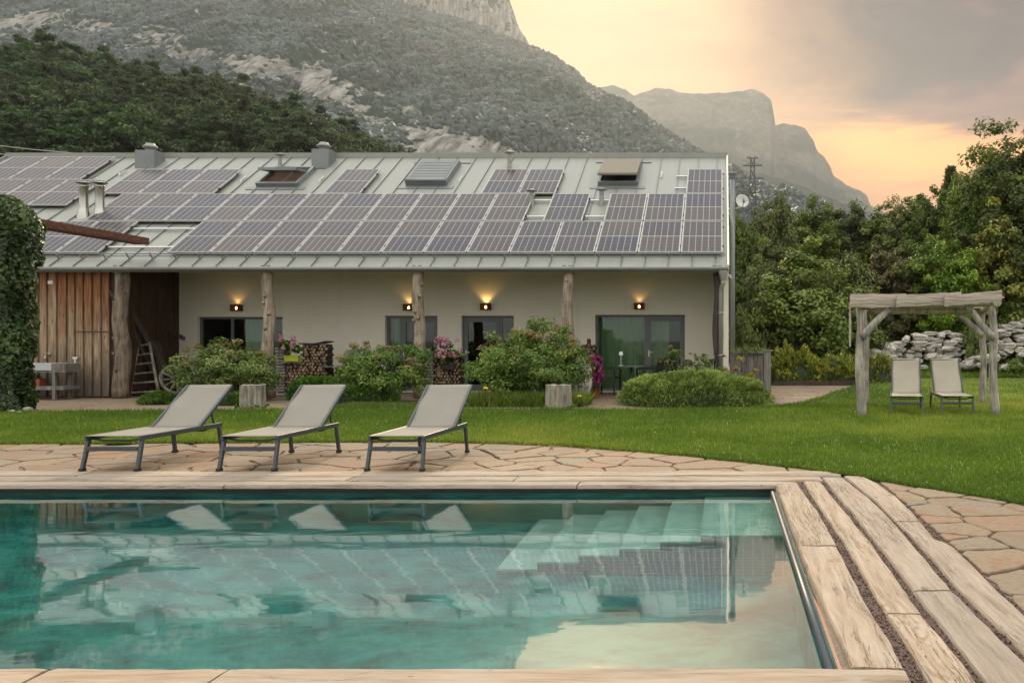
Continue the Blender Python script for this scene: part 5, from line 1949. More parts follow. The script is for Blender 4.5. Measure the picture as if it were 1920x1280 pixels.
# ---- log shelter on the lawn
sh = empty('log_shelter', (3.6, 15.1, 0), 'open shelter of grey weathered logs with split-slab roof on the lawn', 'shelter')
def glog(name, p, q, r, seed, n=10, mat='grey_log'):
    mb = MB(); mb.smooth = True
    p, q = Vector(p), Vector(q)
    pts = [p.lerp(q, i / n) + Vector((0.02 * math.sin(i * 0.8 + seed), 0.015 * math.cos(i * 0.6 + seed), 0)) for i in range(n + 1)]
    mb.tube(pts, [r * (1.06 - 0.12 * i / n + 0.06 * noise.noise(Vector((i * 0.8, seed * 3, 1)))) for i in range(n + 1)], 12, wob=0.12, seed=seed)
    return mb.build(name, M[mat], sh)
FLp, FRp, RLp, RRp = (2.42, 15.0), (4.83, 15.2), (2.98, 17.75), (5.52, 18.1)
glog('post', (FLp[0], FLp[1], -0.05), (FLp[0] - 0.02, FLp[1], 1.95), 0.078, 1)
glog('post', (FRp[0] + 0.01, FRp[1], -0.05), (FRp[0] - 0.04, FRp[1], 2.0), 0.074, 2)
glog('post', (RLp[0], RLp[1], -0.05), (RLp[0] - 0.04, RLp[1], 1.98), 0.07, 3)
glog('post', (RRp[0], RRp[1], -0.05), (RRp[0] - 0.02, RRp[1], 1.98), 0.07, 4)
glog('crossbeam', (FLp[0] - 0.05, FLp[1], 1.96), (FRp[0] + 0.05, FRp[1], 2.02), 0.075, 5)
glog('crossbeam', (RLp[0] - 0.1, RLp[1], 1.98), (RRp[0] + 0.1, RRp[1], 1.98), 0.085, 6, mat='log_wood')
glog('crossbeam', (FLp[0] - 0.03, FLp[1] - 0.1, 1.97), (RLp[0] - 0.02, RLp[1] + 0.1, 1.99), 0.07, 7)
glog('crossbeam', (FRp[0], FRp[1] - 0.1, 2.02), (RRp[0], RRp[1] + 0.1, 1.99), 0.07, 8)
glog('brace', (FLp[0], FLp[1] - 0.08, 1.40), (FLp[0] + 0.52, FLp[1] - 0.03, 1.93), 0.062, 9, 6)
glog('brace', (FRp[0] - 0.02, FRp[1] - 0.08, 1.38), (FRp[0] - 0.52, FRp[1] - 0.03, 1.97), 0.062, 10, 6)
glog('brace', (RRp[0] - 0.02, RRp[1] - 0.05, 1.45), (RRp[0] - 0.62, RRp[1], 1.98), 0.065, 11, 6)
glog('brace', (FLp[0] + 0.03, FLp[1] + 0.1, 1.35), (FLp[0] + 0.18, FLp[1] + 0.75, 1.95), 0.055, 12, 6)
def slab(name, p, q, h, th, seed):
    """a split, ragged slab on edge between p and q"""
    mb = MB()
    p, q = Vector(p), Vector(q)
    d = (q - p).normalized(); nn = Vector((d.y, -d.x, 0)).normalized()
    n = 16
    vs = []
    for i in range(n + 1):
        c = p.lerp(q, i / n)
        ht = h / 2 * (1 + 0.10 * noise.noise(Vector((i * 0.4, seed, 0)))); hb = h / 2 * (1 + 0.12 * noise.noise(Vector((i * 0.4, seed, 8))))
        for k, (s, zz) in enumerate(((-1, -hb), (-1.4, -hb * 0.3), (-1.3, ht * 0.4), (-1, ht), (1, ht), (1, -hb))):
            vs.append(c + nn * (s * -th / 2) + Vector((0, 0, zz)))
    fs = []
    for i in range(n):
        for k in range(6):
            fs.append((i * 6 + k, i * 6 + (k + 1) % 6, (i + 1) * 6 + (k + 1) % 6, (i + 1) * 6 + k))
    fs.append(tuple(range(5, -1, -1))); fs.append(tuple(n * 6 + k for k in range(6)))
    mb._add(vs, fs)
    return mb.build(name, M['slab_wood'], sh)
yf = 14.86
slab('slab', (wx(1594, yf), yf, wz(564, yf)), (wx(1700, yf), yf + 0.06, wz(563, yf)), 0.235, 0.05, 1)
slab('slab', (wx(1680, yf), yf - 0.06, wz(565, yf)), (wx(1802, yf), yf + 0.02, wz(558, yf)), 0.205, 0.05, 2)
slab('slab', (wx(1768, yf), yf - 0.10, wz(565, yf)), (wx(1877, yf), yf - 0.02, wz(554, yf)), 0.185, 0.05, 3)
for k in range(9):
    f = (k + 0.5) / 9
    p = Vector((FLp[0] - 0.15, FLp[1], 2.07)).lerp(Vector((RLp[0] - 0.15, RLp[1], 2.06)), f)
    q = Vector((FRp[0] + 0.15, FRp[1], 2.12)).lerp(Vector((RRp[0] + 0.15, RRp[1], 2.07)), f)
    if k % 2: continue
    mb = MB(); mb.beam(p, q, 0.20, 0.03)
    mb.build('roof_board', M['slab_wood'], sh)
slab('slab', (wx(1593, yf + 0.15), yf + 0.12, 1.62), (wx(1593, yf + 0.15) + 0.02, yf + 0.22, 1.62), 0.75, 0.03, 7)

# ------------------------------------------------------------------ things on the porch
def stump(px, py, wpx, label, seed):
    Y = lounger_y(py)
    X = wx(px, Y)
    r = wpx / 2 / 1600 * Y
    root = empty('tree_stump', (X, Y + r, 0), label, 'stump')
    mb = MB()
    n = 18
    h = 0.48
    rs = random.Random(seed)
    prof = []
    for k in range(n):
        a = 2 * math.pi * k / n
        prof.append((math.cos(a), math.sin(a), 1 + rs.uniform(-0.10, 0.06) - (0.16 if k % 5 == 0 else 0)))
    zs_ = [-0.05, 0.1, 0.25, 0.4, h]
    vs = []
    for z in zs_:
        for c, s, q in prof:
            vs.append((c * r * q * (1.06 - 0.08 * z), s * r * q * (1.06 - 0.08 * z), z + (0.03 * noise.noise(Vector((c * 2, s * 2, seed))) if z == h else 0)))
    fs = [(i * n + k, i * n + (k + 1) % n, (i + 1) * n + (k + 1) % n, (i + 1) * n + k) for i in range(4) for k in range(n)] + [tuple(4 * n + k for k in range(n))]
    mb._add(vs, fs)
    mb.build('wood', M['stump_wood'], root, origin=(0, 0, 0))
    q, v = [], []
    P = np.stack([r * 1.3 * np.cos(a := rng.uniform(0, 6.28, 90)), r * 1.3 * np.sin(a), 0.04 + 0.06 * rng.random(90)], 1)
    q = leaf_quads(P, norm(rng.normal(size=(90, 3)) + [0, 0, 1]), 0.07, 0.6)
    tag(link_mesh('weeds', quads_mesh('weeds', q, 4, M['boxwood'], rng.random(90)), None, root), kind='stuff')
    return root


stump(461, 769, 43, 'cracked grey tree stump on the lawn edge by the pillar next to the barn bay', 1)
stump(1042, 769, 47, 'cracked grey tree stump in front of the largest round shrub', 2)


def wall_lamp(px, py, label, power):
    X, Z = wx(px, YW), wz(py, YW)
    w, h, d = 0.27, 0.17, 0.13
    root = empty('wall_lamp', (X, YW - 0.002, Z), label, 'wall lamp', 'lit wall lamps along the porch')
    mb = MB()
    y0 = -d
    mb.box(-w / 2, w / 2, y0, y0 + 0.006, -h / 2, -0.045); mb.box(-w / 2, w / 2, y0, y0 + 0.006, 0.045, h / 2)
    mb.box(-w / 2, -0.05, y0 + 0.0005, y0 + 0.0055, -0.045, 0.045); mb.box(0.05, w / 2, y0 + 0.0005, y0 + 0.0055, -0.045, 0.045)
    mb.box(-w / 2, -w / 2 + 0.006, y0 + 0.006, 0, -h / 2, h / 2); mb.box(w / 2 - 0.006, w / 2, y0 + 0.006, 0, -h / 2, h / 2)
    mb.box(-w / 2 + 0.006, w / 2 - 0.006, -0.006, 0, -h / 2, h / 2)
    mb.box(-w / 2 + 0.006, w / 2 - 0.006, y0 + 0.006, -0.006, -h / 2, -h / 2 + 0.006)
    mb.build('shade', M['rust'], root, origin=(0, 0, 0))
    mb = MB(); mb.smooth = True
    mb.lathe([(0.001, -0.05), (0.022, -0.045), (0.028, -0.02), (0.02, 0.01), (0.001, 0.03)], (0, -0.065, 0), 10)
    mb.build('bulb', BULB, root, origin=(0, 0, 0))
    l = bpy.data.lights.new('lamp_light', 'SPOT')
    l.energy = power; l.color = (1.0, 0.56, 0.16); l.spot_size = math.radians(110); l.spot_blend = 0.6; l.shadow_soft_size = 0.03
    lo = bpy.data.objects.new('lamp_light', l); COL.objects.link(lo); lo.parent = root
    lo.location = (0, -0.075, 0.05)
    lo.rotation_euler = (math.pi + 0.12, 0, 0)
    return root


BULB = material('bulb', lambda t: t.n('ShaderNodeEmission', {'Color': (1.0, 0.50, 0.16, 1), 'Strength': 9.0}).outputs[0])
wall_lamp(446, 577, 'rusty box wall lamp glowing above the wide window nearest the barn bay', 2.0)
wall_lamp(768, 576, 'rusty box wall lamp glowing half hidden behind the middle log post', 2.5)
wall_lamp(912, 575, 'rusty box wall lamp above the middle door with the strongest glow', 6)
wall_lamp(1199, 574, 'rusty box wall lamp glowing above the glass door with green curtains', 1.6)


def shrub(name, X, Y, rx, ry, h, label, mat, seed, nclump, nleaf, size, tipmat=None, base=0.0, cat='shrub', asp=0.38, clump=(0.16, 0.28), rmin=0.5, lobes=0.25, stem=True, flat=0.7, group=None, tips=0.75, shape=None):
    root = empty(name, (X, Y, 0), label, cat, group)
    q, v = crown(seed, rx, ry, (h - base) / 2 * 0.92, base, nclump, nleaf, size, asp, flat, rmin, clump, lobes, shape=shape)
    link_mesh('foliage', quads_mesh('foliage', q, 4, M[mat], v), None, root)
    if tipmat:
        # reddish young growth on the outer, upper clumps
        q2, v2 = crown(seed + 500, rx * 0.98, ry * 0.98, (h - base) / 2 * 0.98, base, int(nclump * 0.28), int(nleaf * tips * 0.7), size * 0.85, asp, 0.6, 0.92, (0.08, 0.14), lobes, 0.9)
        k = q2[:, :, 2].mean(1) > base + (h - base) * 0.52
        link_mesh('young_leaves', quads_mesh('young_leaves', q2[k], 4, M[tipmat], v2[k]), None, root)
    if stem:
        mb = MB(); mb.smooth = True
        rr = random.Random(seed)
        for k in range(9):
            a = rr.uniform(0, 6.28); f = rr.uniform(0.3, 0.8)
            mb.tube([(0.1 * math.cos(a), 0.1 * math.sin(a), -0.02), (rx * f * 0.5 * math.cos(a), ry * f * 0.5 * math.sin(a), h * 0.4), (rx * f * math.cos(a), ry * f * math.sin(a), h * rr.uniform(0.6, 0.85))], [0.018, 0.013, 0.006], 5)
        mb.build('stem', M['bark'], root, origin=(0, 0, 0))
    return root


shrub('nandina_shrub', wx(424, 19.0), 19.0, 1.02, 0.85, 1.50, 'feathery green shrub with reddish tips before the window nearest the barn bay', 'nandina', 31, 120, 120, 0.085, 'nandina_tip', rmin=0.42, lobes=0.34, clump=(0.12, 0.28), asp=0.32)
shrub('nandina_shrub', wx(716, 18.9), 18.9, 0.98, 0.85, 1.42, 'feathery green shrub with reddish tips before the middle log post', 'nandina', 32, 120, 120, 0.085, 'nandina_tip', rmin=0.42, lobes=0.34, clump=(0.12, 0.28), asp=0.32)
shrub('nandina_shrub', wx(998, 18.7), 18.7, 1.18, 0.95, 1.80, 'largest dense feathery shrub with reddish top beside the standing boulder', 'nandina', 33, 200, 130, 0.085, 'nandina_tip', rmin=0.42, lobes=0.34, clump=(0.12, 0.28), asp=0.32)
shrub('nandina_shrub', wx(1272, 20.0), 20.0, 0.50, 0.45, 1.32, 'thin loose shrub with tall shoots before the glass door with green curtains', 'nandina', 34, 34, 40, 0.10, 'nandina_tip', clump=(0.15, 0.3), rmin=0.3)
shrub('flowering_shrub', wx(1330, 19.9), 19.9, 0.42, 0.42, 1.22, 'thin shrub with red flowers at the foot of the grey downpipe', 'nandina', 35, 30, 40, 0.10, 'petal_magenta', clump=(0.15, 0.3), rmin=0.3, tips=0.35)
shrub('flowering_shrub', wx(1385, 20.4), 20.4, 0.40, 0.35, 0.95, 'small reddish yellow shrub before the grey board enclosure', 'nandina_tip', 36, 26, 40, 0.09, 'petal_magenta', clump=(0.15, 0.3), rmin=0.3, tips=0.3)


def mound(name, X, Y, rx, ry, h, label, mat, n, size, seed, cat='shrub', asp=0.16, edge=2.6, lump=0.12):
    """dense clipped mound: upright sprigs all over a lumpy dome, dark inside"""
    r0 = np.random.default_rng(seed)
    root = empty(name, (X, Y, 0), label, cat)
    th = r0.uniform(0, 2 * math.pi, n); u = np.sqrt(r0.random(n))
    # superellipsoid dome
    xx = u * np.cos(th); yy = u * np.sin(th)
    zz = np.maximum(0, 1 - u ** edge) ** (1 / edge)
    side = r0.random(n) < 0.45
    zz = np.where(side, r0.random(n) ** 0.8 * 0.9, zz)
    uu = np.where(side, np.maximum(0, 1 - zz ** edge) ** (1 / edge), u)
    xx = np.where(side, np.cos(th) * uu, xx); yy = np.where(side, np.sin(th) * uu, yy)
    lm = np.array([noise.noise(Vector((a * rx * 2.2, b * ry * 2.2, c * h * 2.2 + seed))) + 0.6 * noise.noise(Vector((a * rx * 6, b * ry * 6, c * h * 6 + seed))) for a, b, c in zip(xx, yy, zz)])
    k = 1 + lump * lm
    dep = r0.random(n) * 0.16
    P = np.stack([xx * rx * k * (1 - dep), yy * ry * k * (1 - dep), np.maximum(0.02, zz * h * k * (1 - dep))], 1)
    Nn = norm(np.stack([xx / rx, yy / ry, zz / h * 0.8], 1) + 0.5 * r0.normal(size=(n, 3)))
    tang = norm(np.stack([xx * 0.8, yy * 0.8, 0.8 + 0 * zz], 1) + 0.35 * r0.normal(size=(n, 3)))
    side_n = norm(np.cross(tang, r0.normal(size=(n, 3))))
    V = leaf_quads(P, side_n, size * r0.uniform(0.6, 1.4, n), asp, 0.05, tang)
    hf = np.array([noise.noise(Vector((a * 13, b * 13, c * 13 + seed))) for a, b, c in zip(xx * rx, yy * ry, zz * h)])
    v = np.clip(0.45 + 0.4 * lm + 0.55 * hf + 0.16 * r0.normal(size=n) - 2.2 * dep, 0, 1)  # deep sprigs toned darker, bulges lighter: shade put into the colour
    link_mesh('foliage', quads_mesh('foliage', V, 4, M[mat], v), None, root)
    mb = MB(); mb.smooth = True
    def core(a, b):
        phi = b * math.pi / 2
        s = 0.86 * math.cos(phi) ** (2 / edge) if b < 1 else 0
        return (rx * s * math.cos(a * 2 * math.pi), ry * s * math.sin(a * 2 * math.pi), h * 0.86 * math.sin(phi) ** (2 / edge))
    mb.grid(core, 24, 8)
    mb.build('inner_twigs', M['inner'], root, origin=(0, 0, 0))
    return root


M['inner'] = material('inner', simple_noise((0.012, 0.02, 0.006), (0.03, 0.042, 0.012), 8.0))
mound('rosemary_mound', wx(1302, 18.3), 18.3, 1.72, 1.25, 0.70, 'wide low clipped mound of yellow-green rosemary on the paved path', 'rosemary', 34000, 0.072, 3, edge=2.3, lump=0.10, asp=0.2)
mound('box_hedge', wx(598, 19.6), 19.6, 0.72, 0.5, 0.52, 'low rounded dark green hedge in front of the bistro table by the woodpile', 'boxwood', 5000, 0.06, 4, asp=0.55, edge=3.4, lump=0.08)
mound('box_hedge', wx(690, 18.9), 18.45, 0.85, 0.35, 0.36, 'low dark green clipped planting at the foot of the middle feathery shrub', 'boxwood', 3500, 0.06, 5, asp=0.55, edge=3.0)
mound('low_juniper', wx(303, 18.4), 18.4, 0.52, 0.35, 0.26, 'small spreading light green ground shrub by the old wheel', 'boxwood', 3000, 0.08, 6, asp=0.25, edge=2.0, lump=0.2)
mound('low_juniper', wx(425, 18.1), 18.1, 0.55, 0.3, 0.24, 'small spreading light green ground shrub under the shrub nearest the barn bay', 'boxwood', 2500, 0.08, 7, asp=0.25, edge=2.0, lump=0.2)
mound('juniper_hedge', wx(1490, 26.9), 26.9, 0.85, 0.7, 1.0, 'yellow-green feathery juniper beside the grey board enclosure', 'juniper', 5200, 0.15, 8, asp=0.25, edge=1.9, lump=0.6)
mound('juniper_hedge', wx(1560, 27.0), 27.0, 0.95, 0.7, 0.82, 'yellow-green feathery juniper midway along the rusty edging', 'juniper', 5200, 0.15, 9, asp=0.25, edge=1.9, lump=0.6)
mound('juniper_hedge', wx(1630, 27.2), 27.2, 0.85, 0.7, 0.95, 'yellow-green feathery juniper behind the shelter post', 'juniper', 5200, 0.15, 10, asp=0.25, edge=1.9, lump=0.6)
mb = MB(); mb.beam((1.55, 25.95, 0.06), (4.3, 26.15, 0.06), 0.02, 0.14)
tag(mb.build('metal_edging', M['dark_wood'], origin=(0, 0, 0)), 'rusty brown metal edging strip along the path below the junipers', 'edging')

# day lilies around the stump
n = 5200
X = rng.uniform(wx(868, 17.6), wx(1098, 17.6), n); Y = 17.5 + 0.9 * rng.random(n)
k = ~inside(LAWN, X, Y - 0.1)
tag(blades('lily_leaves', X[k], Y[k], 0.0, 0.26, 0.03, M['wild_grass'], 1.1), kind='stuff')
n = 3500
X = rng.uniform(wx(640, 17.6), wx(800, 17.6), n); Y = 17.15 + 0.9 * rng.random(n)
tag(blades('grass_strip', X, Y, -0.02, 0.09, 0.025, M['grass'], 0.8), kind='stuff')
for i, (px, py) in enumerate(((913, 727), (1069, 739), (1088, 742))):
    c = Vector((wx(px, 17.6), 17.5, wz(py, 17.5)))
    P = np.array([[0.03 * math.cos(a), 0.02 * math.sin(a), 0.0] for a in np.linspace(0, 5.2, 6)])
    q = leaf_quads(P, norm(P + [0, -0.02, 0.03]), 0.075, 0.55)
    lab = ['yellow day lily flower before the middle door', 'orange-yellow day lily flower right beside the stump in the lily bed', 'small orange-yellow day lily flower next to the boulder'][i]
    root = empty('lily_flower', c, lab, 'flower')
    link_mesh('petals', quads_mesh('petals', q, 4, M['petal_yellow'], rng.random(6)), None, root)
    mb = MB(); mb.tube([(0, 0.0, -c[2]), (0, 0, 0)], 0.006, 5); mb.build('stalk', M['boxwood'], root, origin=(0, 0, 0))


def geranium(X, Y, Z, w, h, label, seed, box=None, petal='petal_pink', nl=420, nf=14, cascade=0.0):
    root = empty('geranium_planter', (X, Y, Z), label, 'planter')
    q, v = crown(seed, w / 2, w * 0.35, h / 2 * 0.8, 0.14, 22, nl // 22, 0.075, 0.8, 0.7, 0.3, (0.2, 0.34), 0.2)
    if cascade:
        q[:, :, 2] -= cascade
    link_mesh('foliage', quads_mesh('foliage', q, 4, M['boxwood'], v), None, root)
    r0 = np.random.default_rng(seed)
    for k in range(nf):
        a = r0.uniform(0, 6.28); rr_ = r0.uniform(0.3, 1.0)
        c = np.array([math.cos(a) * w / 2 * rr_, -abs(math.sin(a)) * w * 0.34 - 0.05, 0.14 + h * r0.uniform(0.25, 1.0) - cascade])
        m = 26
        o = norm(r0.normal(size=(m, 3))) * 0.055
        q = leaf_quads(o + c, norm(o), 0.05, 0.9)
        link_mesh('flower', quads_mesh('flower', q, 4, M[petal], r0.random(m)), None, root)
    if box:
        mb = MB(); bw, bh = box[0], box[1]
        mb.box(-bw / 2, bw / 2, -0.09, 0.09, 0.0, bh); mb.box(-bw / 2 - 0.012, bw / 2 + 0.012, -0.10, 0.10, bh - 0.03, bh)
        mb.build('box', M[box[2]], root, origin=(0, 0, 0), bevel=0.008)
    else:
        mb = MB(); mb.smooth = True; mb.lathe([(0.09, 0), (0.13, 0.2), (0.14, 0.2), (0.12, 0.18)], (0, 0, 0), 12); mb.build('pot', M['terracotta'], root, origin=(0, 0, 0))
    return root


def firewood(loc, cols, label, seed, logr=0.042, depth=0.34, lid=None, side=True):
    """stacked round logs, ends to the front; cols: (x0,x1,top)"""
    root = empty('firewood_stack', loc, label, 'firewood')
    r0 = random.Random(seed)
    mb = MB()
    xa, xb = min(c[0] for c in cols), max(c[1] for c in cols)
    zt = max(c[2] for c in cols)
    z = logr; row = 0
    while z < zt:
        x = xa + logr + (logr if row % 2 else 0)
        while x < xb - logr * 0.5:
            top = [c[2] for c in cols if c[0] <= x <= c[1]]
            if top and z < top[0] - logr * 0.5:
                r = logr * r0.uniform(0.72, 1.08)
                y0 = r0.uniform(-0.05, 0.02)
                cx, cz = x + r0.uniform(-0.01, 0.01), z + r0.uniform(-0.008, 0.008)
                nn = 7
                a0 = r0.uniform(0, 6)
                ring = [(cx + math.cos(a0 + 2 * math.pi * k / nn) * r * r0.uniform(0.8, 1.08), cz + math.sin(a0 + 2 * math.pi * k / nn) * r * r0.uniform(0.8, 1.08)) for k in range(nn)]
                vs = [(a, y0, b) for a, b in ring] + [(a, depth, b) for a, b in ring]
                mb.cur = 0
                mb._add(vs, [(k, nn + k, nn + (k + 1) % nn, (k + 1) % nn) for k in range(nn)])
                mb.cur = 1
                mb._add([(a, y0, b) for a, b in ring], [tuple(range(nn))[::-1]])
            x += logr * 2.0
        z += logr * 1.75; row += 1
    mb.cur = 2
    for x0, x1, tp in cols:
        mb.box(x0 + 0.02, x1 - 0.02, 0.06, depth - 0.02, 0.0, tp - 0.05)
    tag(mb.build('log_pile', [M['dark_wood'], M['log_end'], M['black']], root, origin=(0, 0, 0)), kind='stuff')
    return root


def logend_fn(t):
    v = t.voro(t.map(t.obj(), (1, 0.01, 1)), 14.0, out='Color')
    n = t.noise(t.obj(), 60.0, 4)
    c = t.ramp(t.m('ADD', t.m('MULTIPLY', n, 0.5), t.m('MULTIPLY', t.xyz(v)[0], 0.4)), [(0.25, (0.10, 0.06, 0.035)), (0.5, (0.25, 0.165, 0.10)), (0.75, (0.42, 0.31, 0.205))])
    return {'Base Color': c, 'Roughness': 0.9}


M['log_end'] = material('log_end', logend_fn)
Yf = 21.0
fw = firewood((wx(518, Yf), Yf, 0), [(0.22, 0.60, wz(680, Yf)), (0.60, wx(614, Yf) - wx(518, Yf), wz(642, Yf))], 'tall stepped stack of firewood under the porch between window and bistro table', 5)
# cross-laid logs at its end, seen from the side
mb = MB(); rr = random.Random(8)
z = 0.04
while z < 1.18:
    mb.beam((-0.02 + rr.uniform(-0.02, 0.02), 0.0, z), (0.21 + rr.uniform(-0.02, 0.02), 0.0, z + rr.uniform(-0.01, 0.01)), 0.06, rr.uniform(0.035, 0.055)); z += 0.075
mb.box(-0.0, 0.2, 0.05, 0.3, 0.0, 1.15)
tag(mb.build('cross_logs', M['grey_log'], fw, origin=(0, 0, 0)), kind='stuff')
mb = MB()
mb.grid(lambda u, v: (0.58 + 0.66 * u, -0.08 + 0.45 * v, wz(640, Yf) - 0.035 - 0.02 * math.sin(u * 3.1) + 0.05 * u * u), 10, 2)
o = mb.build('cover_board', M['dark_wood'], fw, origin=(0, 0, 0)); so = o.modifiers.new('thick', 'SOLIDIFY'); so.thickness = 0.03
mb = MB(); mb.box(0.20, 0.62, -0.12, 0.2, wz(680, Yf) - 0.0, wz(680, Yf) + 0.03); mb.build('shelf', M['grey_log'], fw, origin=(0, 0, 0))
geranium(wx(548, 20.9), 20.92, wz(680, Yf) + 0.035, 0.62, 0.52, 'pink geraniums in a lime green window box on the firewood stack', 61, (0.34, 0.15, 'lime_box'), nf=9)
Y2 = 20.9
fw2 = firewood((wx(798, Y2), Y2, 0), [(0.19, wx(864, Y2) - wx(798, Y2), wz(668, Y2))], 'short stack of firewood between the middle log post and the middle door', 6)
mb = MB(); z = 0.04
while z < 0.98:
    mb.beam((0.0 + rr.uniform(-0.02, 0.02), 0.0, z), (0.19, 0.0, z + rr.uniform(-0.01, 0.01)), 0.06, rr.uniform(0.035, 0.055)); z += 0.075
mb.box(0.01, 0.18, 0.05, 0.3, 0.0, 0.95)
tag(mb.build('cross_logs', M['grey_log'], fw2, origin=(0, 0, 0)), kind='stuff')
geranium(wx(840, 20.8), 20.85, wz(693, 20.8), 0.72, 0.66, 'round bush of pink geraniums on the short firewood stack by the middle door', 62, (0.3, 0.14, 'rattan'), nf=22, nl=620)
Y3 = 21.3
firewood((wx(1088, Y3), Y3, 0), [(0.0, 0.36, wz(646, Y3))], 'narrow stack of firewood behind the standing boulder', 7)
mb = MB(); mb.smooth = True; mb.lathe([(0.05, 0), (0.05, 0.16), (0.03, 0.18)], (0, 0, 0), 8)
tag(mb.build('wooden_cup', M['rust'], None, loc=(wx(1103, Y3), Y3 + 0.1, wz(646, Y3) - 0.03)), 'small brown pot on the narrow firewood stack', 'pot')
g = geranium(wx(1116, 20.3), 20.3, 0.0, 0.42, 0.85, 'cascade of magenta flowers beside the standing boulder', 63, None, 'petal_magenta', 300, 60)


def rock_mesh(seed, sub=2, amp=0.28, sq=(1, 1, 1)):
    bm_ = __import__('bmesh').new()
    __import__('bmesh').ops.create_icosphere(bm_, subdivisions=sub, radius=1.0)
    for v in bm_.verts:
        c = v.co.copy()
        # blocky: pull towards a few cutting planes
        k = 1 + amp * noise.noise(c * 1.1 + Vector((seed * 7.1, 0, 0))) * 1.6 + amp * 0.4 * noise.noise(c * 3 + Vector((0, seed * 3.3, 0)))
        m = max(abs(c.x), abs(c.y), abs(c.z))
        k *= (0.80 / m) ** 0.45
        v.co = Vector((c.x * k * sq[0], c.y * k * sq[1], c.z * k * sq[2]))
    me = bpy.data.meshes.new('rock')
    bm_.to_mesh(me); bm_.free()
    me.materials.append(M['rock'])
    return me


o = link_mesh('standing_boulder', rock_mesh(3, 3, 0.3), None, None, (wx(1087, 19.7), 19.75, 0.42))
o.scale = (0.26, 0.25, 0.62); o.rotation_euler = (0.1, 0.18, 0.4)
tag(o, 'tall grey standing boulder beside the largest shrub', 'boulder')
o = link_mesh('boulder', rock_mesh(4, 3, 0.3), None, None, (wx(1482, 31.0), 31.0, 0.68))
o.scale = (0.72, 0.5, 0.5)
tag(o, 'broad pale boulder behind the junipers', 'boulder')


def bistro_chair(loc, rz, label, cover=None):
    root = empty('armchair', loc, label, 'chair', None, rz)
    m = M['rattan']
    mb = MB(); mb.box(-0.25, 0.25, -0.25, 0.25, 0.41, 0.45); mb.build('seat', m, root, origin=(0, 0, 0), bevel=0.01)
    mb = MB(); mb.beam((0, 0.24, 0.43), (0, 0.36, 0.90), 0.50, 0.04, (0, 1, 0)); mb.build('backrest', cover and M[cover] or m, root, origin=(0, 0, 0), bevel=0.01)
    for sx in (-1, 1):
        mb = MB(); mb.smooth = True
        mb.tube([(sx * 0.27, 0.30, 0.66), (sx * 0.28, 0.0, 0.66), (sx * 0.27, -0.22, 0.64), (sx * 0.26, -0.26, 0.55)], 0.022, 6); mb.build('armrest', m, root, origin=(0, 0, 0))
        for y in (-0.24, 0.25):
            mb = MB(); mb.box(sx * 0.255 - 0.02, sx * 0.255 + 0.02, y - 0.02, y + 0.02, 0, 0.56 if y < 0 else 0.45); mb.build('leg', m, root, origin=(0, 0, 0))
    return root


def bistro_table(loc, label, r=0.38):
    root = empty('bistro_table', loc, label, 'table')
    mb = MB(); mb.smooth = False
    mb.lathe([(0.001, 0.70), (r, 0.70), (r, 0.725), (0.001, 0.725)], (0, 0, 0), 24); mb.build('table_top', M['frame_grey'], root, origin=(0, 0, 0))
    mb = MB(); mb.smooth = True; mb.tube([(0, 0, 0.02), (0, 0, 0.70)], 0.035, 10); mb.build('column', M['anthracite'], root, origin=(0, 0, 0))
    mb = MB()
    for a in range(4):
        mb.beam((0, 0, 0.03), (0.3 * math.cos(a * 1.57 + 0.78), 0.3 * math.sin(a * 1.57 + 0.78), 0.015), 0.04, 0.03)
    mb.build('foot', M['anthracite'], root, origin=(0, 0, 0))
    return root


def table_lamp(loc, label):
    root = empty('table_lamp', loc, label, 'table lamp')
    mb = MB(); mb.smooth = True; mb.lathe([(0.001, 0), (0.055, 0), (0.055, 0.012), (0.001, 0.014)], (0, 0, 0), 14); mb.build('base', M['lamp_white'], root, origin=(0, 0, 0))
    mb = MB(); mb.smooth = True; mb.tube([(0, 0, 0.01), (0, 0, 0.30)], 0.008, 8); mb.build('stem', M['lamp_white'], root, origin=(0, 0, 0))
    mb = MB(); mb.smooth = True; mb.lathe([(0.055, 0.26), (0.043, 0.35), (0.001, 0.352)], (0, 0, 0), 14); mb.build('lamp_shade', M['lamp_white'], root, origin=(0, 0, 0))


bistro_table((wx(1184, 21.3), 21.3, 0), 'small round grey bistro table before the green-curtained glass door')
table_lamp((wx(1165, 21.3), 21.22, 0.725), 'little white cordless lamp on the table before the green curtains')
bistro_chair((wx(1140, 21.4), 21.4, 0), math.radians(80), 'black woven armchair beside the magenta flowers')
bistro_chair((wx(1218, 21.5), 21.55, 0), math.radians(-62), 'black woven armchair behind the rosemary mound, facing the little table')
bistro_table((wx(632, 21.2), 21.2, 0), 'small round grey bistro table by the tall firewood stack')
table_lamp((wx(614, 21.2), 21.15, 0.725), 'little white cordless lamp on the table by the tall firewood stack')
bistro_chair((wx(645, 21.5), 21.75, 0), math.radians(-20), 'armchair under a grey throw by the table next to the firewood', 'grey_fabric')
bistro_chair((wx(595, 21.5), 21.3, 0), math.radians(75), 'black woven armchair in front of the tall firewood stack')

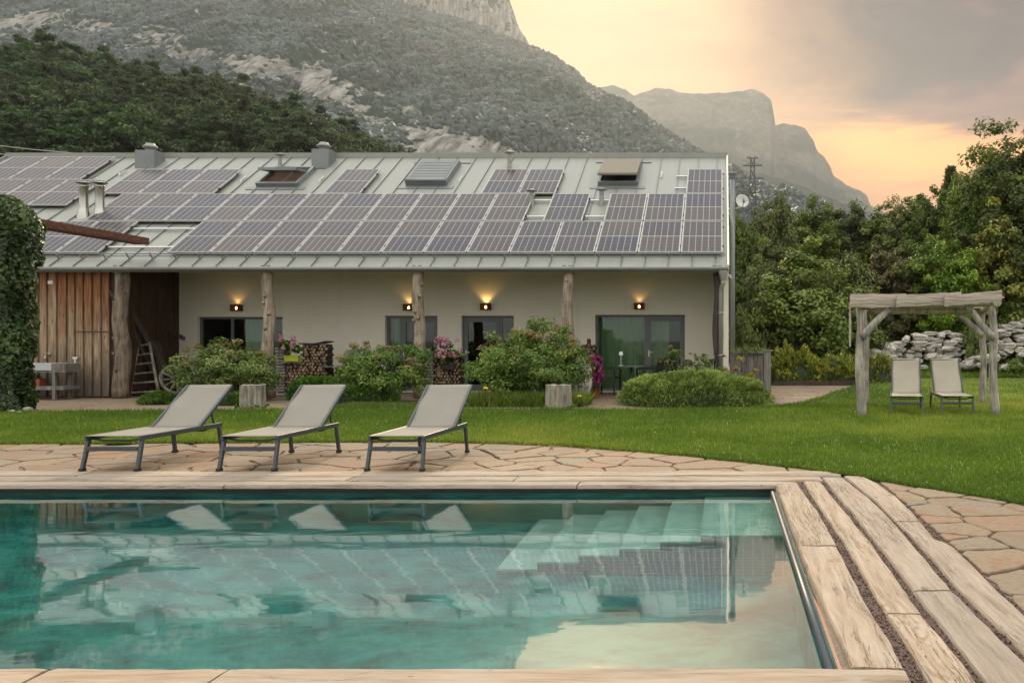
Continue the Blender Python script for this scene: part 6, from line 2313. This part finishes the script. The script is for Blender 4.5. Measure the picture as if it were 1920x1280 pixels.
# ---- barn bay clutter
Ys = 19.55
sink = empty('garden_sink', (wx(85, Ys), Ys, 0), 'grey stone sink on a weathered wooden bench with lower shelf by the barn boards', 'sink')
x0, x1 = wx(14, Ys), wx(122, Ys)
mb = MB()
zt, zb = wz(681, Ys), wz(694, Ys)
mb.box(x0, wx(97, Ys), Ys - 0.02, Ys + 0.5, zb, zt); mb.box(x0 + 0.05, wx(97, Ys) - 0.05, Ys + 0.03, Ys + 0.45, zt, zt + 0.001)
mb.build('basin', M['porcelain'], sink)
mb = MB(); mb.box(x0 - 0.02, x1, Ys, Ys + 0.55, zb - 0.05, zb - 0.003); mb.box(wx(97, Ys) + 0.004, x1 - 0.02, Ys + 0.01, Ys + 0.5, zb - 0.002, zt - 0.01); mb.build('bench_top', M['grey_board'], sink)
for xx in (x0 + 0.05, wx(100, Ys)):
    for yy in (Ys + 0.04, Ys + 0.5):
        mb = MB(); mb.box(xx - 0.035, xx + 0.035, yy - 0.035, yy + 0.035, 0.0, zb - 0.05); mb.build('leg', M['grey_board'], sink)
mb = MB(); mb.box(x0, x1 - 0.05, Ys + 0.01, Ys + 0.52, wz(731, Ys), wz(724, Ys)); mb.build('lower_shelf', M['grey_board'], sink)
tp = empty('tap', (wx(86, 20.15), 20.25, wz(675, 20.2)), 'small chrome garden tap on the boards above the stone sink', 'tap')
mb = MB(); mb.smooth = True
mb.tube([(0, 0.05, 0.10), (0, -0.06, 0.10), (0, -0.12, 0.08), (0, -0.13, 0.0)], 0.014, 8); mb.tube([(0, 0.0, 0.1), (0, 0.0, 0.17)], 0.01, 8)
mb.build('spout', M['steel'], tp, origin=(0, 0, 0))
mb = MB(); mb.box(-0.05, 0.05, -0.01, 0.01, 0.165, 0.18); mb.build('handle', M['steel'], tp, origin=(0, 0, 0))
pb = empty('planter_box', (wx(62, 19.75), 19.75, wz(724, Ys)), 'terracotta planter box with small green plants on the shelf under the stone sink', 'planter')
mb = MB(); mb._add([(-0.2, -0.08, 0), (0.2, -0.08, 0), (0.2, 0.08, 0), (-0.2, 0.08, 0), (-0.23, -0.1, 0.16), (0.23, -0.1, 0.16), (0.23, 0.1, 0.16), (-0.23, 0.1, 0.16)],
                 [(3, 2, 1, 0), (4, 5, 6, 7), (0, 1, 5, 4), (1, 2, 6, 5), (2, 3, 7, 6), (3, 0, 4, 7)])
mb.build('box', M['terracotta'], pb, origin=(0, 0, 0))
for dx_ in (-0.05, 0.11):
    q, v = crown(int(70 + dx_ * 100), 0.08, 0.07, 0.06, 0.15, 8, 14, 0.05, 0.6)
    q[:, :, 0] += dx_
    link_mesh('plant', quads_mesh('plant', q, 4, M['leaf_bright'], v), None, pb)
sg_ = MB(); sg_.box(-0.06, 0.06, -0.006, 0.006, -0.04, 0.04)
tag(sg_.build('small_plate', M['white_metal'], None, loc=(wx(92, 20.25), 20.29, wz(529, 20.25))), 'small blank white plate high on the barn boards', 'plate')

# ladder-like hay rack and old plough timbers against the dark boards
Yl = 20.9
rk = empty('hay_rack', (wx(272, Yl), Yl, 0), 'old tapering wooden rack of rungs leaning in the dark corner beside the barn bay', 'rack')
pA, pB = Vector((wx(250, Yl), Yl - 0.15, 0.0)), Vector((wx(251, Yl), Yl + 0.15, wz(645, Yl)))
pC, pD = Vector((wx(303, Yl), Yl - 0.1, 0.05)), Vector((wx(272, Yl), Yl + 0.15, wz(641, Yl)))
mb = MB(); mb.smooth = True; mb.tube([pA, pA.lerp(pB, 0.5), pB], [0.045, 0.04, 0.035], 8, wob=0.15); mb.build('stile', M['stump_wood'], rk)
mb = MB(); mb.smooth = True; mb.tube([pC, pC.lerp(pD, 0.5), pD], [0.04, 0.035, 0.03], 8, wob=0.15); mb.build('stile', M['stump_wood'], rk)
for k in range(6):
    f = 0.06 + 0.18 * k
    a, b = pA.lerp(pB, f), pC.lerp(pD, f)
    mb = MB(); mb.smooth = True
    n = 9
    mb.tube([a.lerp(b, i / n) for i in range(n + 1)], [0.028 if i % 2 else 0.018 for i in range(n + 1)], 7)
    mb.build('rung', M['stump_wood'], rk)
plg = empty('old_plough', (wx(310, 21.3), 21.3, 0), 'dark old wooden plough with diagonal beam leaning against the barn side boards', 'plough')
mb = MB(); mb.beam((wx(240, 20.8), 20.8, wz(575, 20.8)), (wx(330, 21.6), 21.5, wz(718, 21.5)), 0.10, 0.12); mb.build('main_beam', M['dark_wood'], plg, bevel=0.02)
mb = MB(); mb.beam((wx(243, 20.8), 20.85, wz(612, 20.8)), (wx(305, 21.6), 21.4, wz(715, 21.4)), 0.07, 0.09); mb.build('handle', M['dark_wood'], plg, bevel=0.02)
mb = MB(); mb.beam((wx(288, 21.3), 21.35, wz(640, 21.3)), (wx(316, 21.3), 21.3, wz(735, 21.3)), 0.22, 0.08); mb.build('mouldboard', M['dark_wood'], plg, bevel=0.02)
mb = MB(); mb.beam((wx(312, 22.0), 22.0, wz(617, 22.0)), (wx(341, 21.4), 21.5, wz(635, 21.5)), 0.05, 0.10); mb.build('crank', M['dark_wood'], plg, bevel=0.01)
wh = empty('cart_wheel', (wx(331, 21.2), 21.2, 0.40), 'old spoked wooden cart wheel leaning in the corner by the white wall', 'wheel')
Rw = 0.385
Mw = Matrix.Rotation(math.radians(52), 3, 'Z') @ Matrix.Rotation(math.radians(-14), 3, 'X')
mb = MB(); mb.smooth = False
n = 28
vs = []
for k in range(n):
    a = 2 * math.pi * k / n
    for rr_, yy in ((Rw, -0.03), (Rw, 0.03), (Rw - 0.06, 0.03), (Rw - 0.06, -0.03)):
        vs.append(Mw @ Vector((rr_ * math.cos(a), yy, rr_ * math.sin(a))))
mb._add(vs, [(k * 4 + j, k * 4 + (j + 1) % 4, ((k + 1) % n) * 4 + (j + 1) % 4, ((k + 1) % n) * 4 + j) for k in range(n) for j in range(4)])
mb.build('rim', M['stump_wood'], wh, origin=(0, 0, 0))
mb = MB(); mb.smooth = True; mb.tube([Mw @ Vector((0, -0.11, 0)), Mw @ Vector((0, 0.08, 0))], 0.075, 12); mb.build('hub', M['dark_wood'], wh, origin=(0, 0, 0))
for k in range(12):
    a = 2 * math.pi * k / 12
    mb = MB(); mb.beam(Mw @ Vector((0.06 * math.cos(a), 0, 0.06 * math.sin(a))), Mw @ Vector(((Rw - 0.05) * math.cos(a), 0, (Rw - 0.05) * math.sin(a))), 0.028, 0.028); mb.build('spoke', M['stump_wood'], wh, origin=(0, 0, 0))
mb = MB(); mb.tube([(wx(200, 20.1), 20.2, wz(545, 20.1)), (wx(213, 20.1), 20.15, wz(563, 20.1))], 0.03, 6)
tag(mb.build('branch_hook', M['dark_wood'], None, origin=(0, 0, 0)), 'dark stub of branch on the log pillar of the barn bay', 'hook')

# ---- ivy pillar and the rusty steel spout from it to the roof
iv = empty('ivy_pillar', (wx(-16, 15.9), 16.1, 0), 'tall pillar thickly overgrown with dark ivy at the lawn edge', 'ivy')
n = 15000
th = rng.uniform(0, 2 * math.pi, n); zz = 4.05 * rng.random(n)
lm = np.array([noise.noise(Vector((math.cos(a) * 1.3, math.sin(a) * 1.3, z * 1.1))) + 0.5 * noise.noise(Vector((math.cos(a) * 3, math.sin(a) * 3, z * 2.6 + 5))) for a, z in zip(th, zz)])
cap_ = np.sqrt(np.clip((4.10 - zz) / 0.5, 0.05, 1))
rad = (0.50 + 0.22 * lm + 0.12 * np.clip((zz - 2.0), 0, 1.2) * (0.5 + np.cos(th) * 0.5) - 0.12 * rng.random(n) ** 2) * cap_
P = np.stack([rad * np.cos(th), rad * 0.85 * np.sin(th), np.maximum(zz, 0.04)], 1)
Nn = norm(np.stack([np.cos(th), np.sin(th), 0.45 + 0 * th], 1) + 0.5 * rng.normal(size=(n, 3)))
link_mesh('foliage', quads_mesh('foliage', leaf_quads(P, Nn, 0.08 * rng.uniform(0.6, 1.4, n), 0.8), 4, M['ivy'], np.clip(0.4 + 0.5 * lm + 0.25 * rng.normal(size=n), 0, 1)), None, iv)
mb = MB(); mb.box(-0.28, 0.28, -0.24, 0.24, 0.0, 3.6); mb.build('pillar', M['inner'], iv, origin=(0, 0, 0))
sp = MB()
p, q = Vector((wx(20, 16.2), 16.2, wz(418, 16.2))), Vector((wx(266, 20.35), 20.35, wz(458, 20.35)))
sp.beam(p, q, 0.34, 0.02)
d = (q - p).normalized(); side = d.cross(Vector((0, 0, 1))).normalized(); upv = side.cross(d)
for s in (-1, 1):
    sp.beam(p + side * (0.16 * s) + upv * 0.075, q + side * (0.16 * s) + upv * 0.075, 0.02, 0.15)
tag(sp.build('steel_spout', M['rust'], None, origin=(0, 0, 0)), 'rusty steel channel beam running from the ivy pillar to the roof edge', 'spout')
for i, (px, py, s) in enumerate(((54, 772, 0.085), (40, 768, 0.06), (22, 775, 0.06), (36, 776, 0.05))):
    Y = lounger_y(py)
    o = link_mesh('field_stone', rock_mesh(40 + i, 2, 0.25), None, None, (wx(px, Y), Y, s * 0.5)); o.scale = (s, s, s * 0.75)
    tag(o, ['white rounded stone lying on the grass just clear of the ivy', 'grey stone at the ivy foot next to the white one', 'small dull stone half under the ivy', 'smallest dull stone at the grass edge under the ivy'][i], 'stone')

# ---- grey board enclosure with a planted top beside the gable
Ye = 20.9
en = empty('board_enclosure', (wx(1410, Ye), Ye, 0), 'weathered dark grey board enclosure beside the gable wall', 'fence')
x = wx(1369, Ye + 0.6)
xe = wx(1431, Ye)
k = 0
while x < xe - 0.02:
    w = min(rr.uniform(0.11, 0.16), xe - x)
    Yb = Ye + 0.35 - 0.35 * (x - wx(1369, Ye)) / (xe - wx(1369, Ye))
    mb = MB(); mb.box(-w / 2 + 0.004, w / 2 - 0.004, -0.012, 0.012, 0.0, wz(661, Ye) - 0.02)
    ob = link_mesh('board', mb.mesh('board', M['grey_board']), None, en, (x + w / 2 - en.location.x, Yb - Ye, 0)); ob.rotation_euler = (0, 0, -0.4)
    x += w
x2 = wx(1447, Ye)
for k in range(2):
    mb = MB(); mb.box(-0.05, 0.05, -0.012, 0.012, 0.0, wz(657, Ye) - 0.02)
    ob = link_mesh('board', mb.mesh('board', M['grey_board']), None, en, (xe + 0.06 + k * 0.09 - en.location.x, 0.06 + k * 0.08, 0)); ob.rotation_euler = (0, 0, 0.5)
mb = MB(); mb.beam((wx(1366, Ye + 0.4), Ye + 0.42, wz(661, Ye)), (xe, Ye - 0.02, wz(661, Ye)), 0.10, 0.03); mb.beam((xe + 0.01, Ye, wz(657, Ye)), (x2 + 0.02, Ye + 0.25, wz(657, Ye)), 0.08, 0.03); mb.build('top_rail', M['grey_board'], en)
P = np.stack([wx(1408, 21.3) + 0.16 * rng.normal(size=240), 21.3 + 0.15 * rng.normal(size=240), np.full(240, 0.95)], 1)
aa = rng.uniform(0, 6.28, 240)
tg = norm(np.stack([np.cos(aa), np.sin(aa), 0.7 + rng.random(240)], 1))
q = leaf_quads(P + tg * 0.15, norm(np.cross(tg, rng.normal(size=(240, 3)))), 0.34, 0.09, 0.02, tg)
ag = empty('potted_plant', (wx(1408, 21.3), 21.3, 0.0), 'spiky pale plant showing over the grey board enclosure', 'plant')
q[:, :, 0] -= wx(1408, 21.3); q[:, :, 1] -= 21.3
link_mesh('leaves', quads_mesh('leaves', q, 4, M['leaf_bright'], rng.random(240)), None, ag)
mb = MB(); mb.smooth = True; mb.lathe([(0.15, 0), (0.2, 0.95), (0.18, 0.93)], (0, 0, 0), 12); mb.build('pot', M['terracotta'], ag, origin=(0, 0, 0))

# ---- satellite dish, camera on the gable
Yd = 22.2
ds = empty('satellite_dish', (wx(1391, Yd), Yd, wz(378, Yd)), 'small round white satellite dish on the gable flue pipe', 'satellite dish')
mb = MB(); mb.smooth = True
Rd = 0.175
Md = Matrix.Rotation(math.radians(15), 3, 'Z') @ Matrix.Rotation(math.radians(-8), 3, 'X')
mb.grid(lambda u, v: tuple(Md @ Vector((Rd * v * math.cos(u * 2 * math.pi), -0.05 * v * v, Rd * v * math.sin(u * 2 * math.pi)))), 24, 5)
o = mb.build('dish', M['white_metal'], ds, origin=(0, 0, 0)); so = o.modifiers.new('thick', 'SOLIDIFY'); so.thickness = 0.01
mb = MB(); mb.smooth = True
mb.tube([Md @ Vector((0, -0.02, -0.17)), Md @ Vector((-0.02, -0.22, -0.08))], 0.01, 6); mb.tube([Md @ Vector((-0.02, -0.24, -0.1)), Md @ Vector((-0.02, -0.22, 0.0))], 0.03, 8)
mb.build('receiver', M['frame_grey'], ds, origin=(0, 0, 0))
mb = MB(); mb.smooth = True; mb.tube([(0, 0.02, 0), (-0.05, 0.09, -0.15), (0.22 - wx(1391, Yd), 0.1, -0.17)], 0.015, 6); mb.build('mount', M['alu'], ds, origin=(0, 0, 0))
cm_ = empty('security_camera', (0.16, 20.75, wz(517, 20.7)), 'small white security camera on the gable corner by the downpipe', 'camera')
mb = MB(); mb.smooth = True; mb.tube([(0.0, 0.04, 0.0), (0.03, -0.14, -0.04)], 0.035, 10); mb.build('body', M['white_metal'], cm_, origin=(0, 0, 0))
mb = MB(); mb.tube([(-0.03, 0.02, 0.04), (0.0, 0.0, 0.0)], 0.012, 6); mb.build('bracket', M['white_metal'], cm_, origin=(0, 0, 0))

# ------------------------------------------------------------------ dry stone wall and rubble on the bank
rock_meshes = [rock_mesh(60 + k, 2, 0.25) for k in range(8)]
sw = empty('stone_wall', (8.0, 33.0, 0), 'dry stone wall of pale grey field stones on the bank behind the shelter', 'stone wall')
r0 = np.random.default_rng(77)
Yw_ = 33.0
wall_top = [(1640, 665), (1665, 662), (1686, 640), (1700, 634), (1725, 626), (1760, 620), (1785, 616), (1810, 618), (1828, 622), (1860, 622), (1880, 610), (1900, 604), (1930, 598), (1980, 592)]
wall_bot = [(1640, 690), (1700, 688), (1760, 684), (1810, 672), (1850, 664), (1880, 668), (1930, 664), (1980, 660)]
px = 1686.0
while px < 1975:
    top = float(interp(wall_top, px)); bot = float(interp(wall_bot, px))
    py = bot
    while py > top + 2:
        hp = r0.uniform(7, 15)
        wp = r0.uniform(13, 27)
        if r0.random() < 0.92 and not (1812 < px < 1852 and r0.random() < 0.75):
            cx, cz = wx(px + r0.uniform(-7, 7), Yw_), wz(py - hp / 2 + 6, Yw_)
            o = link_mesh('stone', rock_meshes[int(r0.integers(8))], None, sw, (cx - 8.0, r0.uniform(-0.12, 0.12) + (bot - py) * 0.006, cz))
            o.scale = (wp / 2 / 1600 * Yw_ * 1.22, r0.uniform(0.25, 0.4), hp / 2 / 1600 * Yw_ * 1.15)
            o.rotation_euler = (r0.uniform(-0.15, 0.15), r0.uniform(-0.16, 0.16), r0.uniform(-0.3, 0.3))
        py -= hp * 0.92
    px += r0.uniform(17, 23)
mb = MB()
for i in range(30):
    a, b = 1690 + 290 * i / 30, 1690 + 290 * (i + 1) / 30
    mb.poly([(wx(a, 33.25), 33.25, -0.2), (wx(b, 33.25), 33.25, -0.2), (wx(b, 33.45), 33.45, wz(float(interp(wall_top, b)) + 5, 33.4)), (wx(a, 33.45), 33.45, wz(float(interp(wall_top, a)) + 5, 33.4))])
mb.build('earth_core', M['inner'], sw)
rub = empty('rubble_heap', (6.5, 32.0, 0), 'low heap of broken pale stones at the end of the dry stone wall', 'rubble')
for k in range(26):
    x_ = wx(r0.uniform(1636, 1678), 32.2)
    o = link_mesh('stone', rock_meshes[int(r0.integers(8))], None, rub, (x_ - 6.5, r0.uniform(0, 0.6), max(0.05, wz(r0.uniform(650, 684), 32.3))))
    s = r0.uniform(0.12, 0.3); o.scale = (s * 1.3, s, s * 0.8); o.rotation_euler = tuple(r0.uniform(-0.5, 0.5, 3))
rub2 = empty('rubble_heap', (9.5, 32.0, 0), 'strewn heap of small pale rubble at the foot of the dry stone wall', 'rubble')
for k in range(60):
    f = r0.random()
    x_ = wx(1760 + 110 * f, 32.0)
    zz = wz(692 - 18 * f + r0.uniform(-9, 6), 32.0)
    o = link_mesh('stone', rock_meshes[int(r0.integers(8))], None, rub2, (x_ - 9.5, r0.uniform(-0.2, 0.6), max(0.04, zz)))
    s = r0.uniform(0.06, 0.18); o.scale = (s * 1.4, s, s * 0.8); o.rotation_euler = tuple(r0.uniform(-0.5, 0.5, 3))
for i, (px, py, s) in enumerate(((1680, 565, 0.3), (1668, 597, 0.26), (1886, 690, 0.3), (1905, 684, 0.25))):
    Y = 36.0 if i < 2 else 31.8
    o = link_mesh('bank_stone', rock_meshes[i], None, None, (wx(px, Y), Y, wz(py, Y))); o.scale = (s, s, s * 0.6)
    tag(o, ['pale stone showing high in the grass bank behind the shelter', 'pale stone lower in the grass bank behind the shelter', 'whitish stone at the track edge under the wall end', 'whitish stone behind another at the track edge'][i], 'stone')

# ------------------------------------------------------------------ trees at the right
def gz_(X, Y): return bank_z(X, Y) if Y > 28 else 0.0


tree_lib = {}
def lib(kind):
    """crown and trunk meshes of unit-ish trees: R = 2.2, H = 6"""
    if kind in tree_lib:
        return tree_lib[kind]
    base, var = kind
    sd = 300 + 17 * var + len(base)
    mats = {'mid': 'leaf_mid', 'bright': 'leaf_bright', 'yellow': 'leaf_yellow', 'dark': 'leaf_dark', 'brown': 'leaf_brown'}
    if base == 'bush':
        q, v = crown(sd, 1.5, 1.4, 1.05, 0.05, 70, 75, 0.17, 0.55, 0.7, 0.4, (0.18, 0.32), 0.35)
        m = M['leaf_mid']
        tm = trunk_mesh(sd, 1.6, 0.05, 0.2, 1.2, 0.8, 6)
    elif base == 'tall':
        q, v = crown(sd, 2.2, 2.1, 2.9, 0.35, 270, 120, 0.105, 0.6, 0.62, 0.40, (0.12, 0.24), 0.26, 0.7, lambda h: 1.10 - 0.45 * h)
        m = M['leaf_mid' if var else 'leaf_dark']
        tm = trunk_mesh(sd, 5.0, 0.10, 0.5, 2.0, 1.8, 12)
    else:
        q, v = crown(sd, 2.2, 2.1, 2.75, 0.35, 165, 90, 0.19, 0.6, 0.62, 0.42, (0.15, 0.27), 0.42, 0.7, lambda h: 1.08 - 0.38 * h)
        m = M[mats[base]]
        tm = trunk_mesh(sd, 5.0, 0.12, 0.5, 2.0, 1.8, 9)
    tree_lib[kind] = (quads_mesh('crown', q, 4, m, v), tm.mesh('trunk', M['bark']))
    return tree_lib[kind]


def tree(px, pyt, Y, rpx, base, var, label, group=None, name='garden_tree', rz=None):
    X = wx(px, Y)
    g = gz_(X, Y) - 0.1
    H = wz(pyt, Y) - g
    cr, tr = lib((base, var))
    h0 = max(v.co.z for v in cr.vertices) if (base, var) not in hcache else hcache[(base, var)]
    hcache[(base, var)] = h0
    R = rpx / 1600 * Y
    root = empty(name, (X, Y, g), label, 'bush' if base == 'bush' else 'tree', group, rz if rz is not None else (px * 0.37) % 6.28)
    s = R / (1.5 if base == 'bush' else 2.2) * 1.12
    root.scale = (s, s, H / h0)
    link_mesh('crown', cr, None, root); link_mesh('trunk', tr, None, root)
    return root


hcache = {}
TL = [
    # px, top, Y, radius px, kind, variant, label
    (1398, 366, 33, 50, 'dark', 0, 'dark green tree close behind the gable end under the pylon'),
    (1455, 358, 42, 48, 'mid', 0, 'mid-green tree with a pointed top between gable and shelter'),
    (1530, 364, 44, 50, 'mid', 1, 'mid-green tree below the end of the far mountain ridge'),
    (1592, 372, 46, 45, 'dark', 1, 'dark rounded tree at the lowest dip of the tree line'),
    (1650, 380, 45, 52, 'mid', 2, 'mid-green tree just right of the tree line dip, behind the shelter'),
    (1705, 364, 43, 50, 'mid', 0, 'mid-green tree behind the shelter, with the conifer tip beside it'),
    (1755, 345, 41, 48, 'dark', 2, 'dark tree standing in front of the conifer tip'),
    (1812, 318, 38, 56, 'mid', 1, 'mid-green tree stepping up towards the tallest tree'),
    (1500, 442, 29, 88, 'bright', 0, 'large bright green bushy tree in front of the wood beside the gable'),
    (1420, 470, 31, 46, 'mid', 2, 'mid-green bushy tree right beside the gable pipe'),
    (1590, 470, 33, 62, 'mid', 0, 'mid-green bushy tree just left of the shelter roof'),
    (1670, 455, 36, 60, 'brown', 0, 'brownish half-dry bushy tree above the shelter roof'),
    (1735, 440, 36, 62, 'mid', 1, 'mid-green bushy tree above the middle of the shelter roof'),
    (1795, 450, 34.5, 56, 'bright', 1, 'bright green bushy tree above the right end of the shelter'),
    (1908, 222, 37, 128, 'tall', 0, 'tallest dark tree reaching into the orange sky'),
    (1850, 262, 38, 80, 'tall', 1, 'slender dark-leaved tree leaning beside the tallest tree'),
    (1885, 300, 39, 100, 'tall', 1, 'broad green crown filling in behind the yellow-green tree'),
    (1868, 370, 35.5, 66, 'yellow', 0, 'yellow-green leafy tree before the tallest dark tree'),
    (1930, 400, 35.5, 64, 'yellow', 1, 'yellow-green tree at the edge with reddish twigs below'),
    (1985, 235, 37, 120, 'mid', 0, 'mid-green tree beyond the tallest dark one'),
]
for px, pyt, Y, rpx, b, v, lab in TL:
    tree(px, pyt, Y, rpx, b, v, lab)
# second rank behind them, only glimpsed
for i, (px, pyt, Y, rpx, v) in enumerate(((1420, 400, 52, 55, 0), (1490, 398, 54, 58, 1), (1560, 400, 55, 58, 2), (1625, 404, 56, 55, 0), (1690, 396, 55, 58, 1), (1750, 385, 54, 58, 2), (1820, 365, 52, 62, 0), (1890, 340, 50, 65, 1), (1960, 320, 50, 70, 2))):
    tree(px, pyt, Y, rpx, 'dark', v, 'dark tree in the second rank of the wood beyond the lawn', 'dark trees in the second rank of the wood')
for i, (px, pyt, Y, rpx, v, lab) in enumerate((
        (1455, 560, 29.5, 52, 0, 'rounded green bush behind the board enclosure'),
        (1535, 575, 30.5, 52, 1, 'rounded green bush behind the middle juniper'),
        (1600, 590, 33, 40, 2, 'green bush left of the shelter post'),
        (1660, 588, 36, 48, 0, 'low green bush on the bank seen under the shelter roof'),
        (1725, 582, 37, 52, 1, 'low green bush above the stone wall seen under the shelter'),
        (1785, 575, 36.5, 46, 2, 'dark green bush above the right end of the stone wall'),
        (1832, 606, 32.6, 22, 0, 'green bush growing over the stone wall by the shelter post'),
        (1905, 560, 34.5, 40, 1, 'green bush overhanging the stone wall at the right edge'),
        (1900, 668, 31.6, 22, 2, 'green bush at the wall foot right of the shelter'),
        (1690, 668, 32.0, 20, 0, 'small dark bush at the left end of the stone wall'),
        (1400, 570, 27.5, 30, 2, 'dark green bush against the gable pipe'))):
    tree(px, pyt, Y, rpx, 'bush', v, lab, name='bank_bush')
# conifer tip
cf = empty('conifer', (wx(1783, 44), 44, gz_(wx(1783, 44), 44)), 'pointed dark conifer tip rising between the broadleaf trees', 'tree')
H = wz(312, 44) - cf.location.z
r0 = np.random.default_rng(9)
Pc, Nc, Tc = [], [], []
for k in range(26):
    z = H * (0.35 + 0.65 * k / 26)
    L = (H - z) * 0.26 + 0.12
    for a in np.linspace(0, 6.28, 7, endpoint=False) + k:
        for s in np.linspace(0.15, 1, 7):
            for _ in range(3):
                Pc.append((math.cos(a) * L * s + r0.normal() * 0.05, math.sin(a) * L * s + r0.normal() * 0.05, z + L * s * 0.35 + r0.normal() * 0.05))
                Nc.append(norm(r0.normal(size=3))); Tc.append((math.cos(a), math.sin(a), 0.7))
q = leaf_quads(np.array(Pc), np.array(Nc), 0.28, 0.3, 0.05, np.array(Tc))
link_mesh('crown', quads_mesh('crown', q, 4, M['leaf_dark'], r0.random(len(Pc))), None, cf)
mb = MB(); mb.smooth = True; mb.tube([(0, 0, -0.3), (0, 0, H * 0.97)], [0.18, 0.02], 8); mb.build('trunk', M['bark'], cf, origin=(0, 0, 0))

# ------------------------------------------------------------------ far things
Yp = 230.0
py_ = empty('transmission_pylon', (wx(1411, Yp), Yp, 0), 'grey steel lattice power pylon beyond the trees beside the gable', 'pylon')
mb = MB()
zt = wz(298, Yp); z0 = 0.0
def wdt(z): return 0.35 + (zt - z) * 0.055 if z < zt - 4 else 0.5 + 0.0 * z
zz = [z0 + (zt - z0) * i / 18 for i in range(19)]
for i in range(18):
    a, b = wdt(zz[i]), wdt(zz[i + 1])
    for sx, sy in ((-1, -1), (1, -1), (1, 1), (-1, 1)):
        mb.beam((sx * a, sy * a, zz[i]), (sx * b, sy * b, zz[i + 1]), 0.26, 0.26)
    for sx, sy, tx, ty in ((-1, -1, 1, -1), (1, -1, 1, 1), (1, 1, -1, 1), (-1, 1, -1, -1)):
        mb.beam((sx * a, sy * a, zz[i]), (tx * b, ty * b, zz[i + 1]), 0.15, 0.15); mb.beam((tx * a, ty * a, zz[i]), (sx * b, sy * b, zz[i + 1]), 0.15, 0.15)
mb.build('mast', M['anthracite'], py_, origin=(0, 0, 0))
for zpx, half in ((297, 1.5), (311, 2.6), (335, 3.2), (361, 2.8)):
    z = wz(zpx, Yp)
    mb = MB()
    for s in (-1, 1):
        mb.beam((0, -0.35, z), (s * half, 0, z + 0.05), 0.2, 0.2); mb.beam((0, 0.35, z), (s * half, 0, z + 0.05), 0.2, 0.2); mb.beam((s * 0.45, 0, z + 0.7), (s * half, 0, z + 0.1), 0.08, 0.08)
        for f in (0.35, 0.6, 0.8):
            mb.beam((s * half * f, 0, z), (s * half * f, 0, z + 0.65 * (1 - f) + 0.1), 0.06, 0.06)
    mb.build('crossarm', M['anthracite'], py_, origin=(0, 0, 0))
mz = wz(170, 3300)
mb = MB(); X = wx(1410, 3300); mb.tube([(X, 3295, mz - 40), (X, 3295, mz + 12)], [0.9, 0.5], 5)
tag(mb.build('summit_mast', M['frame_grey'], None, origin=(0, 0, 0)), 'thin antenna mast on the far table mountain', 'mast')
for i, (ya, yb, xb) in enumerate(((261, 292, 256), (277, 300, 200))):
    mb = MB(); mb.smooth = True
    p, q = Vector((wx(-160, 60), 60, wz(ya - 14, 60))), Vector((wx(xb + 40, 48), 48, wz(yb + 4, 48)))
    mb.tube([p.lerp(q, f) - Vector((0, 0, 1.1 * math.sin(f * math.pi))) * 0.3 for f in np.linspace(0, 1, 14)], 0.028, 5)
    tag(mb.build('power_cable', M['zinc'], None, origin=(0, 0, 0)), ['upper of two thin cables crossing before the wooded hill', 'lower of two thin cables crossing before the wooded hill'][i], 'cable')

# ------------------------------------------------------------------ the evening air
def haze_fn():
    m = bpy.data.materials.new('haze')
    m.use_nodes = True
    nt = m.node_tree; nt.nodes.clear()
    t = T(nt)
    out = t.n('ShaderNodeOutputMaterial')
    v = t.n('ShaderNodeVolumePrincipled', {'Color': (0.86, 0.92, 0.97, 1), 'Density': HAZE_D, 'Anisotropy': 0.58})
    nt.links.new(v.outputs[0], out.inputs['Volume'])
    return m


HAZE_D = 0.85e-4
top = 0.0
for o in bpy.data.objects:
    if o.type == 'MESH' and o.name.startswith('mountain'):
        top = max(top, max((v.co.z for v in o.data.vertices)))
mb = MB(); mb.box(-2700, 1900, -120, 3700, -3.0, top + 25)
tag(mb.build('haze', haze_fn(), None, origin=(0, 0, 0)), kind='stuff')
